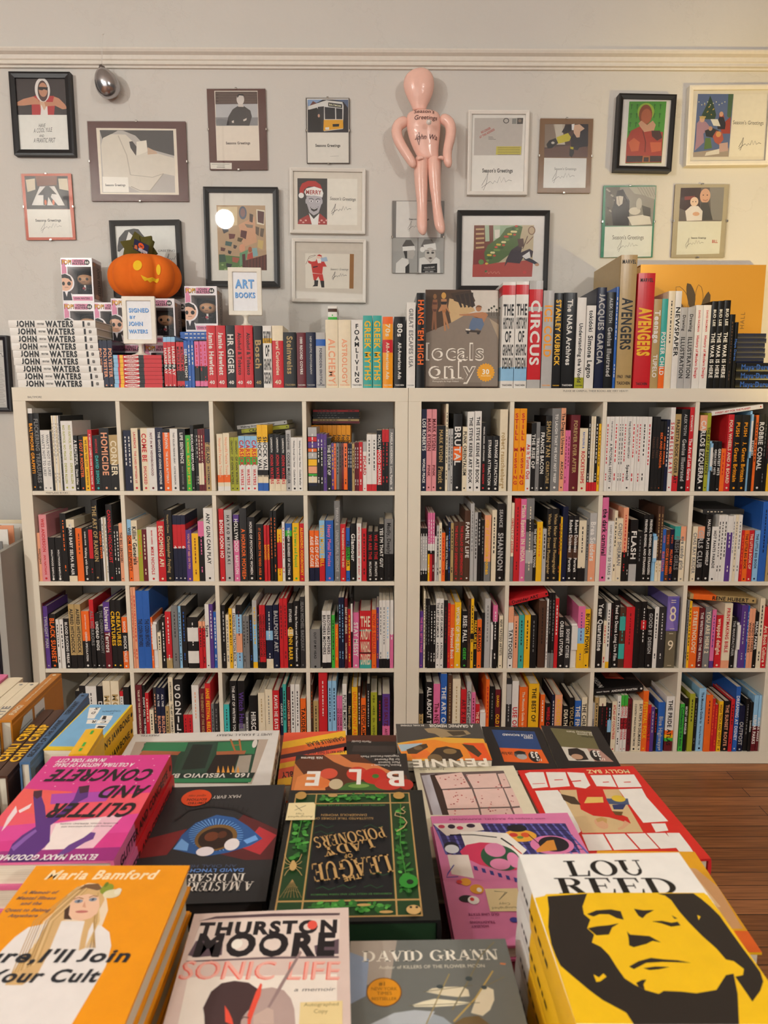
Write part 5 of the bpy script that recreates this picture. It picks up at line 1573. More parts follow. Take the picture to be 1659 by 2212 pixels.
('l','.763,.31 .82,.317',0.0095,'3a3634'),
('p','.698,.211 .745,.225 .788,.211 .746,.194','5a4a44'),
('p','.522,0 .531,.207 .626,.224 .747,.139 .852,.225 .924,.191 .94,0','e2dfd8'),
('p','.575,.121 .878,.136 .88,.005 .57,.004','1f1e1d'),
('t','POLICE DEPT',0.73,0.079,0.0207,'cfccc6',{'b': 1,'w': 0.203,'rot': 0.071}),
('l','.605,.044 .843,.05',0.0072,'a8a49e'),
('t','DEC 2002',0.725,0.021,0.0172,'cfccc6',{'b': 1,'w': 0.167,'rot': 0.045})]),
(1.8947,2.0848,0.0013,0.3819,0.3194,0.032,0.019,'1f1d1c',0,'wide black frame with painted scene of a toppled decorated tree on red carpet',[
('r',0,0,1,1,'e2ddd6'),
('p','.184,.823 .837,.824 .83,.177 .175,.173','c8b896'),
('p','.184,.82 .386,.82 .392,.543 .185,.481','7a4030'),
('l','.203,.771 .294,.775',0.0187,'c9a878'),
('l','.204,.714 .295,.718',0.0187,'c9a878'),
('l','.205,.656 .296,.662',0.0187,'c9a878'),
('l','.206,.598 .297,.605',0.0187,'c9a878'),
('l','.207,.54 .298,.549',0.0187,'c9a878'),
('p','.3,.82 .466,.82 .47,.635 .31,.619','b4c4a8'),
('p','.346,.82 .393,.82 .397,.589 .357,.589','7a4436'),
('p','.407,.764 .465,.769 .463,.665 .414,.658','e6e0d2'),
('p','.466,.82 .706,.821 .655,.711 .469,.68','9cb490'),
('p','.181,.512 .312,.527 .342,.343 .178,.312','8a3430'),
('p','.176,.328 .838,.39 .83,.177 .175,.173','b4483c'),
('p','.299,.481 .338,.573 .469,.68 .534,.787 .653,.821 .713,.803 .69,.681 .685,.574 .568,.451 .462,.359 .355,.335 .307,.405','55703a'),
('e',0.328,0.343,0.0175,0.0139,'d8c04a',{'n': 10}),
('e',0.418,0.513,0.0174,0.0138,'7a9a4c',{'n': 10}),
('e',0.51,0.575,0.0174,0.0138,'c8503c',{'n': 10}),
('e',0.599,0.743,0.0174,0.0137,'e8dca0',{'n': 10}),
('e',0.355,0.412,0.0174,0.0138,'3f5a30',{'n': 10}),
('e',0.445,0.582,0.0174,0.0138,'d8c04a',{'n': 10}),
('e',0.536,0.643,0.0174,0.0137,'7a9a4c',{'n': 10}),
('e',0.627,0.705,0.0174,0.0137,'c8503c',{'n': 10}),
('e',0.382,0.481,0.0174,0.0138,'e8dca0',{'n': 10}),
('e',0.474,0.543,0.0174,0.0138,'3f5a30',{'n': 10}),
('e',0.563,0.712,0.0174,0.0137,'d8c04a',{'n': 10}),
('e',0.654,0.773,0.0173,0.0137,'7a9a4c',{'n': 10}),
('e',0.411,0.443,0.0174,0.0138,'c8503c',{'n': 10}),
('e',0.5,0.612,0.0174,0.0138,'e8dca0',{'n': 10}),
('e',0.591,0.674,0.0174,0.0137,'3f5a30',{'n': 10}),
('e',0.346,0.45,0.0174,0.0138,'d8c04a',{'n': 10}),
('e',0.437,0.512,0.0174,0.0138,'7a9a4c',{'n': 10}),
('e',0.527,0.681,0.0174,0.0137,'c8503c',{'n': 10}),
('e',0.618,0.742,0.0174,0.0137,'e8dca0',{'n': 10}),
('e',0.374,0.411,0.0174,0.0138,'3f5a30',{'n': 10}),
('e',0.464,0.58,0.0174,0.0138,'d8c04a',{'n': 10}),
('e',0.555,0.642,0.0174,0.0137,'7a9a4c',{'n': 10}),
('e',0.644,0.81,0.0173,0.0137,'c8503c',{'n': 10}),
('e',0.401,0.48,0.0174,0.0138,'e8dca0',{'n': 10}),
('e',0.493,0.542,0.0174,0.0138,'3f5a30',{'n': 10}),
('e',0.582,0.711,0.0174,0.0137,'d8c04a',{'n': 10}),
('e',0.338,0.38,0.0174,0.0139,'7a9a4c',{'n': 10}),
('e',0.428,0.549,0.0174,0.0138,'c8503c',{'n': 10}),
('e',0.519,0.611,0.0174,0.0138,'e8dca0',{'n': 10}),
('e',0.608,0.779,0.0173,0.0137,'3f5a30',{'n': 10}),
('e',0.365,0.449,0.0174,0.0138,'d8c04a',{'n': 10}),
('e',0.456,0.511,0.0174,0.0138,'7a9a4c',{'n': 10}),
('e',0.546,0.679,0.0174,0.0137,'c8503c',{'n': 10}),
('e',0.637,0.741,0.0174,0.0137,'e8dca0',{'n': 10}),
('p','.593,.513 .672,.574 .713,.543 .701,.482 .794,.528 .835,.498 .823,.421 .729,.421 .691,.344 .556,.359 .524,.305 .542,.39','3a2c34'),
('p','.657,.65 .724,.658 .733,.559 .68,.543','5a4038'),
('p','.715,.451 .838,.39 .899,.344 .893,.313 .839,.344 .744,.39','2a2838'),
('e',0.882,0.329,0.0242,0.0185,'c89a7c',{'n': 10}),
('p','.716,.436 .795,.498 .81,.421 .757,.398','e6e2de'),
('l','.72,.528 .77,.689',0.008,'5a3a34'),
('l','.759,.589 .83,.681',0.008,'7a4a44'),
('e',0.812,0.757,0.04,0.0548,'8a6a50'),
('e',0.812,0.757,0.0294,0.0426,'c8b08c'),
('e',0.268,0.362,0.0295,0.0339,'6a8a4c'),
('e',0.324,0.243,0.0161,0.0155,'4a6a3a',{'n': 10}),
('e',0.748,0.233,0.0215,0.0217,'c8403a',{'n': 10}),
('l','.317,.22 .337,.243 .355,.212',0.0054,'d88a74'),
('l','.358,.22 .377,.243 .395,.212',0.0054,'d88a74'),
('l','.398,.22 .418,.243 .436,.212',0.0054,'d88a74'),
('l','.438,.22 .458,.243 .476,.212',0.0054,'d88a74')]),
(1.8662,2.4708,0.0006,0.2485,0.3259,0.022,0.014,'e6e1d8',0,'tall white frame with an envelope card marked by red return stamps',[
('r',0,0,1,1,'e9e4db'),
('p','.107,.918 .907,.922 .895,.48 .105,.479','c3bbb2'),
('e',0.627,0.887,0.0483,0.0315,'4a4644'),
('e',0.627,0.887,0.0362,0.0229,'c3bbb2',{'n': 10}),
('p','.727,.912 .797,.915 .795,.851 .725,.85','8a8a84'),
('p','.807,.919 .907,.92 .902,.851 .806,.848','54504c'),
('e',0.852,0.888,0.0282,0.02,'8a7a6c',{'n': 10}),
('t','NO LONGER',0.295,0.774,0.0258,'b4463a',{'b': 1,'w': 0.17,'rot': 0.438}),
('t','AT THIS ADDRESS',0.317,0.738,0.0244,'b4463a',{'b': 1,'w': 0.275,'rot': 0.488}),
('l','.341,.696 .412,.696',0.0061,'6a6660'),
('l','.341,.682 .428,.682',0.0061,'6a6660'),
('l','.342,.667 .463,.667',0.0061,'6a6660'),
('p','.476,.585 .89,.586 .884,.488 .469,.487','cfc35a'),
('l','.496,.571 .865,.572',0.0081,'8a7a3a'),
('l','.497,.551 .865,.551',0.0081,'8a7a3a'),
('l','.498,.53 .866,.531',0.0081,'8a7a3a'),
('l','.498,.51 .867,.511',0.0081,'8a7a3a'),
('l','.499,.49 .868,.491',0.0081,'8a7a3a'),
('t',"Season's Greetings",0.505,0.298,0.0438,'3a3734',{'b': 1,'w': 0.508}),
('l','.246,.119 .309,.201 .348,.271 .323,.144 .277,.061 .247,.092 .387,.169 .431,.14 .459,.175 .502,.149 .542,.226 .573,.155 .614,.216 .644,.161 .692,.186 .744,.175',0.006,'5a5852')]),
(2.1453,2.4628,-0.0050,0.2174,0.2882,0.012,0.000,'7d5c3c',1,'cork brown clip frame with a card of crossed feet in a bright yellow sock',[
('r',0,0,1,1,'83603e'),
('p','.092,.926 .91,.932 .925,.488 .102,.482','4f3a34'),
('p','.092,.923 .283,.924 .417,.732 .273,.615 .103,.614','8a7868'),
('p','.255,.924 .474,.925 .415,.752 .321,.732','b8ac98'),
('p','.096,.595 .681,.657 .917,.619 .925,.488 .102,.482','6a4c40'),
('p','.283,.924 .419,.925 .456,.752 .49,.655 .325,.654','c8bfae'),
('p','.412,.819 .488,.916 .637,.926 .615,.849 .508,.8','1c1a20'),
('p','.91,.928 .923,.639 .766,.618 .727,.579 .603,.598 .593,.753 .67,.83 .664,.926','1f1d26'),
('p','.624,.916 .746,.927 .845,.87 .806,.85 .766,.831 .757,.754 .703,.749 .644,.811','d8b294'),
('p','.596,.926 .65,.932 .636,.849 .604,.849','ecebe8'),
('p','.32,.751 .535,.81 .593,.753 .569,.704 .352,.664','c8bb2c'),
('p','.134,.653 .185,.708 .307,.741 .357,.674 .246,.606 .164,.599','1a191c'),
('e',0.256,0.677,0.0328,0.0174,'c9c3b4',{'n': 10}),
('p','.579,.617 .658,.589 .666,.54 .623,.482 .575,.511','1a191c'),
('p','.587,.627 .65,.622 .647,.589 .592,.598','c8bb2c'),
('p','.102,.475 .907,.474 .911,.073 .105,.068','e4e2da'),
('t',"Season's Greetings",0.513,0.329,0.0332,'5a5650',{'w': 0.421}),
('l','.269,.181 .321,.25 .353,.311 .334,.203 .297,.134 .271,.159 .388,.225 .426,.199 .449,.229 .486,.208 .518,.272 .546,.212 .579,.265 .606,.218 .649,.24 .691,.23',0.006,'5a5852')]),
(2.4609,2.5439,-0.0166,0.2326,0.2921,0.040,0.018,'1c1a1a',0,'deep black frame with a bearded figure in red on a vivid green ground',[
('r',0,0,1,1,'e2ddd4'),
('p','.195,.91 .844,.921 .831,.115 .195,.099','4c9a30'),
('l','.24,.878 .239,.812',0.0101,'1f5a22'),
('l','.341,.879 .339,.814',0.0101,'1f5a22'),
('l','.442,.881 .44,.816',0.0101,'1f5a22'),
('l','.542,.883 .541,.817',0.0101,'1f5a22'),
('l','.643,.884 .642,.819',0.0101,'1f5a22'),
('l','.744,.886 .743,.821',0.0101,'1f5a22'),
('l','.238,.762 .236,.696',0.0101,'1f5a22'),
('l','.339,.764 .337,.698',0.0101,'1f5a22'),
('l','.44,.765 .438,.7',0.0101,'1f5a22'),
('l','.541,.767 .539,.701',0.0101,'1f5a22'),
('l','.642,.768 .64,.703',0.0101,'1f5a22'),
('l','.742,.77 .741,.705',0.0101,'1f5a22'),
('l','.236,.646 .234,.58',0.0101,'1f5a22'),
('l','.337,.648 .335,.582',0.0101,'1f5a22'),
('l','.438,.649 .436,.583',0.0101,'1f5a22'),
('l','.539,.651 .537,.585',0.0101,'1f5a22'),
('l','.64,.652 .638,.587',0.0101,'1f5a22'),
('l','.741,.654 .74,.588',0.0101,'1f5a22'),
('l','.233,.529 .231,.463',0.0101,'1f5a22'),
('l','.334,.531 .333,.465',0.0101,'1f5a22'),
('l','.436,.533 .434,.467',0.0101,'1f5a22'),
('l','.537,.534 .535,.468',0.0101,'1f5a22'),
('l','.638,.536 .637,.47',0.0101,'1f5a22'),
('l','.739,.538 .738,.472',0.0101,'1f5a22'),
('l','.219,.864 .264,.865',0.0076,'1f5a22'),
('l','.32,.866 .365,.867',0.0076,'1f5a22'),
('l','.42,.867 .466,.868',0.0076,'1f5a22'),
('l','.521,.869 .566,.87',0.0076,'1f5a22'),
('l','.622,.871 .667,.871',0.0076,'1f5a22'),
('l','.722,.872 .768,.873',0.0076,'1f5a22'),
('l','.216,.749 .262,.749',0.0076,'1f5a22'),
('l','.317,.75 .363,.751',0.0076,'1f5a22'),
('l','.418,.752 .464,.753',0.0076,'1f5a22'),
('l','.519,.753 .565,.754',0.0076,'1f5a22'),
('l','.62,.755 .665,.756',0.0076,'1f5a22'),
('l','.721,.757 .766,.757',0.0076,'1f5a22'),
('l','.214,.632 .259,.633',0.0076,'1f5a22'),
('l','.315,.634 .361,.635',0.0076,'1f5a22'),
('l','.416,.636 .462,.636',0.0076,'1f5a22'),
('l','.517,.637 .563,.638',0.0076,'1f5a22'),
('l','.618,.639 .664,.64',0.0076,'1f5a22'),
('l','.719,.641 .765,.641',0.0076,'1f5a22'),
('l','.212,.516 .257,.517',0.0076,'1f5a22'),
('l','.313,.518 .358,.518',0.0076,'1f5a22'),
('l','.414,.519 .46,.52',0.0076,'1f5a22'),
('l','.515,.521 .561,.521',0.0076,'1f5a22'),
('l','.617,.522 .662,.523',0.0076,'1f5a22'),
('l','.718,.524 .764,.525',0.0076,'1f5a22'),
('e',0.494,0.779,0.1463,0.1161,'9ab83a'),
('e',0.492,0.742,0.1161,0.1313,'8a4a2c'),
('e',0.507,0.723,0.0909,0.0975,'b0603c'),
('p','.376,.628 .424,.666 .53,.611 .626,.669 .682,.614 .642,.5 .49,.488','c89a7c'),
('p','.192,.418 .258,.532 .405,.59 .488,.517 .638,.538 .817,.522 .83,.124 .194,.105','a83a26'),
('p','.221,.38 .317,.438 .424,.383 .409,.27 .283,.258','c8643c'),
('p','.613,.537 .765,.54 .812,.446 .727,.407 .632,.462','4a2a24'),
('p','.602,.386 .804,.39 .803,.276 .639,.254','c8643c'),
('p','.211,.2 .822,.21 .824,.134 .206,.118','33201c'),
('p','.491,.205 .618,.207 .622,.117 .487,.115','a8602c'),
('p','.513,.186 .6,.187 .6,.13 .511,.129','33201c'),
('l','.461,.535 .525,.385 .525,.253',0.0152,'6a2018')]),
(2.8079,2.5770,0.0125,0.3440,0.3057,0.028,0.017,'e9e2d2',0,'white framed card with a family around a decorated fir tree',[
('r',0,0,1,1,'e6dfd0'),
('p','.113,.905 .535,.9 .518,.117 .095,.117','5a6f9c'),
('p','.475,.901 .535,.9 .518,.588 .473,.624','4a6a4a'),
('p','.259,.885 .301,.787 .343,.643 .329,.589 .157,.591 .179,.663 .233,.788','2c4a34'),
('e',0.13,0.806,0.0068,0.0072,'e6e2c0',{'n': 10}),
('e',0.165,0.77,0.0068,0.0072,'e6e2c0',{'n': 10}),
('e',0.199,0.788,0.0068,0.0072,'e6e2c0',{'n': 10}),
('e',0.232,0.805,0.0068,0.0072,'e6e2c0',{'n': 10}),
('e',0.268,0.769,0.0068,0.0072,'e6e2c0',{'n': 10}),
('e',0.301,0.787,0.0068,0.0072,'e6e2c0',{'n': 10}),
('e',0.335,0.804,0.0068,0.0072,'e6e2c0',{'n': 10}),
('e',0.371,0.768,0.0068,0.0072,'e6e2c0',{'n': 10}),
('e',0.404,0.786,0.0068,0.0072,'e6e2c0',{'n': 10}),
('e',0.437,0.803,0.0068,0.0072,'e6e2c0',{'n': 10}),
('e',0.2,0.77,0.0068,0.0072,'d8b04a',{'n': 10}),
('e',0.251,0.739,0.0068,0.0072,'d8b04a',{'n': 10}),
('e',0.302,0.708,0.0069,0.0072,'d8b04a',{'n': 10}),
('e',0.233,0.678,0.0069,0.0072,'d8b04a',{'n': 10}),
('e',0.285,0.647,0.0069,0.0072,'d8b04a',{'n': 10}),
('e',0.216,0.618,0.0069,0.0072,'d8b04a',{'n': 10}),
('e',0.259,0.748,0.0068,0.0072,'d8b04a',{'n': 10}),
('e',0.31,0.717,0.0069,0.0072,'d8b04a',{'n': 10}),
('e',0.242,0.687,0.0069,0.0072,'d8b04a',{'n': 10}),
('p','.377,.661 .428,.66 .451,.552 .483,.588 .516,.615 .519,.407 .424,.408 .384,.517','a8402c'),
('p','.358,.535 .379,.616 .43,.615 .461,.534 .456,.462 .37,.463','22232c'),
('e',0.403,0.652,0.024,0.0324,'d8a888',{'n': 10}),
('p','.277,.59 .363,.589 .402,.499 .316,.509','e6e2da'),
('p','.118,.339 .117,.538 .157,.591 .228,.554 .283,.482 .201,.41 .215,.302 .108,.194','b08a9c'),
('e',0.178,0.591,0.0309,0.0397,'d8b090'),
('p','.138,.627 .216,.627 .209,.591 .157,.6','c8b070'),
('p','.216,.446 .3,.482 .388,.445 .341,.355 .237,.374','242a30'),
('e',0.283,0.473,0.0241,0.0289,'c89a7c',{'n': 10}),
('p','.229,.356 .29,.355 .313,.228 .219,.211','5a7a3a'),
('p','.314,.373 .354,.445 .423,.426 .446,.336 .398,.264 .344,.3','b85a44'),
('e',0.382,0.4,0.031,0.0363,'d8a060'),
('p','.092,.176 .512,.226 .518,.117 .095,.117','a89a8c'),
('p','.247,.174 .4,.218 .404,.154 .232,.129','e2dcd2'),
('p','.397,.282 .499,.299 .505,.19 .403,.173','c8a8a0'),
('p','.538,.897 .931,.891 .942,.112 .521,.12','ece6d8'),
('t',"Season's Greetings",0.729,0.542,0.0468,'3a3834',{'w': 0.367,'rot': -0.026}),
('l','.632,.237 .663,.301 .682,.357 .672,.257 .65,.194 .633,.217 .706,.277 .73,.253 .743,.28 .767,.26 .786,.319 .805,.263 .824,.312 .842,.268 .869,.288 .895,.278',0.006,'5a5852')]),
(2.4185,2.2057,0.0030,0.2185,0.2859,0.012,0.000,'2c8a6c',1,'green edged clip frame, grey photo of a figure hiding the face in both hands',[
('r',0,0,1,1,'3a8a6e'),
('p','.042,.979 .99,.989 .966,.445 .06,.445','8a867c'),
('p','.042,.979 .317,.983 .24,.449 .06,.445','5a574e'),
('e',0.071,0.949,0.0193,0.0119,'a8a498',{'n': 10}),
('e',0.179,0.844,0.0193,0.012,'3c3a34',{'n': 10}),
('e',0.288,0.738,0.0193,0.012,'a8a498',{'n': 10}),
('e',0.162,0.632,0.0193,0.012,'3c3a34',{'n': 10}),
('e',0.271,0.526,0.0194,0.0121,'a8a498',{'n': 10}),
('e',0.115,0.91,0.0193,0.0119,'3c3a34',{'n': 10}),
('e',0.223,0.804,0.0193,0.012,'a8a498',{'n': 10}),
('e',0.097,0.698,0.0193,0.012,'3c3a34',{'n': 10}),
('e',0.206,0.592,0.0194,0.0121,'a8a498',{'n': 10}),
('e',0.315,0.486,0.0194,0.0121,'3c3a34',{'n': 10}),
('e',0.159,0.87,0.0193,0.012,'a8a498',{'n': 10}),
('e',0.267,0.764,0.0193,0.012,'3c3a34',{'n': 10}),
('e',0.141,0.658,0.0193,0.012,'a8a498',{'n': 10}),
('e',0.25,0.552,0.0194,0.0121,'3c3a34',{'n': 10}),
('e',0.094,0.935,0.0193,0.0119,'a8a498',{'n': 10}),
('e',0.202,0.83,0.0193,0.012,'3c3a34',{'n': 10}),
('e',0.311,0.724,0.0193,0.012,'a8a498',{'n': 10}),
('e',0.185,0.618,0.0193,0.012,'3c3a34',{'n': 10}),
('e',0.294,0.512,0.0194,0.0121,'a8a498',{'n': 10}),
('e',0.138,0.896,0.0193,0.0119,'3c3a34',{'n': 10}),
('e',0.246,0.79,0.0193,0.012,'a8a498',{'n': 10}),
('e',0.12,0.684,0.0193,0.012,'3c3a34',{'n': 10}),
('e',0.229,0.578,0.0194,0.0121,'a8a498',{'n': 10}),
('e',0.103,0.471,0.0194,0.0121,'3c3a34',{'n': 10}),
('e',0.181,0.856,0.0193,0.012,'a8a498',{'n': 10}),
('e',0.29,0.75,0.0193,0.012,'3c3a34',{'n': 10}),
('e',0.164,0.644,0.0193,0.012,'a8a498',{'n': 10}),
('e',0.273,0.538,0.0194,0.0121,'3c3a34',{'n': 10}),
('e',0.117,0.922,0.0193,0.0119,'a8a498',{'n': 10}),
('e',0.225,0.816,0.0193,0.012,'3c3a34',{'n': 10}),
('p','.482,.979 .99,.989 .989,.81 .764,.87 .598,.89','a8a498'),
('l','.647,.979 .766,.85',0.0083,'7a766c'),
('l','.702,.979 .815,.85',0.0083,'7a766c'),
('l','.757,.979 .865,.85',0.0083,'7a766c'),
('l','.812,.979 .915,.85',0.0083,'7a766c'),
('l','.867,.979 .964,.85',0.0083,'7a766c'),
('l','.922,.979 1,.85',0.0083,'7a766c'),
('p','.231,.81 .265,.929 .374,.949 .434,.87 .508,.79 .517,.449 .212,.449 .172,.65','1d1b1a'),
('p','.248,.85 .324,.86 .386,.85 .373,.75 .306,.714 .262,.75','c9c3b8'),
('l','.292,.85 .318,.74',0.0083,'6a655c'),
('e',0.614,0.65,0.1105,0.0522,'cfcabf'),
('e',0.69,0.75,0.0552,0.0801,'b8b3a8'),
('p','.481,.57 .893,.61 .945,.469 .572,.449','d8d4ca'),
('p','.747,.73 .915,.69 .924,.57 .784,.59','4a473e'),
('p','.06,.433 .966,.441 .969,.013 .058,.003','e0e2dc'),
('t',"Season's Greetings",0.511,0.284,0.0567,'3f3c38',{'w': 0.606}),
('l','.315,.125 .361,.19 .391,.247 .375,.146 .34,.081 .317,.105 .424,.166 .459,.142 .479,.17 .514,.15 .543,.211 .569,.154 .6,.203 .625,.158 .662,.178 .702,.17',0.006,'5a5852')]),
(2.7191,2.2092,0.0011,0.2245,0.2915,0.012,0.000,'b0a68c',1,'beige clip frame with a photo of a person holding a baby in white',[
('r',0,0,1,1,'b4aa92'),
('p','.106,.951 .909,.961 .899,.501 .103,.5','6a6260'),
('p','.106,.951 .481,.955 .479,.677 .24,.638 .102,.677','3a2420'),
('p','.642,.957 .909,.961 .911,.511 .708,.52','8c8a88'),
('p','.183,.834 .384,.844 .361,.795 .187,.785','8a3c34'),
('e',0.566,0.844,0.0966,0.0981,'d8ab90'),
('p','.485,.756 .633,.756 .735,.52 .52,.51','4a4846'),
('e',0.371,0.765,0.0752,0.0629,'e8ccb8'),
('p','.213,.638 .315,.707 .449,.707 .536,.638 .534,.51 .251,.504','e4dfe0'),
('e',0.53,0.854,0.0134,0.0078,'3a2a24',{'n': 10}),
('e',0.605,0.854,0.0134,0.0078,'3a2a24',{'n': 10}),
('l','.528,.791 .577,.779 .619,.795',0.0107,'9a5a4c'),
('e',0.345,0.765,0.0107,0.0078,'3a2a24',{'n': 10}),
('e',0.398,0.765,0.0107,0.0079,'3a2a24',{'n': 10}),
('e',0.418,0.599,0.0646,0.0276,'d8ab90'),
('p','.09,.496 .904,.501 .9,.054 .094,.039','dfe0d8'),
('t','Seasons Greetings',0.494,0.272,0.0238,'3a3834',{'b': 1,'w': 0.284}),
('l','.252,.165 .291,.222 .316,.272 .305,.183 .274,.125 .254,.147 .347,.201 .378,.179 .395,.205 .427,.187 .452,.241 .475,.191 .501,.233 .524,.193 .554,.211 .59,.205',0.006,'5a5852'),
('t','BILL',0.803,0.223,0.0398,'b4362c',{'b': 1,'w': 0.108})]),
(-0.2841,1.5776,-0.0092,0.1748,0.3194,0.030,0.018,'1a181e',0,'black framed printed letter, half out of view beside the white book stack',[
('r',0,0,1,1,'dad6cf'),
('r',0.1,0.86,0.86,0.864,'8a867e'),
('r',0.1,0.842,0.86,0.846,'8a867e'),
('r',0.1,0.824,0.86,0.828,'8a867e'),
('r',0.1,0.806,0.86,0.81,'8a867e'),
('r',0.1,0.788,0.86,0.792,'8a867e'),
('l','.615,.744 .82,.767 .835,.729 .876,.734 .905,.724',0.0121,'3a3836'),
('r',0.1,0.58,0.8,0.584,'8a867e'),
('r',0.1,0.5579999999999999,0.8266666666666667,0.5619999999999999,'8a867e'),
('r',0.1,0.5359999999999999,0.8533333333333334,0.5399999999999999,'8a867e'),
('r',0.1,0.514,0.8,0.518,'8a867e'),
('r',0.1,0.492,0.8266666666666667,0.496,'8a867e'),
('r',0.1,0.47,0.8533333333333334,0.474,'8a867e'),
('r',0.1,0.44799999999999995,0.8,0.45199999999999996,'8a867e'),
('r',0.1,0.42599999999999993,0.8266666666666667,0.42999999999999994,'8a867e'),
('r',0.1,0.40399999999999997,0.8533333333333334,0.408,'8a867e'),
('r',0.1,0.382,0.8,0.386,'8a867e'),
('r',0.1,0.36,0.8266666666666667,0.364,'8a867e'),
('r',0.1,0.33799999999999997,0.8533333333333334,0.34199999999999997,'8a867e'),
('r',0.1,0.31599999999999995,0.8,0.31999999999999995,'8a867e'),
('r',0.1,0.294,0.8266666666666667,0.298,'8a867e'),
('r',0.1,0.27199999999999996,0.8533333333333334,0.27599999999999997,'8a867e'),
('r',0.1,0.25,0.8,0.254,'8a867e'),
('r',0.1,0.22799999999999998,0.8266666666666667,0.23199999999999998,'8a867e'),
('r',0.1,0.20599999999999996,0.8533333333333334,0.20999999999999996,'8a867e'),
('r',0.1,0.184,0.8,0.188,'8a867e'),
('r',0.1,0.16199999999999998,0.8266666666666667,0.16599999999999998,'8a867e'),
('r',0.1,0.14,0.8533333333333334,0.14400000000000002,'8a867e'),
('r',0.1,0.118,0.8,0.122,'8a867e'),
('r',0.1,0.09599999999999997,0.8266666666666667,0.09999999999999998,'8a867e'),
('r',0.1,0.07399999999999995,0.8533333333333334,0.07799999999999996,'8a867e')])]

def wall_frames():
    for cx, cz, rot, W, H, d, bw, bc, clip, label, items in FRAMES:
        r = tag(empty('picture_frame', (cx, YW, cz), (0, -rot, 0)), label, 'picture frame', 'framed greeting cards on the wall')
        dp = d-.011 if not clip else .008
        m = MB(); m.box(-W/2+.001, -dp, -H/2+.001, W/2-.001, 0, H/2-.001, mat('6a5a4a' if clip else 'b8a890'))
        art(m, items, lambda a, b, z: (a-W/2, -dp-.0002-z, b-H/2), W, H, dz=.00002)
        m.build('print', r)
        if clip:
            g = MB(); g.box(-W/2, -dp-.0055, -H/2, W/2, -dp-.0035, H/2, GLASS); g.build('glass_pane', r)
            for x, z, hx, hz in ((0, H/2, .004, .003), (0, -H/2, .004, .003), (-W/2, 0, .003, .004), (W/2, 0, .003, .004)):
                c = MB(); c.box(x-hx, -dp-.0068, z-hz, x+hx, -dp-.0056, z+hz, mat('c8c4bc', .2, metal=1)); c.box(x-(hx if hx > .0035 else .0008)+(0 if x == 0 else math.copysign(.002, x)), -dp-.0068, z-(hz if hz > .0035 else .0008)+(0 if z == 0 else math.copysign(.002, z)), x+(hx if hx > .0035 else .0008)+(0 if x == 0 else math.copysign(.002, x)), -.001, z+(hz if hz > .0035 else .0008)+(0 if z == 0 else math.copysign(.002, z)), mat('c8c4bc', .2, metal=1)); c.build('clip', r)
        else:
            g = MB(); g.box(-W/2+bw*.6, -dp-.0045, -H/2+bw*.6, W/2-bw*.6, -dp-.0025, H/2-bw*.6, GLASS); g.build('glass_pane', r)
            f = MB(); prof = [(0, 0), (0, -d), (bw*.35, -d-.001), (bw, -d+.002), (bw, -dp-.001), (bw*.6, -dp-.001), (bw*.6, 0)]
            rings = []
            for sx, sz in ((-1, -1), (1, -1), (1, 1), (-1, 1)): rings.append([(sx*(W/2-q), y, sz*(H/2-q)) for q, y in prof])
            n = len(prof); vs = [p for q in rings for p in q]; fs = []
            for i in range(4):
                for j in range(n): a = i*n+j; b = i*n+(j+1) % n; a2 = ((i+1) % 4)*n+j; b2 = ((i+1) % 4)*n+(j+1) % n; fs.append((a, b, b2, a2))
            f.add(vs, fs, mat(bc, .38, scale=30)); f.build('frame_border', r)
wall_frames()

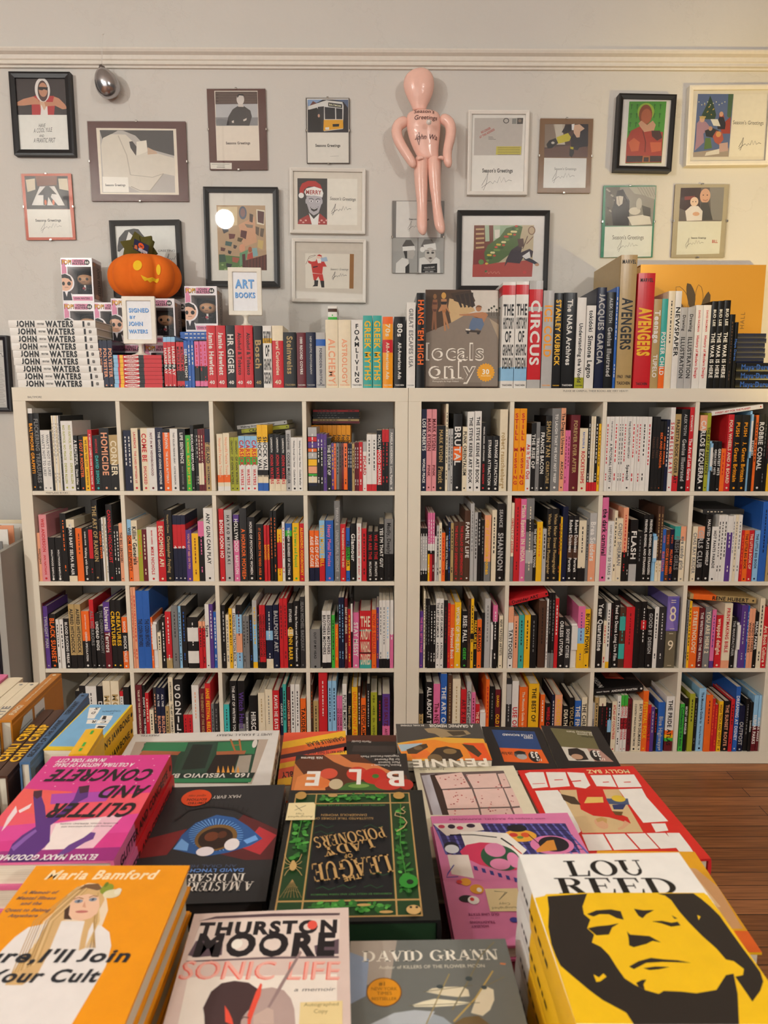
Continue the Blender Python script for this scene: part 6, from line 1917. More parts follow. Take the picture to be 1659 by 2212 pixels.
def doll():
    p = (1.5496, 0.3300, 2.6092); s = .000528
    r = tag(empty('inflatable_doll', (p[0], .33, p[2])), 'pink inflatable doll with hands on hips and handwritten greeting, hanging on the wall', 'inflatable doll')
    vm = mat('f5c6b6', .2, var=.05, scale=40, bump=.35)
    X = lambda x: (x-420)*s; Zz = lambda y: (450-y)*s
    def slices(name, sl, k, n=28):
        m = MB(); m.rings([[((X(a)+X(b))/2+(X(b)-X(a))/2*math.cos(2*pi*j/n), (X(b)-X(a))/2*k*math.sin(2*pi*j/n), Zz(y)) for j in range(n)] for y, a, b in sl], vm); return m.build(name, r, sub=1)
    slices('head', [(452, 352, 452), (440, 348, 452), (415, 340, 460), (385, 322, 478), (350, 303, 495), (310, 285, 508), (270, 276, 513), (230, 281, 510), (195, 300, 497), (170, 334, 474), (155, 375, 445), (151, 400, 425)], .62)
    tor = [(800, 405, 545), (785, 392, 552), (745, 368, 548), (700, 345, 551), (650, 325, 557), (600, 310, 561), (540, 302, 565), (490, 302, 560), (466, 315, 548), (455, 345, 520), (451, 380, 470)]
    slices('torso', tor, .55)
    def limb(name, ps, rad):
        m = MB(); m.tube([(X(x), y*s, Zz(z)) for x, y, z in ps], [q*s for q in rad], vm, 14); m.build(name, r, sub=1)
    limb('arm', [(312, 10, 520), (285, 0, 525), (240, -5, 550), (222, -10, 600), (243, -20, 670), (285, -30, 740), (325, -45, 800), (352, -50, 845), (366, -50, 872)], [30, 44, 48, 44, 41, 38, 36, 34, 14])
    limb('arm', [(560, 10, 505), (585, 0, 505), (630, -5, 530), (645, -10, 590), (632, -20, 670), (612, -30, 740), (612, -45, 800), (622, -50, 845), (630, -50, 872)], [30, 44, 47, 43, 39, 36, 36, 32, 12])
    limb('thumb', [(380, -55, 815), (410, -62, 800), (434, -64, 806)], [15, 15, 8]); limb('thumb', [(590, -55, 810), (562, -62, 798), (538, -64, 806)], [15, 15, 8])
    limb('leg', [(425, 0, 775), (418, 0, 800), (414, 0, 900), (420, 0, 1000), (426, 0, 1090), (428, 0, 1140), (428, 0, 1230), (428, -10, 1290), (436, -20, 1335), (440, -22, 1352)], [46, 56, 55, 50, 43, 39, 42, 42, 30, 10])
    limb('leg', [(512, 0, 775), (515, 0, 800), (520, 0, 900), (528, 0, 1000), (538, 0, 1090), (540, 0, 1125), (556, 0, 1230), (568, -10, 1290), (582, -20, 1325), (588, -22, 1342)], [46, 54, 50, 45, 38, 35, 41, 42, 28, 10])
    w = MB()
    def on(a, b, z):                                     # wraps the handwriting round the chest
        x, zz = a, b; yy = 450-zz/s
        for (y0, l0, r0), (y1, l1, r1) in zip(tor, tor[1:]):
            if y1 <= yy <= y0:
                q = (y0-yy)/(y0-y1); l = l0+(l1-l0)*q; rr = r0+(r1-r0)*q; break
        else: l, rr = 302, 560
        c = (X(l)+X(rr))/2; R = (X(rr)-X(l))/2; u = max(-.97, min(.97, (x-c)/R))
        return (x, -R*.55*math.sqrt(1-u*u)-.0022, zz)
    ik = '5a3a3c'
    art(w, [('t', "Season's", X(435), Zz(478), 26*s, ik, dict(w=155*s, sh=.2)), ('t', 'Greetings', X(447), Zz(522), 30*s, ik, dict(w=175*s, sh=.2)), ('t', 'John Wa', X(455), Zz(655), 34*s, ik, dict(w=165*s, sh=.25)), ('l', [(X(395), Zz(625)), (X(402), Zz(680)), (X(398), Zz(710)), (X(382), Zz(665))], 4*s, ik)], on, 1, 1)
    w.build('lettering', r)
    m = MB(); m.lathe([(.010, 0), (.010, .003), (.006, .005), (.005, .009), (.001, .0095)], mat('efe6de', .15), n=16)
    o = m.build('valve', r, loc=(X(465), -.0705, Zz(580))); o.rotation_euler = (pi/2, 0, 0)
    g = MB(); g.tube([(X(410), .0, Zz(152)), (X(408), .06, Zz(135)), (X(408), .0745, Zz(128))], .0012, mat('V'), 6); g.build('hanging_loop', r)
doll()
def ornament():
    p = (0.2908, 0.3550, 2.7173)
    r = tag(empty('hanging_ornament', (p[0], .355, p[2])), 'silver egg shaped ornament hanging by a thread from the picture rail', 'ornament')
    m = MB(); m.lathe([(max(.0004, .0465*math.sin(pi*i/16)**.9*(1-.18*math.cos(pi*(1-i/16)))), -.0555*math.cos(pi*i/16)) for i in range(17)], mat('b8b6b8', .22, metal=.9, var=.03), n=28)
    o = m.build('bauble', r, sub=1); o.rotation_euler = (.3, -.32, 0)
    m = MB(); m.lathe([(.014, .0), (.013, .006), (.007, .010), (.006, .014), (.001, .0145)], mat('8a8684', .3, metal=1), n=12)
    for k in range(4): m.ball((-.006+.004*math.cos(k*1.6), -.014, -.008+.006*math.sin(k*1.6)), .006, .003, .005, mat('9a9694', .3, metal=1), 8, 6)
    o = m.build('cap', r, loc=(-.013, -.006, .05)); o.rotation_euler = (.3, -.3, 0)
    m = MB(); m.tube([(-.014, -.005, .062), (-.010, -.012, .12), (-.007, -.004, .176), (-.006, .012, .184)], .0007, mat('W'), 5); m.tube([(-.012, -.005, .062), (-.006, -.012, .12), (-.003, -.004, .176), (-.004, .012, .186)], .0007, mat('W'), 5); m.build('thread', r)
ornament()

# ================================================================ left: display bin
def bin_unit():
    r = tag(empty('display_bin', (-.33, .12, 0)), 'grey comic display bin standing left of the bookcases', 'display bin')
    g = mat('a5a29a', .6, scale=8); x0, x1, y0, y1 = -.30, .305, -.24, .22
    m = MB()
    m.rings([[(x1-.018+q*.018, y0, 0), (x1-.018+q*.018, y1, 0), (x1-.018+q*.018, y1, .945), (x1-.018+q*.018, y0, .905)] for q in (0, 1)], g, smooth=False); m.build('side_panel', r)
    m = MB(); m.rings([[(x0+q*.018, y0, 0), (x0+q*.018, y1, 0), (x0+q*.018, y1, .945), (x0+q*.018, y0, .905)] for q in (0, 1)], g, smooth=False); m.build('side_panel', r)
    m = MB(); m.box(x0+.018, y0, 0, x1-.018, y0+.018, .88, g); m.build('front_panel', r)
    m = MB(); m.box(x0+.018, y1-.018, 0, x1-.018, y1, .94, g); m.build('back_panel', r)
    m = MB(); m.box(x0+.018, y0+.018, .62, x1-.018, y1-.018, .64, g); m.build('tray', r)
    m = MB(); W, H = .52, .78; rn = random.Random(4); it = [('r', 0, 0, 1, 1, '1c1a20')]
    for i in range(8):
        for j in range(7):
            u, v = .02+i*.122, .02+j*.139
            it += [('r', u, v, u+.108, v+.125, rn.choice(['6a4a72', '8a3a3c', '3a4a7a', 'b08a5c', '4a6a5a', 'a8607a', '54505a'])), ('e', u+.054, v+.055, .03, .04, rn.choice(['d8b090', 'c8c0b8', '2a2430', 'd8903c'])), ('r', u+.01, v+.1, u+.098, v+.118, rn.choice(['e8e0d0', 'd83a3a', 'e0c040']))]
    m.box(.28-W, y0-.0012, .07, .28, y0-.0002, .07+H, mat('K'))
    art(m, it, lambda a, b, z: (.28-W+a, y0-.0014-z, .07+b), W, H); m.build('poster_sheet', r)
    for i, (tx, c) in enumerate((('', 'E'), ('LOVE', 'W'), ('', 'F'), ('WALKING DEAD', 'W'), ('WHERE', 'W'), ('', 'I'))):
        b = tag(empty('magazine', (-.33+.02, -.06+i*.045, .6405)), 'comic with white header card in the grey bin, %s from the front' % ORD[i], 'magazine', 'comics filed in the grey bin')
        m = MB(); m.box(-.12, 0, 0, .262, .004, .325+.008*(i % 3)-(.03 if i < 1 else 0), mat(c)); h = .325+.008*(i % 3)-(.03 if i < 1 else 0)
        if tx: m.box(.02+.05*(i % 2), -.0006, h-.022, .255, 0, h-.002, mat('W')); art(m, [('t', tx, .5, .5, .6, '26241f', dict(b=1))], lambda a, q, z: (.02+.05*(i % 2)+a, -.0009-z, h-.022+q), .235-.05*(i % 2), .02)
        m.build('cover', b); m = MB(); m.box(-.118, .0042, .001, .26, .008, h-.004, PAGES); m.build('pages', b)
bin_unit()

# ================================================================ foreground table
TZ = .77
def table():
    r = tag(empty('display_table', (1.1, -1.98, 0)), 'low wooden display table carrying the foreground books', 'table')
    w = mat('5a2e22', .45, scale=12)
    m = MB(); m.box(-.70, -.66, TZ-.035, .705, .665, TZ-.0005, w); m.build('tabletop', r, bevel=.003)
    m = MB(); m.box(-.64, -.60, TZ-.12, .64, -.575, TZ-.0352, w); m.box(-.64, .575, TZ-.12, .64, .6, TZ-.0352, w); m.box(-.64, -.575, TZ-.12, -.615, .575, TZ-.0352, w); m.box(.615, -.575, TZ-.12, .64, .575, TZ-.0352, w); m.build('apron', r)
    for sx in (-1, 1):
        for sy in (-1, 1):
            m = MB(); m.prism([(sx*.6-.03, sy*.56-.03), (sx*.6+.03, sy*.56-.03), (sx*.6+.03, sy*.56+.03), (sx*.6-.03, sy*.56+.03)], [(0, TZ-.1205, w)]); m.build('leg', r)
table()
TABLE_BOOKS={
'vesuvio':(1.0763,-1.6064,3.2017,0.2604,0.2350,3,0.03000,0.8600,[
('r',0,0,1,1,'dcd9d3'),
('p','.962,.127 .066,.147 .111,.79 .919,.722','b8a898'),
('p','.897,.154 .131,.156 .134,.777 .813,.729','1f4634'),
('p','.889,.138 .604,.158 .6,.303 .889,.283','2c7a50'),
('p','.592,.158 .413,.171 .413,.607 .595,.618','2a4a3c'),
('p','.567,.197 .431,.206 .427,.558 .571,.572','182a24'),
('p','.401,.172 .141,.17 .138,.375 .389,.331','2c7a50'),
('p','.881,.27 .623,.302 .636,.354 .888,.336','a8603c'),
('p','.865,.338 .636,.354 .616,.616 .91,.596','20302a'),
('p','.391,.318 .196,.318 .201,.371 .383,.371','a8603c'),
('p','.389,.371 .236,.369 .246,.642 .409,.631','1a1614'),
('p','.233,.395 .154,.387 .148,.649 .235,.643','a49a8c'),
('l','.324,.129 .271,.313 .231,.316 .264,.133',0.012,'b06a38'),
('l','.299,.229 .247,.227',0.0095,'b06a38'),
('e',0.151,0.212,0.0166,0.0672,'d8d4cc'),
('p','.349,.526 .344,.624 .324,.625','e09a3c'),
('p','.318,.529 .313,.626 .293,.627','e09a3c'),
('p','.287,.531 .282,.628 .263,.629','e09a3c'),
('p','.256,.533 .252,.63 .232,.631','e09a3c'),
('p','.224,.535 .221,.632 .202,.634','e09a3c'),
('p','.929,.606 .105,.64 .114,.717 .935,.664','18302a'),
('p','.935,.664 .114,.717 .119,.767 .93,.721','2f8a58'),
('t','160 . VESUVIO BAR',0.407,0.659,0.052,'e8e4dc',{'b': 1,'w': 0.557,'rot': -0.048}),
('t','JAMES T. & KARLA L. MURRAY',0.239,0.063,0.0386,'4a4a4a',{'w': 0.382,'rot': -0.028}),
('t','PRESTEL',0.89,0.031,0.0268,'5a5a5a',{'w': 0.132,'rot': -0.023})]),
'blair':(1.2655,-1.5203,3.2146,0.1175,0.1900,2,0.03000,0.8300,[
('r',0,0,1,1,'ea5a3a'),
('p','.0,.0 1,.2 1,.34 0,.14','f2bc2c'),
('p','0,.14 1,.34 1,.46 0,.26','e06a2a'),
('p','0,.26 1,.46 1,.54 0,.34','4a1e28'),
('p','0,.42 1,.62 1,.72 0,.52','f2bc2c'),
('p','0,.7 1,.9 1,1 .8,1 0,.82','f2bc2c'),
('t','GABRIELLE BLAIR',0.327,0.221,0.0811,'2c2420',{'b': 1,'w': 0.621,'rot': 0.296}),
('t','A NEW WAY TO THINK ABOUT',0.312,0.44,0.0485,'2c2420',{'b': 1,'w': 0.578,'rot': 0.021}),
('t','ABORTION',0.258,0.341,0.0642,'2c2420',{'b': 1,'w': 0.486,'rot': 0.188}),
('t','ABLY',0.837,0.823,0.0923,'2c2420',{'b': 1,'w': 0.239,'rot': 0.132})]),
'maurice':(1.3643,-1.5657,3.1305,0.0950,0.2000,2,0.03000,0.8300,[
('r',0,0,1,1,'262221'),
('p','.821,.077 0,.091 0,.208 .843,.195','3c3431'),
('t','Maurice Gourdel',0.674,0.004,0.0419,'e4ded4',{'w': 0.38,'rot': -0.03})]),
'veg':(1.3378,-1.6897,3.1675,0.1881,0.2350,1,0.02950,0.8600,[
('r',0,0,1,1,'2a2625'),
('p','.895,.003 .434,.001 .293,.157 .026,.308 0,.5 .996,.476 1,.09','5a2f1c'),
('p','1,.116 .899,.287 .909,.478 .988,.476','c8763c'),
('p','.752,.006 .609,0 .496,.115 .293,.145 .086,.306 .326,.241 .556,.176 .652,.111','d8804a'),
('p','.957,.309 .843,.241 .733,.291 .706,.483 .967,.477','e08a4c'),
('e',0.69,0.269,0.0757,0.07,'d8543c'),
('e',0.447,0.274,0.0908,0.0927,'cc3a28'),
('e',0.297,0.313,0.1052,0.1092,'c42c20'),
('e',0.289,0.313,0.0301,0.0278,'3f7a2c'),
('e',0.756,0.394,0.0885,0.0665,'e07a3c'),
('e',0.623,0.408,0.0588,0.0661,'c9b896'),
('p','.605,.485 .535,.399 .417,.379 .256,.439 .185,.495','3f6a2c'),
('e',0.182,0.418,0.1177,0.0747,'c8362a'),
('e',0.035,0.426,0.0588,0.0659,'b83024'),
('e',0.432,0.435,0.0879,0.0264,'7aa04c'),
('t','B',0.122,0.347,0.1838,'f2eee6',{'b': 1,'w': 0.172,'rot': -0.029}),
('t','L',0.466,0.316,0.1858,'f2eee6',{'b': 1,'w': 0.128,'rot': -0.029}),
('t','E',0.824,0.331,0.1751,'f2eee6',{'b': 1,'w': 0.142,'rot': -0.029}),
('t','Nik Sharma',0.856,0.048,0.0335,'e8e2d8',{'b': 1,'w': 0.197}),
('t','Vegetable-Focused Meals',0.243,0.04,0.0285,'e8e2d8',{'w': 0.349}),
('t','for Big-Flavored',0.18,0.087,0.028,'e8e2d8',{'w': 0.224}),
('t','Plant Science',0.164,0.129,0.0276,'e8e2d8',{'w': 0.195}),
('t','Recipes,Techniques +',0.192,0.169,0.0271,'e8e2d8',{'w': 0.266,'rot': -0.029})]),
'pennie':(1.4944,-1.5046,3.1532,0.1600,0.1420,4,0.02000,0.8500,[
('r',0,0,1,1,'4a4743'),
('p','1,.544 .546,.391 .017,.445 0,1 .942,1','e8b040'),
('p','1,.61 .82,.501 .571,.46 .409,.553 0,.56 0,1 .387,1 .662,.936 .935,1','f0902c'),
('p','.993,.588 .71,.548 .813,.723 .962,.764','a8c0cc'),
('p','.258,.555 .033,.559 .003,1 .205,1','ee5a20'),
('p','.872,.808 .684,.725 .608,.937 .842,.934','ee7a30'),
('p','.674,.15 .544,.117 .375,.203 .18,.206 .143,.303 .277,.381 .391,.37 .491,.415 .558,.296 .633,.262','a08c6a'),
('p','.416,.227 .22,.22 .194,.326 .352,.361','4c4030'),
('p','.905,.721 .75,.592 .673,.571 .661,.66 .8,.83 .891,.829','4c3a26'),
('p','.28,.578 .154,.624 .09,.841 .138,.924 .226,.754','4c3a26'),
('p','.656,.853 .57,.683 .455,.641 .315,.731 .298,.901 .383,1 .511,1 .668,1','3c3024'),
('e',0.608,0.937,0.0792,0.0981,'7a6444'),
('e',0.43,0.772,0.0734,0.0683,'8a7048'),
('e',0.774,0.68,0.0481,0.0522,'7a6444'),
('t','PENNIE',0.457,1.056,0.1763,'f2ead8',{'b': 1,'w': 0.819,'rot': 0.016}),
('t','A GRAPHIC MEMOIR',0.35,0.073,0.0797,'ece6da',{'b': 1,'w': 0.519,'rot': -0.04}),
('t','BY KARL STEVENS',0.807,0.054,0.04,'ece6da',{'b': 1,'w': 0.277})]),
'b33':(1.6356,-1.4882,3.1088,0.1133,0.1650,6,0.01000,0.8300,[
('r',0,0,1,1,'1d1c1d'),
('p','.845,.078 .124,.114 .125,.553 .797,.521','23467e'),
('p','.797,.521 .125,.553 .096,.856 .78,.834','e8641e'),
('e',0.496,0.675,0.0955,0.0903,'5c5c5c'),
('e',0.48,0.719,0.0791,0.0598,'a8a8a8'),
('e',0.491,0.629,0.0907,0.0383,'1c1c1c'),
('e',0.283,0.715,0.0897,0.1191,'1c1a1a'),
('t','33',0.274,0.674,0.1277,'f2eee6',{'b': 1,'w': 0.136,'rot': -0.05}),
('t','1/3',0.227,0.783,0.0438,'f2eee6',{'b': 1,'w': 0.095,'rot': -0.081}),
('t',"HERE'S",0.27,0.273,0.0415,'e8e4dc',{'b': 1,'w': 0.151,'rot': -0.049}),
('t','LITTLE RICHARD',0.433,0.21,0.0464,'e8e4dc',{'b': 1,'w': 0.509,'rot': -0.042}),
('t','by Jordan Bassett',0.416,0.155,0.0384,'28324a',{'b': 1,'w': 0.42,'rot': -0.029}),
('t','Little Richard',0.71,0.653,0.068,'4a2410',{'b': 1,'w': 0.198,'rot': -0.025})]),
'o33':(1.7502,-1.4844,3.1005,0.1101,0.1650,6,0.01000,0.8300,[
('r',0,0,1,1,'1d1c1d'),
('p','.857,.061 .166,.121 .197,.57 .806,.524','6d6844'),
('p','.806,.524 .197,.57 .076,.843 .784,.836','b58a7c'),
('p','.806,.524 .391,.56 .375,.843 .784,.836','d8d2c6'),
('p','.711,.572 .552,.548 .468,.623 .455,.809 .65,.832 .741,.706','241c1a'),
('e',0.621,0.747,0.0923,0.0608,'c49a7c'),
('e',0.312,0.713,0.0817,0.1223,'1c1a1a'),
('t','33',0.282,0.67,0.1293,'f2eee6',{'b': 1,'w': 0.133,'rot': -0.089}),
('t','1/3',0.235,0.791,0.0442,'f2eee6',{'b': 1,'w': 0.104,'rot': -0.12}),
('t','by Joanna',0.309,0.22,0.0425,'d8d2c0',{'b': 1,'w': 0.254,'rot': -0.086}),
('t','McNaney Stein',0.385,0.161,0.0431,'d8d2c0',{'b': 1,'w': 0.435,'rot': -0.079}),
('t','Wolfman',0.287,0.276,0.0377,'2c2a20',{'b': 1,'w': 0.196,'rot': -0.089})]),
'squares':(1.5329,-1.6986,3.1973,0.1717,0.2400,2,0.03500,0.8400,[
('r',0,0,1,1,'e6ddc2'),
('p','.949,.067 .122,.067 .119,.615 .933,.58','6a5a58'),
('p','.938,.101 .804,.084 .794,.586 .911,.581','b8b4bc'),
('p','.855,.094 .779,.085 .764,.588 .83,.585','3c2a24'),
('p','.808,.107 .538,.073 .506,.272 .778,.282','e6c4ba'),
('p','.504,.104 .206,.098 .215,.285 .478,.284','e6c4ba'),
('p','.193,.11 .124,.102 .126,.278 .2,.285','e6c4ba'),
('p','.773,.297 .496,.294 .494,.52 .771,.516','e6c4ba'),
('p','.48,.295 .203,.296 .206,.517 .478,.515','e6c4ba'),
('p','.192,.296 .115,.295 .112,.511 .191,.518','e6c4ba'),
('p','.775,.531 .498,.533 .501,.599 .772,.587','e6c4ba'),
('p','.479,.53 .211,.532 .207,.611 .486,.599','e6c4ba'),
('p','.19,.537 .112,.531 .116,.615 .193,.612','e6c4ba'),
('t','Nicola Lamb',0.825,0.021,0.0208,'7a7060',{'w': 0.249}),
('e',0.669,0.375,0.0058,0.0061,'9c3a40',{'n': 7}),
('e',0.43,0.414,0.0099,0.0054,'9c3a40',{'n': 7}),
('e',0.718,0.578,0.0065,0.0067,'c8605c',{'n': 7}),
('e',0.59,0.524,0.0048,0.0036,'9c3a40',{'n': 7}),
('e',0.495,0.118,0.0096,0.0043,'9c3a40',{'n': 7}),
('e',0.204,0.26,0.0079,0.0082,'c8605c',{'n': 7}),
('e',0.376,0.559,0.0059,0.0066,'c8605c',{'n': 7}),
('e',0.515,0.126,0.0073,0.0047,'9c3a40',{'n': 7}),
('e',0.536,0.419,0.0053,0.0056,'c8605c',{'n': 7}),
('e',0.425,0.382,0.0062,0.0043,'c8605c',{'n': 7}),
('e',0.399,0.562,0.0093,0.0076,'9c3a40',{'n': 7}),
('e',0.36,0.46,0.0055,0.0057,'9c3a40',{'n': 7}),
('e',0.453,0.464,0.0047,0.0071,'9c3a40',{'n': 7}),
('e',0.6,0.169,0.0071,0.0069,'c8605c',{'n': 7}),
('e',0.496,0.187,0.0056,0.0075,'b8484a',{'n': 7}),
('e',0.638,0.531,0.0103,0.0053,'b8484a',{'n': 7}),
('e',0.562,0.146,0.0081,0.0036,'b8484a',{'n': 7}),
('e',0.666,0.443,0.0105,0.0045,'c8605c',{'n': 7}),
('e',0.203,0.557,0.0058,0.0052,'9c3a40',{'n': 7}),
('e',0.598,0.527,0.008,0.0034,'9c3a40',{'n': 7}),
('e',0.654,0.418,0.0085,0.0076,'c8605c',{'n': 7}),
('e',0.372,0.121,0.0067,0.0066,'b8484a',{'n': 7}),
('e',0.574,0.399,0.0041,0.0062,'c8605c',{'n': 7}),
('e',0.521,0.445,0.0058,0.0065,'9c3a40',{'n': 7}),
('e',0.494,0.405,0.0104,0.0032,'c8605c',{'n': 7}),
('e',0.65,0.333,0.0078,0.0047,'c8605c',{'n': 7}),
('e',0.729,0.472,0.0093,0.0043,'c8605c',{'n': 7}),
('e',0.161,0.463,0.0041,0.0056,'9c3a40',{'n': 7}),
('e',0.214,0.244,0.0046,0.0057,'9c3a40',{'n': 7}),
('e',0.177,0.458,0.0047,0.007,'b8484a',{'n': 7}),
('e',0.687,0.387,0.0052,0.0071,'b8484a',{'n': 7}),
('e',0.412,0.212,0.0096,0.0079,'b8484a',{'n': 7}),
('e',0.186,0.297,0.0096,0.0036,'9c3a40',{'n': 7}),
('e',0.543,0.174,0.0056,0.0077,'c8605c',{'n': 7}),
('e',0.517,0.424,0.0053,0.0058,'b8484a',{'n': 7}),
('e',0.27,0.594,0.0062,0.0073,'9c3a40',{'n': 7}),
('e',0.702,0.467,0.0093,0.0062,'9c3a40',{'n': 7}),
('e',0.145,0.397,0.0098,0.0076,'9c3a40',{'n': 7}),
('e',0.607,0.122,0.0097,0.0063,'b8484a',{'n': 7}),
('e',0.247,0.555,0.0073,0.0029,'9c3a40',{'n': 7}),
('e',0.61,0.115,0.0076,0.0036,'9c3a40',{'n': 7}),
('e',0.717,0.164,0.0111,0.0064,'b8484a',{'n': 7}),
('e',0.546,0.209,0.0075,0.0076,'b8484a',{'n': 7}),
('e',0.638,0.244,0.0101,0.0039,'b8484a',{'n': 7}),
('e',0.493,0.395,0.0061,0.0069,'b8484a',{'n': 7}),
('e',0.646,0.368,0.0063,0.0055,'b8484a',{'n': 7}),
('e',0.256,0.499,0.0033,0.0031,'c8605c',{'n': 7}),
('e',0.186,0.539,0.0036,0.0054,'c8605c',{'n': 7}),
('e',0.678,0.139,0.0063,0.0056,'c8605c',{'n': 7}),
('e',0.538,0.207,0.0057,0.0039,'9c3a40',{'n': 7}),
('e',0.27,0.402,0.0034,0.0055,'9c3a40',{'n': 7}),
('e',0.251,0.313,0.0094,0.0066,'c8605c',{'n': 7}),
('e',0.259,0.281,0.0107,0.0054,'b8484a',{'n': 7}),
('e',0.664,0.372,0.0085,0.0035,'c8605c',{'n': 7}),
('e',0.634,0.172,0.0034,0.0051,'9c3a40',{'n': 7}),
('e',0.227,0.257,0.0068,0.0039,'9c3a40',{'n': 7}),
('e',0.409,0.545,0.0089,0.0061,'9c3a40',{'n': 7}),
('e',0.609,0.372,0.0094,0.0067,'c8605c',{'n': 7}),
('e',0.765,0.147,0.004,0.0082,'b8484a',{'n': 7}),
('e',0.219,0.295,0.0099,0.0034,'b8484a',{'n': 7}),
('e',0.394,0.523,0.0102,0.0056,'b8484a',{'n': 7}),
('e',0.494,0.462,0.0038,0.0067,'9c3a40',{'n': 7}),
('e',0.47,0.515,0.0048,0.0037,'b8484a',{'n': 7}),
('e',0.533,0.455,0.0101,0.0041,'9c3a40',{'n': 7}),
('e',0.532,0.286,0.0064,0.0036,'9c3a40',{'n': 7}),
('e',0.71,0.549,0.0092,0.0073,'c8605c',{'n': 7}),
('e',0.371,0.487,0.0081,0.0055,'c8605c',{'n': 7}),
('e',0.714,0.304,0.01,0.004,'c8605c',{'n': 7}),
('e',0.352,0.558,0.0068,0.0049,'9c3a40',{'n': 7}),
('e',0.158,0.194,0.0093,0.0042,'9c3a40',{'n': 7}),
('e',0.578,0.227,0.0087,0.0084,'c8605c',{'n': 7})]),
'baz':(1.7254,-1.7089,3.2131,0.2006,0.2520,2,0.03500,0.8400,[
('r',0,0,1,1,'d8261e'),
('p','.956,.046 .91,.029 .793,.036 .825,.22 .957,.231','f2efe8'),
('p','.773,.037 .61,.047 .645,.221 .81,.231','f2efe8'),
('p','.597,.047 .458,.066 .477,.222 .532,.256 .611,.233 .603,.108','f2efe8'),
('p','.42,.098 .249,.104 .273,.253 .431,.234','f2efe8'),
('p','.236,.105 .052,.11 .072,.265 .263,.259','f2efe8'),
('l','.937,.176 .833,.176',0.0089,'d8261e'),
('l','.741,.139 .669,.139',0.0115,'d8261e'),
('l','.608,.166 .528,.161',0.0153,'d8261e'),
('l','.358,.191 .306,.19',0.0115,'d8261e'),
('l','.187,.201 .128,.201',0.0115,'d8261e'),
('p','.948,.26 .764,.261 .748,.344 .757,.565 .773,.705 .854,.76 .96,.537','f2efe8'),
('p','.274,.281 .082,.283 .1,.383 .084,.645 .277,.649 .278,.477','f2efe8'),
('p','.224,.66 .119,.664 .139,.735 .238,.744','f2efe8'),
('p','.752,.262 .274,.281 .328,.739 .768,.72','d8bc8c'),
('p','.611,.261 .399,.274 .418,.364 .446,.518 .362,.588 .373,.652 .502,.58 .611,.557 .675,.487 .646,.368','d0221e'),
('p','.565,.355 .443,.362 .466,.423 .621,.422','e8c46a'),
('p','.758,.308 .663,.349 .652,.438 .721,.425 .763,.379','4a3826'),
('p','.427,.381 .256,.391 .281,.46 .432,.442','4a5a7a'),
('p','.413,.452 .3,.45 .355,.506 .426,.502','2a3a6a'),
('e',0.329,0.387,0.0537,0.037,'e0c03c'),
('e',0.59,0.639,0.0459,0.055,'dba884'),
('p','.608,.59 .558,.574 .524,.595 .55,.641 .565,.612 .613,.625','c8a060'),
('p','.402,.618 .378,.651 .458,.701 .497,.709 .493,.691 .448,.671','dba884'),
('p','.446,.518 .368,.531 .401,.57 .443,.559','6a4a26'),
('p','.78,.734 .628,.741 .634,.887 .799,.884','f2efe8'),
('p','.615,.741 .47,.745 .447,.891 .621,.888','f2efe8'),
('p','.456,.746 .322,.75 .303,.893 .434,.892','f2efe8'),
('p','.311,.75 .175,.756 .158,.895 .292,.896','f2efe8'),
('p','.164,.756 .074,.762 .078,.892 .091,.988 .181,.982 .18,.858','f2efe8'),
('t','MOLLY BAZ',0.249,0.062,0.0437,'f2d8a0',{'b': 1,'w': 0.358,'rot': -0.06})]),
'pinkcook':(1.5622,-1.8815,3.1821,0.2007,0.2520,1,0.02000,0.8615,[
('r',0,0,1,1,'de7fae'),
('r',0.03,0,0.95,0.955,'de7fae'),
('p','.995,.072 .055,.104 .052,.363 .475,.391 .945,.36','38326a'),
('l','.981,.075 .944,.353',0.0142,'6a68b8'),
('l','.929,.077 .889,.355',0.0142,'6a68b8'),
('l','.877,.079 .834,.357',0.0142,'6a68b8'),
('l','.825,.081 .778,.359',0.0142,'6a68b8'),
('l','.772,.083 .723,.361',0.0142,'6a68b8'),
('l','.72,.084 .668,.363',0.0142,'6a68b8'),
('l','.668,.086 .613,.365',0.0142,'6a68b8'),
('l','.616,.088 .557,.367',0.0142,'6a68b8'),
('l','.564,.09 .502,.369',0.0142,'6a68b8'),
('l','.511,.092 .447,.37',0.0142,'6a68b8'),
('l','.459,.093 .392,.372',0.0142,'6a68b8'),
('l','.407,.095 .336,.374',0.0142,'6a68b8'),
('l','.355,.097 .281,.376',0.0142,'6a68b8'),
('l','.303,.099 .226,.378',0.0142,'6a68b8'),
('l','.251,.101 .171,.38',0.0142,'6a68b8'),
('l','.198,.103 .115,.382',0.0142,'6a68b8'),
('l','.146,.104 .06,.384',0.0143,'6a68b8'),
('l','.094,.106 .005,.386',0.0143,'6a68b8'),
('l','.996,.096 .064,.128',0.0071,'232048'),
('l','.977,.141 .055,.173',0.007,'232048'),
('l','.958,.185 .046,.217',0.0069,'232048'),
('l','.939,.228 .037,.26',0.0069,'232048'),
('l','.921,.27 .029,.302',0.0068,'232048'),
('l','.904,.312 .021,.343',0.0067,'232048'),
('p','.995,.075 .659,.08 .645,.148 .917,.193','e8dcd2'),
('e',0.938,0.106,0.0236,0.0175,'c83a5c'),
('e',0.811,0.123,0.0235,0.0175,'c83a5c'),
('e',0.868,0.108,0.0259,0.0207,'2c1c34'),
('e',0.731,0.105,0.0307,0.0193,'2c1c34'),
('p','1,.372 .922,.354 .642,.48 .515,.523 .529,.571 1,.555','de7fae'),
('e',0.41,0.21,0.1131,0.0553,'e8a83a'),
('e',0.454,0.201,0.03,0.0186,'c83a34'),
('e',0.373,0.204,0.0301,0.0218,'d8542c'),
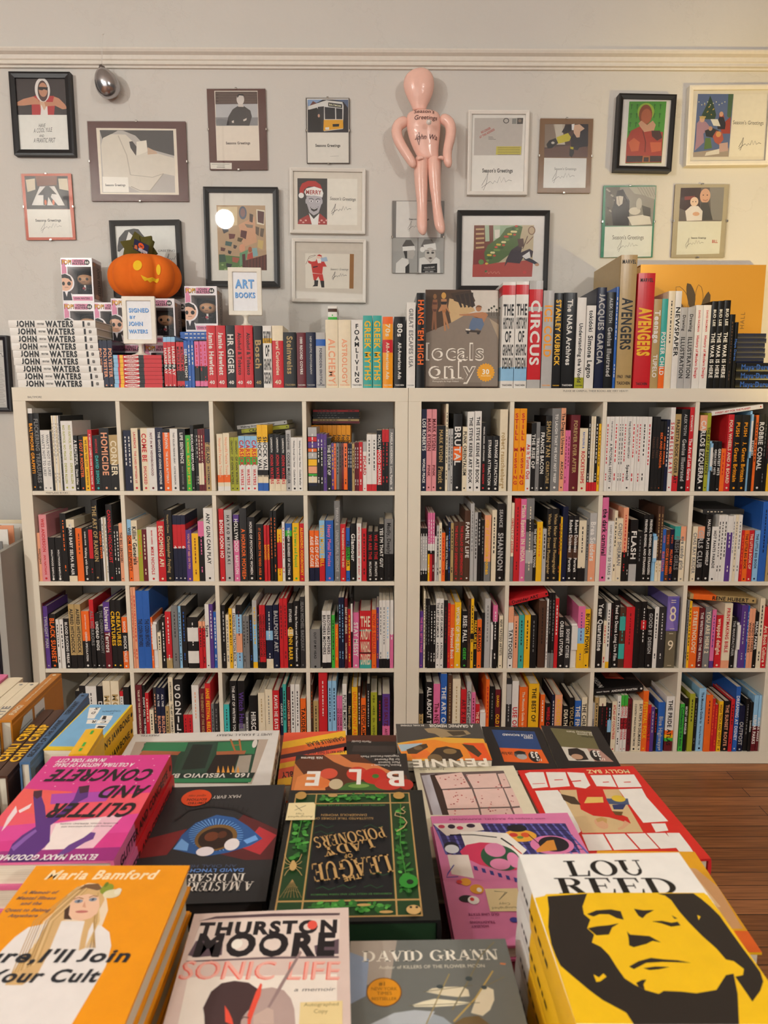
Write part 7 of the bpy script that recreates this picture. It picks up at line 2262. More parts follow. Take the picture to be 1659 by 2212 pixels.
('e',0.415,0.225,0.023,0.0123,'6a8a3a'),
('e',0.413,0.14,0.0704,0.0352,'1c1a22'),
('p','.818,.157 .678,.162 .496,.184 .403,.336 .479,.404 .804,.322','f0ebe2'),
('e',0.22,0.299,0.1469,0.0826,'de7fae'),
('e',0.206,0.292,0.1019,0.067,'221c26'),
('p','.241,.262 .193,.256 .202,.344 .343,.36 .342,.339','d8903a'),
('p','.852,.335 .796,.279 .7,.26 .589,.272 .522,.318 .483,.418 .518,.497 .624,.493 .743,.449 .838,.378','d83a62'),
('e',0.598,0.393,0.123,0.1091,'2c5a40',{'rot': 0.3}),
('e',0.615,0.329,0.0692,0.06,'e48ab4'),
('e',0.612,0.447,0.0649,0.0458,'e48ab4'),
('e',0.516,0.417,0.0393,0.063,'e48ab4'),
('l','.893,.186 .731,.191 .575,.22',0.0104,'1a181c'),
('l','.549,.228 .484,.305',0.0138,'1a181c'),
('l','.493,.297 .447,.37',0.0101,'d84a3c'),
('l','.35,.205 .299,.297',0.0069,'1a181c'),
('e',0.901,0.297,0.0516,0.0489,'1a1a26'),
('e',0.901,0.312,0.047,0.0372,'e8ecf2'),
('p','.94,.36 .802,.365 .804,.552 .939,.515','ece2d8'),
('l','.911,.444 .96,.508 .975,.539 .901,.536',0.0076,'3a3a9a'),
('p','.788,.455 .766,.462 .764,.495 .787,.488','3a3a8a'),
('p','.741,.475 .719,.482 .718,.515 .74,.508','3a3a8a'),
('p','.694,.495 .672,.502 .671,.535 .693,.528','3a3a8a'),
('p','.647,.515 .625,.522 .625,.554 .647,.547','3a3a8a'),
('p','.601,.535 .58,.542 .58,.573 .601,.566','3a3a8a'),
('p','.555,.554 .534,.561 .535,.593 .556,.586','3a3a8a'),
('e',0.862,0.577,0.0336,0.0284,'e8a030'),
('e',0.804,0.632,0.0429,0.0345,'e8a030'),
('e',0.791,0.638,0.0156,0.0161,'f6f0e6'),
('e',0.881,0.697,0.0459,0.0243,'1c181c'),
('e',0.841,0.709,0.0343,0.0286,'f2eee8'),
('e',0.849,0.703,0.0134,0.0133,'d83a3a',{'n': 10}),
('e',0.902,0.576,0.0178,0.0142,'d83a3a'),
('p','.756,.633 .555,.635 .568,.794 .76,.789','ead7a4'),
('t','Autographed',0.667,0.769,0.0148,'7a6a40',{'w': 0.156}),
('t','Copy',0.662,0.742,0.015,'7a6a40',{'w': 0.067}),
('l','.702,.652 .635,.66 .689,.714 .626,.661',0.0048,'4c4430'),
('t','OLD LINE STATE',0.803,0.806,0.0144,'8a2f60',{'b': 1,'w': 0.181,'rot': -0.03}),
('t','from the',0.857,0.829,0.0081,'8a2f60',{'w': 0.055,'rot': -0.021}),
('t','TRADITIONS',0.822,0.856,0.014,'8a2f60',{'b': 1,'w': 0.146,'rot': -0.027}),
('t','HOLIDAY',0.842,0.881,0.0138,'8a2f60',{'b': 1,'w': 0.1,'rot': -0.019}),
('t','with recipes by RACHEL RAPPAPORT',0.531,0.049,0.0164,'a04a78',{'w': 0.697,'rot': -0.035}),
('e',0.636,0.848,0.0257,0.0164,'3a3a9a')]),
'master':(1.1715,-1.8829,3.1866,0.1616,0.2430,4,0.03500,0.9100,[
('r',0,0,1,1,'2b2b2d'),
('p','.0,.45 .3,.3 .5,.62 .2,.7 0,.7','5c2426'),
('p','0,.5 .15,.42 .25,.6 .1,.66','b8343c'),
('p','.72,.42 1,.5 1,.66 .8,.64','7c2426'),
('p','.769,.594 .744,.476 .67,.368 .521,.298 .37,.328 .238,.414 .105,.527 .188,.584 .348,.636 .498,.66 .652,.626','2c5a98'),
('p','.769,.594 .734,.507 .664,.554 .657,.612','74aae6'),
('p','.252,.537 .166,.495 .137,.534 .218,.568','6fa6e6'),
('l','.262,.492 .345,.489',0.0069,'7ab0ea'),
('l','.26,.512 .343,.502',0.0069,'7ab0ea'),
('l','.262,.531 .344,.514',0.0068,'7ab0ea'),
('l','.268,.549 .347,.525',0.0068,'7ab0ea'),
('l','.278,.566 .353,.536',0.0068,'7ab0ea'),
('l','.293,.581 .362,.546',0.0067,'7ab0ea'),
('l','.31,.594 .373,.554',0.0067,'7ab0ea'),
('l','.331,.605 .385,.561',0.0067,'7ab0ea'),
('l','.355,.613 .4,.566',0.0067,'7ab0ea'),
('l','.381,.619 .416,.57',0.0067,'7ab0ea'),
('l','.408,.622 .433,.572',0.0067,'7ab0ea'),
('l','.437,.622 .451,.572',0.0067,'7ab0ea'),
('l','.467,.62 .47,.571',0.0067,'7ab0ea'),
('l','.497,.615 .488,.568',0.0067,'7ab0ea'),
('l','.526,.607 .507,.563',0.0067,'7ab0ea'),
('l','.555,.597 .524,.557',0.0067,'7ab0ea'),
('l','.582,.585 .541,.549',0.0067,'7ab0ea'),
('l','.608,.571 .557,.54',0.0067,'7ab0ea'),
('l','.631,.555 .571,.529',0.0068,'7ab0ea'),
('l','.651,.537 .583,.518',0.0068,'7ab0ea'),
('l','.667,.518 .593,.506',0.0068,'7ab0ea'),
('l','.68,.498 .601,.493',0.0069,'7ab0ea'),
('l','.689,.478 .607,.48',0.0069,'7ab0ea'),
('l','.694,.457 .609,.468',0.0069,'7ab0ea'),
('l','.694,.437 .609,.455',0.007,'7ab0ea'),
('l','.69,.418 .607,.443',0.007,'7ab0ea'),
('l','.681,.4 .601,.432',0.007,'7ab0ea'),
('l','.668,.384 .593,.422',0.0071,'7ab0ea'),
('l','.651,.369 .582,.413',0.0071,'7ab0ea'),
('l','.63,.357 .57,.405',0.0071,'7ab0ea'),
('l','.605,.348 .555,.399',0.0071,'7ab0ea'),
('l','.578,.341 .538,.395',0.0072,'7ab0ea'),
('l','.548,.337 .52,.393',0.0072,'7ab0ea'),
('l','.517,.337 .502,.393',0.0072,'7ab0ea'),
('l','.485,.339 .482,.394',0.0072,'7ab0ea'),
('l','.453,.345 .463,.398',0.0072,'7ab0ea'),
('l','.421,.353 .444,.403',0.0071,'7ab0ea'),
('l','.391,.365 .425,.41',0.0071,'7ab0ea'),
('l','.363,.378 .408,.418',0.0071,'7ab0ea'),
('l','.337,.394 .392,.428',0.0071,'7ab0ea'),
('l','.314,.412 .378,.439',0.007,'7ab0ea'),
('l','.295,.431 .366,.451',0.007,'7ab0ea'),
('l','.28,.451 .356,.463',0.007,'7ab0ea'),
('l','.269,.471 .349,.476',0.0069,'7ab0ea'),
('e',0.469,0.508,0.1619,0.1148,'7a5a2c'),
('e',0.471,0.515,0.1328,0.0938,'2c1c16'),
('e',0.506,0.499,0.055,0.0403,'6c3820'),
('e',0.427,0.486,0.0359,0.0312,'58301e'),
('e',0.331,0.572,0.0567,0.0503,'e9e2e2'),
('e',0.52,0.624,0.0664,0.0377,'e0d8dc'),
('l','.846,.346 .767,.247 .603,.214 .39,.246 .226,.333',0.02,'1d1a1c'),
('l','.78,.252 .812,.208',0.0044,'121112'),
('l','.744,.246 .775,.196',0.0044,'121112'),
('l','.708,.241 .737,.187',0.0044,'121112'),
('l','.672,.237 .698,.179',0.0044,'121112'),
('l','.635,.234 .659,.173',0.0044,'121112'),
('l','.597,.234 .618,.171',0.0044,'121112'),
('l','.559,.235 .577,.172',0.0044,'121112'),
('l','.52,.238 .534,.176',0.0044,'121112'),
('l','.481,.243 .491,.184',0.0044,'121112'),
('l','.442,.249 .447,.195',0.0044,'121112'),
('l','.402,.256 .403,.207',0.0044,'121112'),
('l','.362,.264 .358,.22',0.0044,'121112'),
('l','.323,.272 .314,.232',0.0044,'121112'),
('l','.284,.278 .271,.244',0.0044,'121112'),
('e',0.74,0.124,0.1268,0.0855,'e8501e'),
('t','LIMITED',0.719,0.18,0.0217,'4a1a10',{'b': 1,'w': 0.155}),
('t','EDITION',0.731,0.144,0.022,'4a1a10',{'b': 1,'w': 0.171,'rot': -0.016}),
('t','signed copy',0.739,0.107,0.0187,'4a1a10',{'w': 0.15}),
('t','MAX EVRY',0.481,0.123,0.0316,'d8d2c8',{'sh': 0.1,'w': 0.242,'rot': 0.021}),
('t','A MASTERPIECE',0.453,0.89,0.0642,'ece6dc',{'b': 2,'w': 0.687,'rot': -0.033}),
('t','IN DISARRAY',0.476,0.827,0.0564,'ece6dc',{'b': 2,'w': 0.593,'rot': -0.029}),
('t',"DAVID LYNCH'S DUNE",0.5,0.774,0.0238,'5c86c8',{'b': 1,'w': 0.611,'rot': -0.029}),
('t','AN ORAL HISTORY',0.512,0.741,0.0215,'4a5a78',{'w': 0.512,'rot': -0.033})]),
'league':(1.3543,-1.9331,3.1603,0.1780,0.2480,5,0.03200,0.9300,[
('r',0,0,1,1,'1c1e1b'),
('r',0.1,0.025,0.965,0.975,'b8935a'),
('r',0.11,0.033,0.955,0.967,'1c3f1e'),
('r',0.245,0.12,0.255,0.88,'b8935a'),
('r',0.8,0.033,0.81,0.967,'b8935a'),
('r',0.11,0.12,0.955,0.13,'b8935a'),
('r',0.11,0.87,0.955,0.88,'b8935a'),
('r',0.245,0.033,0.255,0.967,'b8935a'),
('r',0.262,0.137,0.793,0.863,'14161a'),
('e',0.194,0.664,0.029,0.012,'2c6a2a',{'n': 8,'rot': 0.34}),
('e',0.884,0.43,0.026,0.007,'3f9036',{'n': 8,'rot': 0.42}),
('e',0.381,0.061,0.017,0.015,'2c6a2a',{'n': 8,'rot': 0.55}),
('e',0.729,0.908,0.018,0.013,'3f9036',{'n': 8,'rot': 1.79}),
('e',0.2,0.205,0.017,0.014,'58a848',{'n': 8,'rot': 2.53}),
('e',0.867,0.431,0.016,0.013,'357a30',{'n': 8,'rot': 1.03}),
('e',0.639,0.09,0.029,0.007,'58a848',{'n': 8,'rot': 1.54}),
('e',0.427,0.935,0.023,0.012,'58a848',{'n': 8,'rot': 2.99}),
('e',0.161,0.193,0.02,0.01,'3f9036',{'n': 8,'rot': 2.94}),
('e',0.863,0.283,0.019,0.008,'58a848',{'n': 8,'rot': 0.45}),
('e',0.689,0.099,0.025,0.01,'58a848',{'n': 8,'rot': 1.41}),
('e',0.697,0.904,0.021,0.011,'58a848',{'n': 8,'rot': 0.19}),
('e',0.206,0.402,0.017,0.015,'58a848',{'n': 8,'rot': 2.87}),
('e',0.915,0.39,0.021,0.012,'58a848',{'n': 8,'rot': 1.04}),
('e',0.685,0.093,0.029,0.011,'2c6a2a',{'n': 8,'rot': 0.6}),
('e',0.576,0.942,0.021,0.014,'58a848',{'n': 8,'rot': 1.87}),
('e',0.204,0.593,0.024,0.012,'3f9036',{'n': 8,'rot': 2.96}),
('e',0.919,0.244,0.018,0.012,'3f9036',{'n': 8,'rot': 1.77}),
('e',0.414,0.071,0.019,0.006,'58a848',{'n': 8,'rot': 0.28}),
('e',0.67,0.927,0.019,0.007,'357a30',{'n': 8,'rot': 1.69}),
('e',0.217,0.818,0.023,0.007,'357a30',{'n': 8,'rot': 1.29}),
('e',0.878,0.483,0.025,0.009,'58a848',{'n': 8,'rot': 1.25}),
('e',0.509,0.056,0.017,0.013,'357a30',{'n': 8,'rot': 0.04}),
('e',0.354,0.944,0.017,0.011,'357a30',{'n': 8,'rot': 1.55}),
('e',0.21,0.759,0.025,0.006,'58a848',{'n': 8,'rot': 1.08}),
('e',0.834,0.301,0.012,0.013,'357a30',{'n': 8,'rot': 1.78}),
('e',0.684,0.074,0.028,0.01,'3f9036',{'n': 8,'rot': 0.91}),
('e',0.359,0.93,0.028,0.015,'2c6a2a',{'n': 8,'rot': 1.28}),
('e',0.188,0.193,0.02,0.007,'357a30',{'n': 8,'rot': 2.1}),
('e',0.852,0.458,0.029,0.007,'2c6a2a',{'n': 8,'rot': 1.24}),
('e',0.462,0.054,0.025,0.014,'2c6a2a',{'n': 8,'rot': 0.03}),
('e',0.346,0.91,0.022,0.012,'58a848',{'n': 8,'rot': 2.73}),
('e',0.189,0.582,0.016,0.009,'357a30',{'n': 8,'rot': 0.54}),
('e',0.839,0.467,0.028,0.01,'58a848',{'n': 8,'rot': 0.32}),
('e',0.733,0.071,0.014,0.014,'357a30',{'n': 8,'rot': 2.46}),
('e',0.447,0.914,0.014,0.013,'58a848',{'n': 8,'rot': 2.41}),
('e',0.18,0.739,0.013,0.008,'3f9036',{'n': 8,'rot': 1.47}),
('e',0.865,0.371,0.02,0.008,'2c6a2a',{'n': 8,'rot': 0.21}),
('e',0.333,0.091,0.013,0.014,'58a848',{'n': 8,'rot': 2.77}),
('e',0.337,0.928,0.017,0.012,'2c6a2a',{'n': 8,'rot': 0.1}),
('e',0.2,0.551,0.019,0.007,'357a30',{'n': 8,'rot': 0.49}),
('e',0.924,0.458,0.026,0.01,'3f9036',{'n': 8,'rot': 0.1}),
('e',0.624,0.062,0.02,0.012,'3f9036',{'n': 8,'rot': 1.49}),
('e',0.736,0.905,0.025,0.012,'2c6a2a',{'n': 8,'rot': 1.59}),
('e',0.156,0.373,0.012,0.011,'357a30',{'n': 8,'rot': 1.27}),
('e',0.843,0.205,0.022,0.007,'357a30',{'n': 8,'rot': 0.26}),
('e',0.319,0.062,0.022,0.008,'3f9036',{'n': 8,'rot': 1.48}),
('e',0.649,0.914,0.026,0.006,'58a848',{'n': 8,'rot': 1.96}),
('e',0.203,0.551,0.017,0.013,'357a30',{'n': 8,'rot': 1.69}),
('e',0.844,0.399,0.013,0.007,'2c6a2a',{'n': 8,'rot': 2.48}),
('e',0.533,0.056,0.015,0.012,'2c6a2a',{'n': 8,'rot': 2.18}),
('e',0.661,0.901,0.018,0.014,'357a30',{'n': 8,'rot': 1.79}),
('e',0.162,0.193,0.027,0.012,'2c6a2a',{'n': 8,'rot': 2.93}),
('e',0.878,0.553,0.022,0.009,'2c6a2a',{'n': 8,'rot': 1.1}),
('e',0.31,0.075,0.016,0.009,'3f9036',{'n': 8,'rot': 0.51}),
('e',0.608,0.938,0.023,0.013,'357a30',{'n': 8,'rot': 2.07}),
('e',0.157,0.572,0.021,0.011,'357a30',{'n': 8,'rot': 1.35}),
('e',0.923,0.423,0.012,0.013,'2c6a2a',{'n': 8,'rot': 0.85}),
('e',0.645,0.086,0.017,0.012,'3f9036',{'n': 8,'rot': 0.11}),
('e',0.571,0.923,0.021,0.007,'3f9036',{'n': 8,'rot': 0.72}),
('e',0.218,0.53,0.028,0.012,'357a30',{'n': 8,'rot': 0.97}),
('e',0.899,0.594,0.026,0.007,'2c6a2a',{'n': 8,'rot': 0.23}),
('e',0.581,0.082,0.016,0.01,'2c6a2a',{'n': 8,'rot': 0.91}),
('e',0.55,0.925,0.015,0.008,'3f9036',{'n': 8,'rot': 1.94}),
('e',0.198,0.656,0.024,0.014,'2c6a2a',{'n': 8,'rot': 2.68}),
('e',0.914,0.201,0.026,0.011,'357a30',{'n': 8,'rot': 2.21}),
('e',0.739,0.081,0.014,0.007,'2c6a2a',{'n': 8,'rot': 0.97}),
('e',0.504,0.895,0.03,0.015,'2c6a2a',{'n': 8,'rot': 2.05}),
('e',0.185,0.815,0.021,0.009,'2c6a2a',{'n': 8,'rot': 2.76}),
('e',0.88,0.479,0.027,0.011,'3f9036',{'n': 8,'rot': 0.66}),
('e',0.744,0.078,0.027,0.014,'2c6a2a',{'n': 8,'rot': 0.28}),
('e',0.4,0.918,0.019,0.011,'3f9036',{'n': 8,'rot': 2.91}),
('e',0.164,0.706,0.012,0.007,'357a30',{'n': 8,'rot': 2.58}),
('e',0.892,0.435,0.027,0.01,'357a30',{'n': 8,'rot': 0.04}),
('e',0.372,0.092,0.019,0.008,'2c6a2a',{'n': 8,'rot': 1.41}),
('e',0.463,0.94,0.028,0.008,'3f9036',{'n': 8,'rot': 2.24}),
('e',0.185,0.376,0.027,0.007,'2c6a2a',{'n': 8,'rot': 2.26}),
('e',0.845,0.407,0.024,0.009,'58a848',{'n': 8,'rot': 2.72}),
('e',0.347,0.051,0.016,0.012,'3f9036',{'n': 8,'rot': 0.02}),
('e',0.52,0.897,0.019,0.009,'3f9036',{'n': 8,'rot': 1.67}),
('e',0.181,0.23,0.019,0.009,'2c6a2a',{'n': 8,'rot': 1.77}),
('e',0.836,0.285,0.019,0.01,'357a30',{'n': 8,'rot': 1.05}),
('e',0.309,0.054,0.029,0.008,'58a848',{'n': 8,'rot': 1.45}),
('e',0.659,0.93,0.023,0.014,'2c6a2a',{'n': 8,'rot': 1.78}),
('e',0.19,0.773,0.024,0.006,'357a30',{'n': 8,'rot': 0.35}),
('e',0.891,0.289,0.014,0.007,'357a30',{'n': 8,'rot': 0.91}),
('e',0.606,0.064,0.02,0.009,'58a848',{'n': 8,'rot': 1.55}),
('e',0.379,0.899,0.018,0.007,'357a30',{'n': 8,'rot': 1.31}),
('e',0.186,0.428,0.012,0.01,'357a30',{'n': 8,'rot': 1.51}),
('e',0.854,0.267,0.016,0.01,'58a848',{'n': 8,'rot': 1.46}),
('e',0.333,0.055,0.026,0.008,'357a30',{'n': 8,'rot': 0.52}),
('e',0.42,0.912,0.03,0.01,'3f9036',{'n': 8,'rot': 0.9}),
('e',0.163,0.802,0.012,0.011,'58a848',{'n': 8,'rot': 1.95}),
('e',0.866,0.23,0.014,0.012,'357a30',{'n': 8,'rot': 1.31}),
('e',0.38,0.076,0.023,0.014,'58a848',{'n': 8,'rot': 2.64}),
('e',0.545,0.935,0.023,0.008,'2c6a2a',{'n': 8,'rot': 2.23}),
('e',0.168,0.48,0.014,0.015,'2c6a2a',{'n': 8,'rot': 0.75}),
('e',0.856,0.386,0.028,0.012,'3f9036',{'n': 8,'rot': 1.63}),
('e',0.511,0.092,0.023,0.011,'3f9036',{'n': 8,'rot': 2.63}),
('e',0.643,0.931,0.012,0.014,'58a848',{'n': 8,'rot': 2.89}),
('e',0.179,0.352,0.024,0.013,'3f9036',{'n': 8,'rot': 0.48}),
('e',0.909,0.509,0.014,0.008,'2c6a2a',{'n': 8,'rot': 2.56}),
('e',0.589,0.061,0.024,0.011,'58a848',{'n': 8,'rot': 1.3}),
('e',0.609,0.898,0.017,0.014,'2c6a2a',{'n': 8,'rot': 1.28}),
('e',0.182,0.289,0.013,0.013,'357a30',{'n': 8,'rot': 2.5}),
('e',0.915,0.447,0.013,0.009,'3f9036',{'n': 8,'rot': 1.6}),
('e',0.308,0.059,0.026,0.007,'357a30',{'n': 8,'rot': 2.07}),
('e',0.648,0.93,0.027,0.012,'3f9036',{'n': 8,'rot': 2.61}),
('e',0.214,0.699,0.015,0.009,'58a848',{'n': 8,'rot': 2.15}),
('e',0.912,0.588,0.027,0.012,'2c6a2a',{'n': 8,'rot': 0.02}),
('e',0.544,0.098,0.029,0.007,'2c6a2a',{'n': 8,'rot': 1.1}),
('e',0.705,0.911,0.029,0.01,'357a30',{'n': 8,'rot': 1.28}),
('e',0.181,0.72,0.024,0.011,'3f9036',{'n': 8,'rot': 0.24}),
('e',0.865,0.508,0.028,0.013,'3f9036',{'n': 8,'rot': 0.12}),
('e',0.414,0.072,0.016,0.009,'3f9036',{'n': 8,'rot': 1.77}),
('e',0.754,0.939,0.018,0.007,'58a848',{'n': 8,'rot': 0.29}),
('e',0.21,0.383,0.017,0.013,'58a848',{'n': 8,'rot': 1.54}),
('e',0.918,0.365,0.013,0.009,'3f9036',{'n': 8,'rot': 0.92}),
('e',0.494,0.087,0.026,0.014,'3f9036',{'n': 8,'rot': 2.77}),
('e',0.613,0.921,0.03,0.011,'357a30',{'n': 8,'rot': 2.53}),
('e',0.193,0.736,0.019,0.013,'3f9036',{'n': 8,'rot': 1.17}),
('e',0.843,0.499,0.019,0.014,'357a30',{'n': 8,'rot': 0.95}),
('e',0.337,0.069,0.019,0.012,'3f9036',{'n': 8,'rot': 2.7}),
('e',0.302,0.92,0.017,0.011,'3f9036',{'n': 8,'rot': 2.76}),
('e',0.219,0.384,0.024,0.007,'3f9036',{'n': 8,'rot': 1.9}),
('e',0.888,0.569,0.018,0.01,'2c6a2a',{'n': 8,'rot': 2.16}),
('e',0.688,0.086,0.022,0.009,'3f9036',{'n': 8,'rot': 0.85}),
('e',0.457,0.943,0.021,0.014,'3f9036',{'n': 8,'rot': 1.78}),
('e',0.173,0.427,0.012,0.011,'2c6a2a',{'n': 8,'rot': 2.73}),
('e',0.854,0.353,0.026,0.008,'357a30',{'n': 8,'rot': 0.67}),
('e',0.563,0.09,0.024,0.011,'3f9036',{'n': 8,'rot': 0.91}),
('e',0.568,0.927,0.014,0.01,'2c6a2a',{'n': 8,'rot': 2.22}),
('e',0.193,0.733,0.027,0.008,'58a848',{'n': 8,'rot': 0.94}),
('e',0.89,0.577,0.019,0.015,'357a30',{'n': 8,'rot': 2.0}),
('e',0.739,0.081,0.024,0.009,'2c6a2a',{'n': 8,'rot': 1.1}),
('e',0.618,0.907,0.023,0.012,'3f9036',{'n': 8,'rot': 0.85}),
('e',0.219,0.444,0.023,0.008,'2c6a2a',{'n': 8,'rot': 0.97}),
('e',0.838,0.511,0.015,0.01,'2c6a2a',{'n': 8,'rot': 2.88}),
('e',0.718,0.097,0.026,0.011,'58a848',{'n': 8,'rot': 2.14}),
('e',0.74,0.911,0.021,0.006,'2c6a2a',{'n': 8,'rot': 1.65}),
('e',0.168,0.821,0.016,0.01,'2c6a2a',{'n': 8,'rot': 1.09}),
('e',0.845,0.326,0.017,0.012,'357a30',{'n': 8,'rot': 0.76}),
('e',0.695,0.055,0.029,0.008,'58a848',{'n': 8,'rot': 2.84}),
('e',0.624,0.932,0.027,0.006,'58a848',{'n': 8,'rot': 1.68}),
('e',0.16,0.65,0.029,0.006,'357a30',{'n': 8,'rot': 0.93}),
('e',0.861,0.511,0.03,0.012,'2c6a2a',{'n': 8,'rot': 2.02}),
('e',0.294,0.056,0.024,0.009,'2c6a2a',{'n': 8,'rot': 2.69}),
('e',0.575,0.943,0.022,0.015,'357a30',{'n': 8,'rot': 0.14}),
('e',0.212,0.797,0.016,0.007,'357a30',{'n': 8,'rot': 0.54}),
('e',0.92,0.397,0.021,0.014,'58a848',{'n': 8,'rot': 0.22}),
('e',0.751,0.062,0.019,0.009,'3f9036',{'n': 8,'rot': 2.23}),
('e',0.482,0.937,0.016,0.008,'3f9036',{'n': 8,'rot': 1.03}),
('e',0.153,0.688,0.03,0.009,'357a30',{'n': 8,'rot': 0.34}),
('e',0.925,0.339,0.015,0.014,'3f9036',{'n': 8,'rot': 2.27}),
('e',0.323,0.057,0.026,0.007,'2c6a2a',{'n': 8,'rot': 2.84}),
('e',0.622,0.905,0.02,0.007,'3f9036',{'n': 8,'rot': 2.12}),
('e',0.19,0.636,0.028,0.007,'2c6a2a',{'n': 8,'rot': 2.0}),
('e',0.928,0.327,0.023,0.01,'357a30',{'n': 8,'rot': 2.21}),
('e',0.596,0.074,0.017,0.007,'3f9036',{'n': 8,'rot': 0.25}),
('e',0.701,0.897,0.023,0.009,'58a848',{'n': 8,'rot': 0.37}),
('e',0.217,0.518,0.025,0.009,'2c6a2a',{'n': 8,'rot': 1.88}),
('e',0.835,0.244,0.013,0.013,'3f9036',{'n': 8,'rot': 1.77}),
('e',0.631,0.072,0.016,0.011,'58a848',{'n': 8,'rot': 2.73}),
('e',0.608,0.914,0.013,0.008,'58a848',{'n': 8,'rot': 1.77}),
('e',0.182,0.486,0.014,0.013,'3f9036',{'n': 8,'rot': 0.58}),
('e',0.924,0.331,0.019,0.007,'3f9036',{'n': 8,'rot': 0.21}),
('e',0.519,0.088,0.019,0.015,'2c6a2a',{'n': 8,'rot': 0.25}),
('e',0.466,0.939,0.018,0.007,'2c6a2a',{'n': 8,'rot': 0.04}),
('e',0.181,0.293,0.013,0.014,'2c6a2a',{'n': 8,'rot': 1.75}),
('e',0.888,0.455,0.028,0.014,'3f9036',{'n': 8,'rot': 1.61}),
('e',0.449,0.052,0.018,0.008,'357a30',{'n': 8,'rot': 1.77}),
('e',0.58,0.896,0.028,0.014,'357a30',{'n': 8,'rot': 0.61}),
('e',0.165,0.531,0.014,0.009,'2c6a2a',{'n': 8,'rot': 1.09}),
('e',0.9,0.274,0.015,0.012,'58a848',{'n': 8,'rot': 2.99}),
('e',0.339,0.056,0.013,0.01,'2c6a2a',{'n': 8,'rot': 1.98}),
('e',0.598,0.927,0.016,0.012,'3f9036',{'n': 8,'rot': 0.14}),
('e',0.174,0.315,0.021,0.014,'3f9036',{'n': 8,'rot': 3.0}),
('e',0.88,0.576,0.021,0.014,'357a30',{'n': 8,'rot': 2.99}),
('e',0.677,0.078,0.017,0.007,'2c6a2a',{'n': 8,'rot': 2.92}),
('e',0.57,0.908,0.022,0.013,'357a30',{'n': 8,'rot': 0.35}),
('e',0.17,0.832,0.019,0.014,'2c6a2a',{'n': 8,'rot': 0.8}),
('e',0.913,0.354,0.024,0.013,'357a30',{'n': 8,'rot': 0.34}),
('e',0.525,0.051,0.018,0.007,'357a30',{'n': 8,'rot': 1.66}),
('e',0.538,0.923,0.024,0.008,'2c6a2a',{'n': 8,'rot': 0.55}),
('e',0.214,0.638,0.021,0.014,'2c6a2a',{'n': 8,'rot': 2.22}),
('e',0.908,0.593,0.023,0.014,'3f9036',{'n': 8,'rot': 0.39}),
('e',0.756,0.096,0.025,0.015,'357a30',{'n': 8,'rot': 0.58}),
('e',0.31,0.934,0.014,0.007,'58a848',{'n': 8,'rot': 1.28}),
('e',0.182,0.318,0.02,0.009,'357a30',{'n': 8,'rot': 0.02}),
('e',0.833,0.538,0.02,0.011,'2c6a2a',{'n': 8,'rot': 1.4}),
('l','0.175,0.150 0.200,0.500',0.006,'3f8a34'),
('l','0.200,0.500 0.170,0.840',0.006,'3f8a34'),
('l','0.880,0.200 0.900,0.500',0.006,'3f8a34'),
('l','0.280,0.075 0.770,0.080',0.006,'3f8a34'),
('l','0.280,0.920 0.770,0.925',0.006,'3f8a34'),
('l','.149,.179 .173,.201 .146,.226 .159,.245 .216,.229 .223,.258 .162,.28 .142,.322 .168,.363 .219,.396',0.0082,'c9a878'),
('e',0.895,0.654,0.0223,0.0316,'c8a468'),
('e',0.899,0.625,0.0123,0.0138,'c8a468',{'n': 10}),
('l','.895,.648 .942,.607 .964,.566',0.0041,'c8a468'),
('l','.895,.648 .938,.636 .956,.619',0.0041,'c8a468'),
('l','.895,.648 .933,.664 .948,.67',0.0041,'c8a468'),
('l','.895,.648 .929,.692 .94,.72',0.0041,'c8a468'),
('l','.895,.648 .86,.609 .85,.568',0.0041,'c8a468'),
('l','.895,.648 .856,.637 .843,.62',0.0041,'c8a468'),
('l','.895,.648 .852,.666 .837,.672',0.0041,'c8a468'),
('l','.895,.648 .849,.694 .83,.721',0.0041,'c8a468'),
('l','.886,.747 .945,.865',0.002,'b9935c'),
('l','.886,.747 .923,.865',0.002,'b9935c'),
('l','.886,.747 .901,.865',0.002,'b9935c'),
('l','.886,.747 .88,.866',0.002,'b9935c'),
('l','.886,.747 .858,.866',0.002,'b9935c'),
('l','.886,.747 .836,.866',0.002,'b9935c'),
('l','.886,.747 .814,.867',0.002,'b9935c'),
('l','.908,.799 .88,.79 .845,.8',0.0019,'b9935c'),
('l','.921,.835 .876,.82 .826,.836',0.0019,'b9935c'),
('e',0.183,0.071,0.0431,0.0344,'b88f4c'),
('e',0.919,0.06,0.0407,0.0377,'b88f4c'),
('e',0.152,0.95,0.0427,0.0281,'caa469'),
('e',0.167,0.935,0.0084,0.0067,'1c1e1b',{'n': 10}),
('e',0.132,0.936,0.0084,0.0067,'1c1e1b',{'n': 10}),
('e',0.167,0.769,0.059,0.047,'2f8a2e'),
('e',0.158,0.775,0.0216,0.0168,'1a2a18'),
('e',0.68,0.064,0.0359,0.0157,'b8935a'),
('e',0.442,0.917,0.0412,0.0077,'c09a5c'),
('e',0.312,0.961,0.0406,0.0084,'c09a5c'),
('t','THE',0.517,0.741,0.0323,'b8935a',{'b': 1,'w': 0.112,'rot': 0.275}),
('t','LEAGUE',0.521,0.673,0.129,'c29b62',{'b': 2,'w': 0.511,'rot': 0.178}),
('t','OF',0.545,0.586,0.0284,'b8935a',{'b': 1,'w': 0.058,'rot': 0.179}),
('t','LADY',0.545,0.522,0.0736,'c29b62',{'b': 2,'w': 0.343,'rot': 0.271}),
('t','POISONERS',0.541,0.442,0.09,'c29b62',{'b': 2,'w': 0.492,'rot': 0.235}),
('t','ILLUSTRATED TRUE STORIES OF',0.586,0.282,0.0183,'b8935a',{'w': 0.418,'rot': -0.022}),
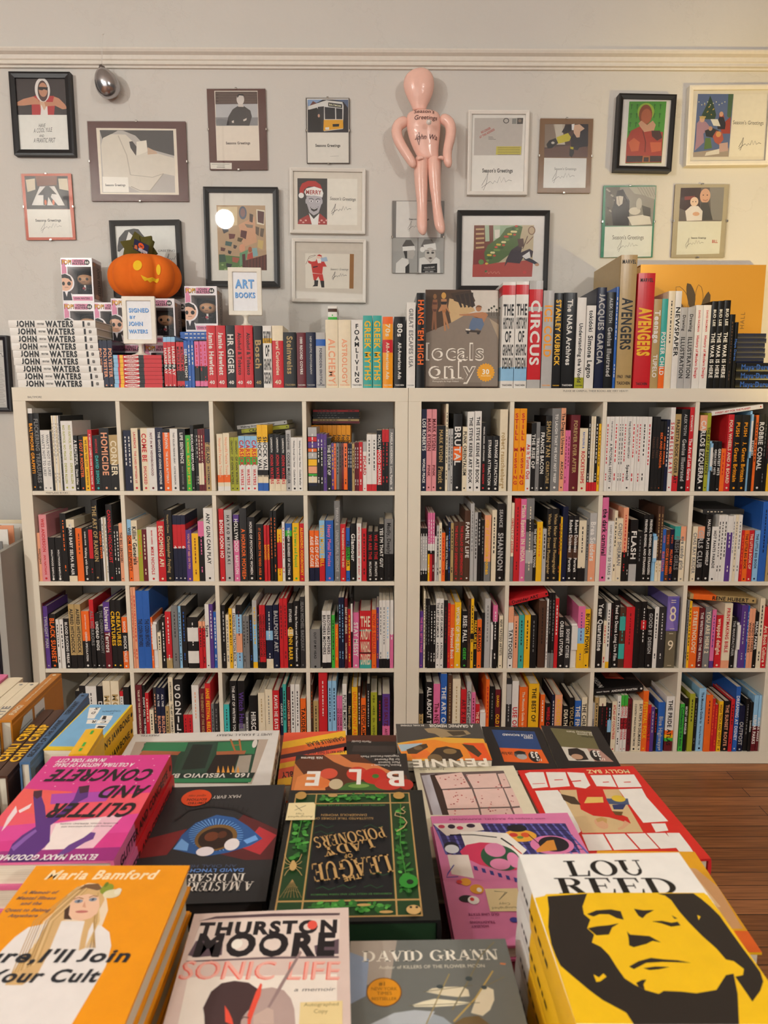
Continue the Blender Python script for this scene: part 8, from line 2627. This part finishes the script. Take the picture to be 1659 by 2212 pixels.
('t','DANGEROUS WOMEN',0.588,0.251,0.0186,'b8935a',{'w': 0.331,'rot': -0.022}),
('t','WRITTEN AND ILLUSTRATED BY LISA PERRIN',0.542,0.161,0.0165,'4a8a44',{'w': 0.508,'rot': -0.022}),
('t','FOREWORD BY HOLLY FREY AND MARIA TRIMARCHI',0.518,0.85,0.01,'4a8a44',{'w': 0.487}),
('l','.788,.353 .745,.335 .699,.363 .656,.344',0.0044,'1f5c34'),
('l','.445,.359 .4,.34 .356,.368 .311,.35',0.0044,'1f5c34'),
('l','.732,.813 .695,.799 .654,.82 .617,.806',0.0039,'1f5c34'),
('l','.607,.804 .569,.79 .529,.812 .491,.798',0.0039,'1f5c34'),
('l','.442,.807 .403,.793 .365,.814 .326,.8',0.0039,'1f5c34'),
('l','.403,.723 .363,.708 .324,.73 .283,.716',0.004,'1f5c34'),
('l','.783,.406 .741,.389 .695,.416 .652,.398',0.0044,'1f5c34'),
('p','1,.135 .816,.131 .802,.154 .794,.291 1,.292 1,.274','ead9a8'),
('t','Autographed',0.899,0.264,0.0156,'7a6a40',{'w': 0.177}),
('t','Copy',0.905,0.239,0.0158,'7a6a40',{'w': 0.063}),
('l','.947,.159 .894,.212 .947,.203 .871,.16',0.0047,'4c4430')]),
'glitter':(1.0051,-1.8806,3.1698,0.1667,0.2380,6,0.03117,0.9570,[
('r',0,0,1,1,'d93a8c'),
('p','0,.42 1,.5 1,.72 0,.62','ee5a6a'),
('p','0,.62 1,.72 1,.85 .4,.8 0,.78','e0489a'),
('p','.1,.62 .6,.7 .62,.94 .2,.96','f2c4d2'),
('p','.25,.66 .55,.7 .5,.92 .28,.9','f7e8e4'),
('p','.6,.4 1,.36 1,.56 .7,.62','f0605a'),
('p','.3,.4 .75,.42 .7,.52 .3,.5','b04ab0'),
('p','0,.9 1,.92 1,1 0,1','a02c7e'),
('p','.724,.943 .749,.859 .728,.791 .68,.721 .772,.589 .871,.448 .892,.387 .844,.382 .806,.45 .731,.534 .653,.647 .586,.605 .55,.479 .581,.356 .505,.339 .456,.458 .499,.504 .52,.595 .553,.66 .582,.712 .506,.845 .514,.892 .551,.974 .692,.989','5c2f80'),
('p','.906,.387 .845,.379 .814,.438 .832,.467 .879,.436','4a2034'),
('p','.584,.35 .507,.335 .482,.408 .537,.419','4a2034'),
('p','.738,.888 .705,.801 .667,.742 .645,.762 .678,.841 .702,.916','8a5cae'),
('p','.406,.978 .36,.877 .292,.82 .265,.776 .228,.782 .219,.832 .262,.86 .327,.934','6c3f8c'),
('p','.894,.757 .932,.641 .946,.529 .898,.587 .892,.674 .89,.726','f3dde0'),
('p','.897,.575 .842,.508 .831,.554 .873,.598','f3dde0'),
('p','.734,.997 .551,.974 .285,1 .276,1 .703,1','4a2a66'),
('e',0.13,0.05,0.006,0.004,'f7c8da'),
('e',0.747,0.07100000000000001,0.006,0.004,'f7c8da'),
('e',0.3639999999999999,0.09200000000000008,0.006,0.004,'f7c8da'),
('e',0.9809999999999999,0.1130000000000001,0.006,0.004,'f7c8da'),
('e',0.5979999999999999,0.13400000000000012,0.006,0.004,'f7c8da'),
('e',0.21499999999999986,0.15500000000000014,0.006,0.004,'f7c8da'),
('e',0.8319999999999999,0.17599999999999993,0.006,0.004,'f7c8da'),
('e',0.44899999999999984,0.19699999999999973,0.006,0.004,'f7c8da'),
('e',0.06599999999999984,0.21799999999999997,0.006,0.004,'f7c8da'),
('e',0.6829999999999998,0.2390000000000002,0.006,0.004,'f7c8da'),
('e',0.2999999999999998,0.26,0.006,0.004,'f7c8da'),
('e',0.9169999999999998,0.2809999999999998,0.006,0.004,'f7c8da'),
('e',0.5339999999999998,0.30200000000000005,0.006,0.004,'f7c8da'),
('e',0.15100000000000158,0.3230000000000003,0.006,0.004,'f7c8da'),
('e',0.7680000000000007,0.34399999999999964,0.006,0.004,'f7c8da'),
('e',0.3849999999999998,0.004999999999999893,0.006,0.004,'f7c8da'),
('e',0.002000000000000668,0.026000000000000134,0.006,0.004,'f7c8da'),
('e',0.6190000000000015,0.047000000000000375,0.006,0.004,'f7c8da'),
('e',0.23600000000000065,0.06800000000000062,0.006,0.004,'f7c8da'),
('e',0.8529999999999998,0.08899999999999997,0.006,0.004,'f7c8da'),
('e',0.47000000000000064,0.11000000000000021,0.006,0.004,'f7c8da'),
('e',0.08700000000000152,0.13100000000000045,0.006,0.004,'f7c8da'),
('e',0.7040000000000006,0.1520000000000007,0.006,0.004,'f7c8da'),
('e',0.32099999999999973,0.17300000000000093,0.006,0.004,'f7c8da'),
('e',0.9380000000000006,0.19400000000000117,0.006,0.004,'f7c8da'),
('e',0.5550000000000015,0.2150000000000014,0.006,0.004,'f7c8da'),
('e',0.1720000000000006,0.23600000000000165,0.006,0.004,'f7c8da'),
('e',0.7889999999999979,0.2570000000000019,0.006,0.004,'f7c8da'),
('e',0.4059999999999988,0.27800000000000036,0.006,0.004,'f7c8da'),
('e',0.022999999999999687,0.2990000000000006,0.006,0.004,'f7c8da'),
('e',0.639999999999997,0.32000000000000084,0.006,0.004,'f7c8da'),
('e',0.2569999999999979,0.3410000000000011,0.006,0.004,'f7c8da'),
('e',0.8739999999999988,0.002000000000001334,0.006,0.004,'f7c8da'),
('e',0.49099999999999966,0.023000000000001575,0.006,0.004,'f7c8da'),
('t','ELYSSA MAXX GOODMAN',0.462,0.97,0.0384,'f6eef0',{'b': 1,'sh': 0.12,'w': 0.685,'rot': -0.022}),
('t','GLITTER',0.365,0.584,0.1194,'201a1c',{'b': 1,'sh': 0.2,'w': 0.63,'rot': -0.019}),
('t','AND',0.219,0.41,0.1147,'201a1c',{'b': 1,'sh': 0.2,'w': 0.349,'rot': -0.016}),
('t','CONCRETE',0.478,0.231,0.1198,'201a1c',{'b': 1,'sh': 0.2,'w': 0.818,'rot': -0.019}),
('t','A CULTURAL HISTORY OF DRAG',0.59,0.116,0.0403,'fbeef2',{'b': 1,'sh': 0.12,'w': 0.654,'rot': -0.025}),
('t','IN NEW YORK CITY',0.721,0.059,0.0413,'fbeef2',{'b': 1,'sh': 0.12,'w': 0.404,'rot': -0.016}),
('t','"Precise and comprehensive and',0.319,0.731,0.0105,'4a3a4a',{'w': 0.354}),
('t','beautifully written." EDMUND WHITE',0.315,0.706,0.0106,'4a3a4a',{'w': 0.409,'rot': -0.017})]),
'bamford':(1.1114,-2.1647,-0.0002,0.1562,0.2350,8,0.02700,0.9860,[
('r',0,0,1,1,'f09a0e'),
('t','Maria Bamford',0.471,0.939,0.0559,'ffe3b8',{'b': 1,'sh': 0.2,'w': 0.706}),
('p','.33,.819 .352,.856 .409,.886 .473,.882 .531,.848 .589,.775 .624,.725 .638,.638 .699,.606 .748,.538 .774,.439 .763,.348 .745,.2 .221,.201 .17,.274 .143,.402 .159,.521 .18,.582 .219,.633 .28,.646 .307,.699 .316,.761','efd9bd'),
('p','.28,.646 .387,.665 .53,.665 .638,.638 .699,.606 .748,.538 .77,.456 .763,.348 .745,.2 .221,.201 .143,.402 .159,.521 .18,.582 .219,.633','ece6e2'),
('p','.346,.841 .412,.882 .475,.878 .528,.84 .57,.782 .57,.719 .573,.665 .576,.613 .608,.526 .582,.514 .55,.588 .523,.665 .421,.678 .387,.665 .406,.575 .427,.486 .434,.402 .388,.359 .299,.359 .295,.457 .32,.551 .313,.639 .306,.754','d9b27a'),
('l','.36,.867 .228,.665 .298,.402',0.0054,'c09a5e'),
('l','.369,.867 .242,.665 .31,.408',0.0054,'c09a5e'),
('l','.378,.867 .256,.665 .322,.415',0.0054,'c09a5e'),
('l','.387,.867 .27,.665 .334,.422',0.0054,'a8834c'),
('l','.396,.867 .284,.665 .346,.428',0.0054,'e8cc98'),
('l','.406,.867 .299,.665 .358,.435',0.0054,'a8834c'),
('l','.415,.867 .312,.665 .37,.441',0.0054,'a8834c'),
('l','.424,.867 .327,.665 .382,.448',0.0054,'e8cc98'),
('l','.433,.867 .341,.665 .394,.455',0.0054,'c09a5e'),
('l','.507,.826 .609,.665 .608,.526',0.0053,'e8cc98'),
('l','.507,.826 .603,.665 .618,.526',0.0053,'dfbd84'),
('l','.507,.826 .597,.665 .627,.526',0.0053,'dfbd84'),
('l','.507,.826 .591,.665 .637,.526',0.0053,'a8834c'),
('l','.507,.826 .586,.665 .646,.526',0.0053,'dfbd84'),
('l','.507,.826 .58,.665 .656,.526',0.0053,'a8834c'),
('l','.507,.826 .574,.665 .665,.526',0.0053,'c09a5e'),
('p','.393,.875 .473,.882 .52,.848 .49,.84 .413,.856 .376,.841','7c5a3c'),
('p','.375,.761 .385,.804 .451,.818 .52,.804 .562,.746 .57,.705 .549,.681 .501,.665 .438,.675 .397,.698','eec3a4'),
('p','.365,.726 .38,.754 .408,.698 .444,.672 .395,.675','4a3122'),
('e',0.418,0.775,0.0252,0.0108,'8b93a3'),
('e',0.418,0.775,0.0074,0.0077,'3b3f4c',{'n': 10}),
('e',0.498,0.785,0.0238,0.0108,'8b93a3'),
('e',0.498,0.785,0.0075,0.0077,'3b3f4c',{'n': 10}),
('l','.381,.786 .404,.797 .439,.789',0.0075,'9a6a48'),
('l','.468,.796 .487,.807 .517,.802',0.0075,'9a6a48'),
('p','.46,.743 .455,.775 .486,.736','dca283'),
('e',0.474,0.715,0.0378,0.0074,'c4726a'),
('e',0.547,0.848,0.0381,0.0319,'8d9a32'),
('e',0.594,0.818,0.0528,0.0265,'e8dcb4'),
('e',0.623,0.833,0.0212,0.0189,'efe6cc'),
('e',0.528,0.874,0.0123,0.0163,'6c8128',{'n': 10}),
('t','A Memoir of',0.152,0.828,0.0178,'8c6a5c',{'b': 1,'sh': 0.25,'w': 0.208}),
('t','Mental Illness',0.152,0.794,0.0174,'8c6a5c',{'b': 1,'sh': 0.25,'w': 0.239}),
('t','and the',0.145,0.763,0.017,'8c6a5c',{'b': 1,'sh': 0.25,'w': 0.126}),
('t','Quest to Belong',0.149,0.725,0.0166,'8c6a5c',{'b': 1,'sh': 0.25,'w': 0.266}),
('t','Anywhere',0.148,0.694,0.0162,'8c6a5c',{'b': 1,'sh': 0.25,'w': 0.171}),
('t',"Sure,I'll Join",0.463,0.488,0.0581,'26282e',{'b': 1,'sh': 0.2,'w': 0.866}),
('t','Your Cult',0.477,0.397,0.0541,'26282e',{'b': 1,'sh': 0.2,'w': 0.589})]),
'thurston':(1.2821,-2.1841,0.0577,0.1531,0.2350,5,0.03600,0.9500,[
('r',0,0,1,1,'dcc6bc'),
('p','.039,.956 .144,.98 .504,.983 .944,.968 .94,.955 .506,.965 .147,.966','58434a'),
('p','.051,.939 .253,.958 .583,.952 .944,.934 .936,.735 .537,.748 .033,.741 .046,.857','e6d6cc'),
('p','.057,.844 .111,.855 .226,.825 .234,.763 .083,.757 .031,.771','63505a'),
('p','.786,.79 .937,.821 .935,.741 .796,.743','63505a'),
('t','THURSTON',0.502,0.9,0.0668,'211c20',{'b': 3,'w': 0.884,'rot': -0.029}),
('t','MOORE',0.496,0.808,0.1098,'211c20',{'b': 3,'w': 0.871,'rot': -0.051}),
('e',0.768,0.905,0.0313,0.0254,'e8584a'),
('e',0.313,0.818,0.033,0.0265,'f0ebe0'),
('e',0.51,0.81,0.033,0.0263,'e6d6cc'),
('p','.026,.742 .537,.742 .936,.729 .936,.72 .539,.732 .056,.735','6d5a60'),
('p','.066,.66 .926,.642 .924,.343 .084,.377','eee4d8'),
('t','SONIC LIFE',0.475,0.676,0.0857,'e8695a',{'w': 0.938,'rot': -0.066}),
('t','SONIC LIFE',0.483,0.679,0.0859,'f0b0a2',{'w': 0.936,'rot': -0.066}),
('p','.193,.518 .218,.589 .268,.625 .339,.633 .421,.621 .48,.589 .499,.552 .468,.512 .439,.494 .413,.465 .41,.364 .247,.37 .208,.488','4a3637'),
('p','.41,.364 .413,.465 .445,.498 .486,.552 .493,.589 .558,.594 .626,.578 .669,.54 .693,.493 .718,.351','b79f98'),
('p','.489,.616 .5,.61 .498,.557 .485,.522 .473,.482 .466,.454 .465,.361 .442,.479 .457,.533 .469,.574','e6533f'),
('p','.309,.524 .337,.498 .364,.463 .376,.438 .329,.454','e6533f'),
('p','.703,.768 .714,.756 .657,.665 .601,.569 .558,.504 .545,.507 .597,.601','9a8280'),
('p','.475,.473 .545,.504 .579,.493 .59,.434 .481,.438','cbb2a6'),
('l','.403,.456 .425,.47 .451,.466',0.0063,'4a3637'),
('t','a memoir',0.801,0.575,0.016,'4c4644',{'sh': 0.3,'w': 0.231,'rot': -0.044}),
('p','.723,.52 .956,.518 .954,.342 .724,.351','e9d39a'),
('t','Autographed',0.84,0.507,0.0142,'8d7a4c',{'w': 0.193,'rot': -0.034}),
('t','Copy',0.837,0.478,0.0158,'8d7a4c',{'w': 0.077,'rot': -0.042})]),
'grann':(1.4327,-2.2000,0.0172,0.1527,0.2350,5,0.03200,0.9300,[
('r',0,0,1,1,'6d706c'),
('p','0,1 .3,1 .25,.8 0,.75','a59a8e'),
('p','0,.94 .12,.9 .1,.72 0,.68','8d9cb4'),
('p','.339,.591 .443,.645 .538,.619 .582,.588','9aa4ac'),
('p','.122,.594 .262,.642 .378,.653 .493,.645 .436,.59','b3bac0'),
('t','DAVID GRANN',0.505,0.915,0.0554,'e9e4d6',{'b': 2,'w': 0.856}),
('t','Author of KILLERS OF THE FLOWER MOON',0.506,0.857,0.0163,'d8d2c0',{'w': 0.652}),
('p','.454,.734 .491,.75 .561,.756 .673,.756 .704,.741 .706,.71 .637,.708 .554,.716','d8cfb4'),
('p','.368,.675 .432,.691 .501,.702 .584,.695 .716,.68 .613,.669 .496,.665 .379,.667','e3dcc0'),
('p','.741,.7 .772,.74 .818,.753 .853,.739 .845,.692 .808,.647 .76,.622 .697,.636','d9d0b6'),
('l','.436,.59 .518,.703 .606,.819',0.0073,'9c8c5c'),
('l','.593,.65 .713,.782 .823,.913 .924,.983',0.0083,'7c7458'),
('l','.592,.6 .737,.7 .874,.83',0.0097,'b59b58'),
('l','.801,.753 .936,.8',0.006,'7c7458'),
('l','.437,.734 .734,.761',0.0043,'6c664c'),
('l','.347,.672 .758,.68',0.0042,'6c664c'),
('p','.582,.588 .652,.617 .736,.623 .791,.585','6f5c3c'),
('e',0.539,0.757,0.0206,0.0097,'3f4a4c'),
('e',0.719,0.793,0.0209,0.0114,'3f4a4c'),
('e',0.8,0.75,0.0172,0.0097,'3f4a4c'),
('p','.929,.87 .965,.867 .958,.858 .927,.862','c87c50'),
('e',0.207,0.737,0.1039,0.0681,'7c4a1c'),
('e',0.207,0.737,0.098,0.0642,'d8901c'),
('t','#1',0.2,0.775,0.0167,'6c4a14',{'b': 1,'w': 0.043,'rot': -0.021}),
('t','NEW YORK',0.208,0.751,0.0151,'6c4a14',{'w': 0.154,'rot': -0.021}),
('t','TIMES',0.209,0.73,0.0148,'6c4a14',{'w': 0.089,'rot': -0.021}),
('t','BESTSELLER',0.206,0.705,0.0132,'6c4a14',{'w': 0.148,'rot': -0.021})]),
'lou':(1.6077,-2.1687,0.0179,0.1633,0.2350,6,0.03850,1.0010,[
('r',0,0.0,1,1,'f4f2ec'),
('p','.007,.728 .064,.739 .159,.741 .275,.742 .342,.753 .67,.745 .929,.741 .994,.731 1,.631 1,.502 1,.304 .96,.137 0,.155','f5c518'),
('t','LOU',0.493,0.903,0.1005,'1c1a18',{'b': 2,'w': 0.475}),
('t','REED',0.512,0.791,0.0978,'1c1a18',{'b': 2,'w': 0.71,'rot': -0.021}),
('p','.081,.749 .316,.753 .672,.748 .984,.743 .999,.7 0,.702','f5c518'),
('p','.081,.736 .313,.748 .255,.676 .245,.634 .267,.605 .23,.561 .253,.529 .224,.491 .262,.469 .284,.432 .296,.376 .31,.328 .342,.302 .382,.279 .439,.262 .469,.274 .549,.27 .618,.262 .723,.274 .812,.334 .855,.34 .812,.256 .732,.141 .259,.148 .247,.192 .162,.242 .12,.279 .058,.345 .02,.387 .013,.429 .011,.487 .026,.572 .063,.662','2b2521'),
('p','.713,.742 .92,.741 .943,.71 .966,.665 .982,.614 .983,.534 .986,.45 .99,.393 .991,.345 .974,.305 .929,.267 .858,.225 .857,.262 .853,.327 .896,.333 .921,.359 .896,.394 .862,.402 .85,.452 .818,.513 .791,.584 .776,.643 .77,.703 .751,.73','2b2521'),
('p','.262,.634 .323,.654 .404,.658 .454,.647 .448,.602 .414,.611 .382,.632 .331,.633 .291,.621','2b2521'),
('p','.234,.561 .284,.57 .354,.575 .413,.584 .365,.563 .331,.528 .264,.525','2b2521'),
('p','.534,.659 .581,.65 .643,.651 .587,.629 .554,.608 .539,.621','2b2521'),
('p','.595,.591 .652,.593 .696,.582 .733,.587 .737,.568 .683,.562 .643,.579','2b2521'),
('p','.721,.622 .743,.603 .725,.602','2b2521'),
('p','.434,.542 .442,.526 .485,.522 .54,.517 .583,.485 .543,.494 .503,.48 .429,.465 .41,.474 .426,.511','2b2521'),
('p','.359,.378 .419,.401 .49,.415 .548,.407 .617,.402 .678,.389 .611,.393 .534,.396 .453,.393 .376,.366','2b2521'),
('p','.425,.37 .491,.376 .559,.373 .5,.364 .451,.361','2b2521'),
('p','.356,.308 .39,.32 .413,.321 .387,.301 .382,.279 .359,.292','2b2521'),
('p','.166,.347 .187,.333 .217,.35 .226,.336 .186,.317 .166,.314','f5c518'),
('p','.861,.62 .875,.612 .851,.592','f5c518')]),
'cain':(0.8829,-1.5468,3.1273,0.0814,0.1750,4,0.03250,0.9000,[
('r',0,0,1,1,'e8c81c'),
('r',0.05,0.0,0.97,0.93,'7cb4dc'),
('p','.913,.079 .653,.078 .602,.228 .807,.229','efece4'),
('p','.807,.229 .613,.228 .573,.337 .726,.338','efece4'),
('p','.698,.362 .485,.361 .447,.454 .646,.455','efece4'),
('p','.468,.264 .226,.268 .185,.371 .436,.365','efece4'),
('p','.464,.372 .192,.376 .178,.458 .436,.454','efece4'),
('p','.409,.473 .174,.476 .173,.567 .368,.568','efece4'),
('p','.423,.276 .355,.276 .306,.36 .4,.356','2a2622'),
('p','.341,.5 .177,.51 .204,.556 .345,.545','2a2622'),
('p','.249,.678 .109,.666 .092,.784 .176,.784','e0a82c'),
('t','S',0.735,0.104,0.0558,'2a2622',{'b': 1,'w': 0.093}),
('t','D',0.715,0.204,0.0543,'2a2622',{'b': 1,'w': 0.091}),
('t','R',0.527,0.408,0.0514,'2a2622',{'b': 1,'w': 0.1}),
('t','C',0.31,0.414,0.0513,'2a2622',{'b': 1,'w': 0.122}),
('t','BY',0.297,0.217,0.0246,'3a4a6a',{'w': 0.077,'rot': 0.151}),
('t','TORQUEMADA',0.342,0.162,0.035,'3a4a6a',{'w': 0.414,'rot': 0.09})])}

FLAT = Matrix(((0, 1, 0), (0, 0, 1), (1, 0, 0)))          # upright book -> cover up, spine left
def flat_book(spec, cx, cy, z, rot, W, H, t, title, label, group=None, items=None, dx=0, dy=0):
    R = Matrix.Rotation(rot, 3, 'Z'); off = R @ Vector((-W/2, -H/2, 0))
    r = book(spec, t, H, W, title, (cx+off.x+dx, cy+off.y+dy, z), label, group, (R @ FLAT).to_euler())
    if items:
        m = MB(); art(m, items, lambda a, b, e: (t+.00025+e, a, b), W, H, dz=.000012); m.build('cover_print', r)
    return r
TD = dict(
    vesuvio=('hIK', 'STORE FRONT', 'white hardcover with a green shopfront photograph', 'green shopfront'),
    blair=('pOK', '', 'orange and yellow striped paperback', 'striped orange'),
    maurice=('hKW', '', 'small black hardcover behind the vegetable cookbook', 'small black'),
    veg=('hKW', 'VEG', 'black cookbook with vegetables and big white letters', 'vegetable'),
    pennie=('pDW', 'PENNIE', 'graphic memoir with tabby cats on orange', 'tabby cat'),
    b33=('pKW', '', 'small black paperback with a blue and orange panel', 'blue panel'),
    o33=('pKW', '', 'small black paperback with an olive and pink panel', 'olive panel'),
    squares=('hIK', '', 'cream baking book with pink frosted cake squares', 'cake squares'),
    baz=('hRW', 'MORE IS MORE', 'red cookbook with rounded white letters and a person in red', 'red cookbook'),
    pinkcook=('hPU', 'HOLIDAY', 'pink cookbook with an illustrated dinner table', 'pink cookbook'),
    master=('hKW', 'A MASTERPIECE IN DISARRAY', 'black hardcover with a huge blue eye', 'blue eye'),
    league=('hKS', 'THE LEAGUE OF LADY POISONERS', 'black hardcover with gold frame and green foliage', 'gold frame'),
    glitter=('hRK@0-30P', 'GLITTER AND CONCRETE', 'hot pink hardcover with slanted black title', 'hot pink'),
    bamford=('hJW', '', 'orange hardcover with a long haired person in white', 'long haired person'),
    thurston=('hIK', '', 'pale pink hardcover with heavy black lettering and red lightning', 'red lightning'),
    grann=('hEI', 'THE WAGER', 'grey hardcover with sailing ship and round gold seal', 'sailing ship'),
    lou=('hYK@0-24W', '', 'white and yellow hardcover with a high contrast face', 'yellow face'),
    cain=('pYK', "CAIN'S JAWBONE", 'yellow and sky blue puzzle book', 'puzzle book'))
def table_books():
    rn = random.Random(11)
    for k, (cx, cy, rot, W, H, n, t, z, items) in TABLE_BOOKS.items():
        spec, title, lab, short = TD[k]
        for i in range(n):
            top = i == n-1
            z0 = z-(n-i)*t
            pos = 'topmost of its stack' if top and n > 1 else '%s from the top, under the topmost' % ORD[n-1-i]
            label = lab+(', '+('topmost on the table stack' if n > 1 else 'lying face up on the table') if top else ', %s down in its stack' % ORD[n-1-i])
            j = 0 if top else .002
            flat_book(spec, cx, cy, z0, rot+(0 if top else rn.uniform(-.004, .004)), W, H, t-.0009, title, label, 'copies of the %s book' % short if n > 1 else None, items if top or i == n-2 and k == 'lou' else None, rn.uniform(-j, j), rn.uniform(-j, j))
    # hidden supports and neighbours
    for i in range(3):
        flat_book('hMI', 1.562, -1.955, TZ+.0005+i*.0234, 0, .18, .17, .0228, '', 'maroon hardcover under the near end of the pink cookbook, %s from the table' % ORD[i], 'maroon hardcovers under the pink cookbook')
    for i in range(4):
        it = [('r', 0, 0, 1, 1, 'e8a81a'), ('r', 0, 0, 1, .18, 'ee6a22'), ('p', '.12,.3 .3,.86 .9,.8 1,.6 .97,.2 .3,.2', 'd8a470'), ('p', '.3,.35 .5,.75 .85,.7 .9,.4', 'e8c898'), ('e', .6, .6, .14, .1, 'c89050'), ('e', .75, .4, .12, .1, 'b87a3c'), ('e', .5, .4, .1, .06, '7a8a3c')]
        flat_book('hYO', 1.7245, -1.957, TZ+.0005+i*.0278, -.02, .125, .17, .027, '', 'orange cookbook beside the red cookbook and the yellow face stack, %s from the table' % ORD[i], 'orange cookbooks at the table edge', it if i == 3 else None)
table_books()
SPINEUP = Matrix(((-1, 0, 0), (0, 0, -1), (0, -1, 0)))
def spine_up(spec, t, H, x, y, z, rot, title, label, group=None, items=None):
    W = z-TZ-.0006; R = Matrix.Rotation(rot, 3, 'Z')
    r = book(spec, t, H, W, title, (x, y, z), label, group, (R @ SPINEUP).to_euler())
    if items:                                            # printed on the cover that faces right
        m = MB(); art(m, items, lambda a, b, e: (-.0003-e, W-b, H-a), H, W); m.build('cover_print', r)
spine_up('hQK', .0165, .266, .824, -1.409, .90, .06, 'SECRETS OF THE DIVINE|YERVANT', 'blue spine-up hardcover with dark scrollwork on its cover, beside the pink book', None,
         [('r', .06, .25, .82, .85, '22304a')]+[('l', [(.08+.07*i+.03*math.cos(q*.7), .55+.2*math.sin(q*.7+i)) for q in range(9)], .006, '5a7896') for i in range(10)]+[('r', .86, .25, .98, .85, 'ece8e2')]+[('r', .87, .3+.028*i, .97, .3+.028*i+.012*(1+i % 2), '2a2826') for i in range(18)])
spine_up('hMY@0-100H', .019, .245, .7825, -1.425, .874, .07, '*CHILI CRISP@18-74@72', 'brown spine-up hardcover with fat yellow lettering, nearer the blue book', 'spine-up books with yellow lettering')
spine_up('hMY@0-100H', .019, .245, .7615, -1.424, .874, .07, '*CHILI CRISP@18-74@72', 'brown spine-up hardcover with fat yellow lettering, nearer the mushroom-orange book', 'spine-up books with yellow lettering')
spine_up('hXI', .0215, .22, .726, -1.307, .90, .045, 'FUNGI|Collected in Shropshire and Other Neighborhoods', 'burnt orange spine-up hardcover with cream title, at the far left corner of the table', None,
         [('p', '.05,.05 .3,.05 .36,.3 .36,.9 .2,.9 .1,.7', 'dfe2dc'), ('r', .4, .3, .6, .9, 'ece8e0')]+[('r', .42+.009*i, .4, .42+.009*i+.004*(1+i % 2), .75, '2a2826') for i in range(18)]+[('r', .1, .2+.05*i, .33, .215+.05*i, '8a8a86') for i in range(12)])
spine_up('pIE', .02, .26, .7025, -1.354, .90, .05, 'PLATE|', 'cream spine-up paperback next to the burnt orange hardcover', 'cream spine-up paperbacks')
spine_up('pIE', .02, .26, .6815, -1.354, .90, .05, 'PLATE|', 'cream spine-up paperback next to the thick rounded cream one', 'cream spine-up paperbacks')
spine_up('hIK', .031, .26, .658, -1.329, .90, .05, '', 'thick cream spine-up hardcover with rounded spine, at the left of the tray')
spine_up('hPR', .03, .26, .626, -1.325, .905, .05, '', 'pinkish red spine-up hardcover at the far left of the tray')
spine_up('pGW@0-100T', .02, .2, .7265, -1.62, .845, .05, '', 'green spine-up paperback in front of the cream paperbacks')
spine_up('hOK', .022, .2, .7035, -1.66, .87, .05, '', 'orange spine-up hardcover with rounded spine left of the green paperback')
spine_up('hNW', .025, .2, .777, -1.692, .845, .05, '*STORY@30-80@50', 'dark navy spine-up hardcover in front of the brown ones')
spine_up('hYG', .026, .082, .952, -1.664, .95, .1, '', 'small lemon yellow spine-up hardcover with leafy pattern, behind the pink book', None)
# ================================================================ globe lamps behind the camera: one seen reflected, two added to light the shelves
def lamps():
    for i, (x, y, z, power) in enumerate(LAMPS):
        r = tag(empty('pendant_lamp', (x, y, z)), 'white globe pendant lamp hanging from the ceiling, %s over the aisle' % ORD[i], 'lamp', 'globe pendant lamps')
        m = MB(); m.ball((0, 0, 0), .07, .07, .07, mat('fffcf6', .4, emit=power, var=0), 16, 10); m.build('globe', r)
        m = MB(); m.tube([(0, 0, .068), (0, 0, 3.6-z-.02)], .008, mat('K')); m.lathe([(.05, 3.6-z-.02), (.05, 3.6-z)], mat('K')); m.lathe([(.03, .062), (.03, .09), (.01, .095)], mat('K')); m.build('rod', r)
lamps()
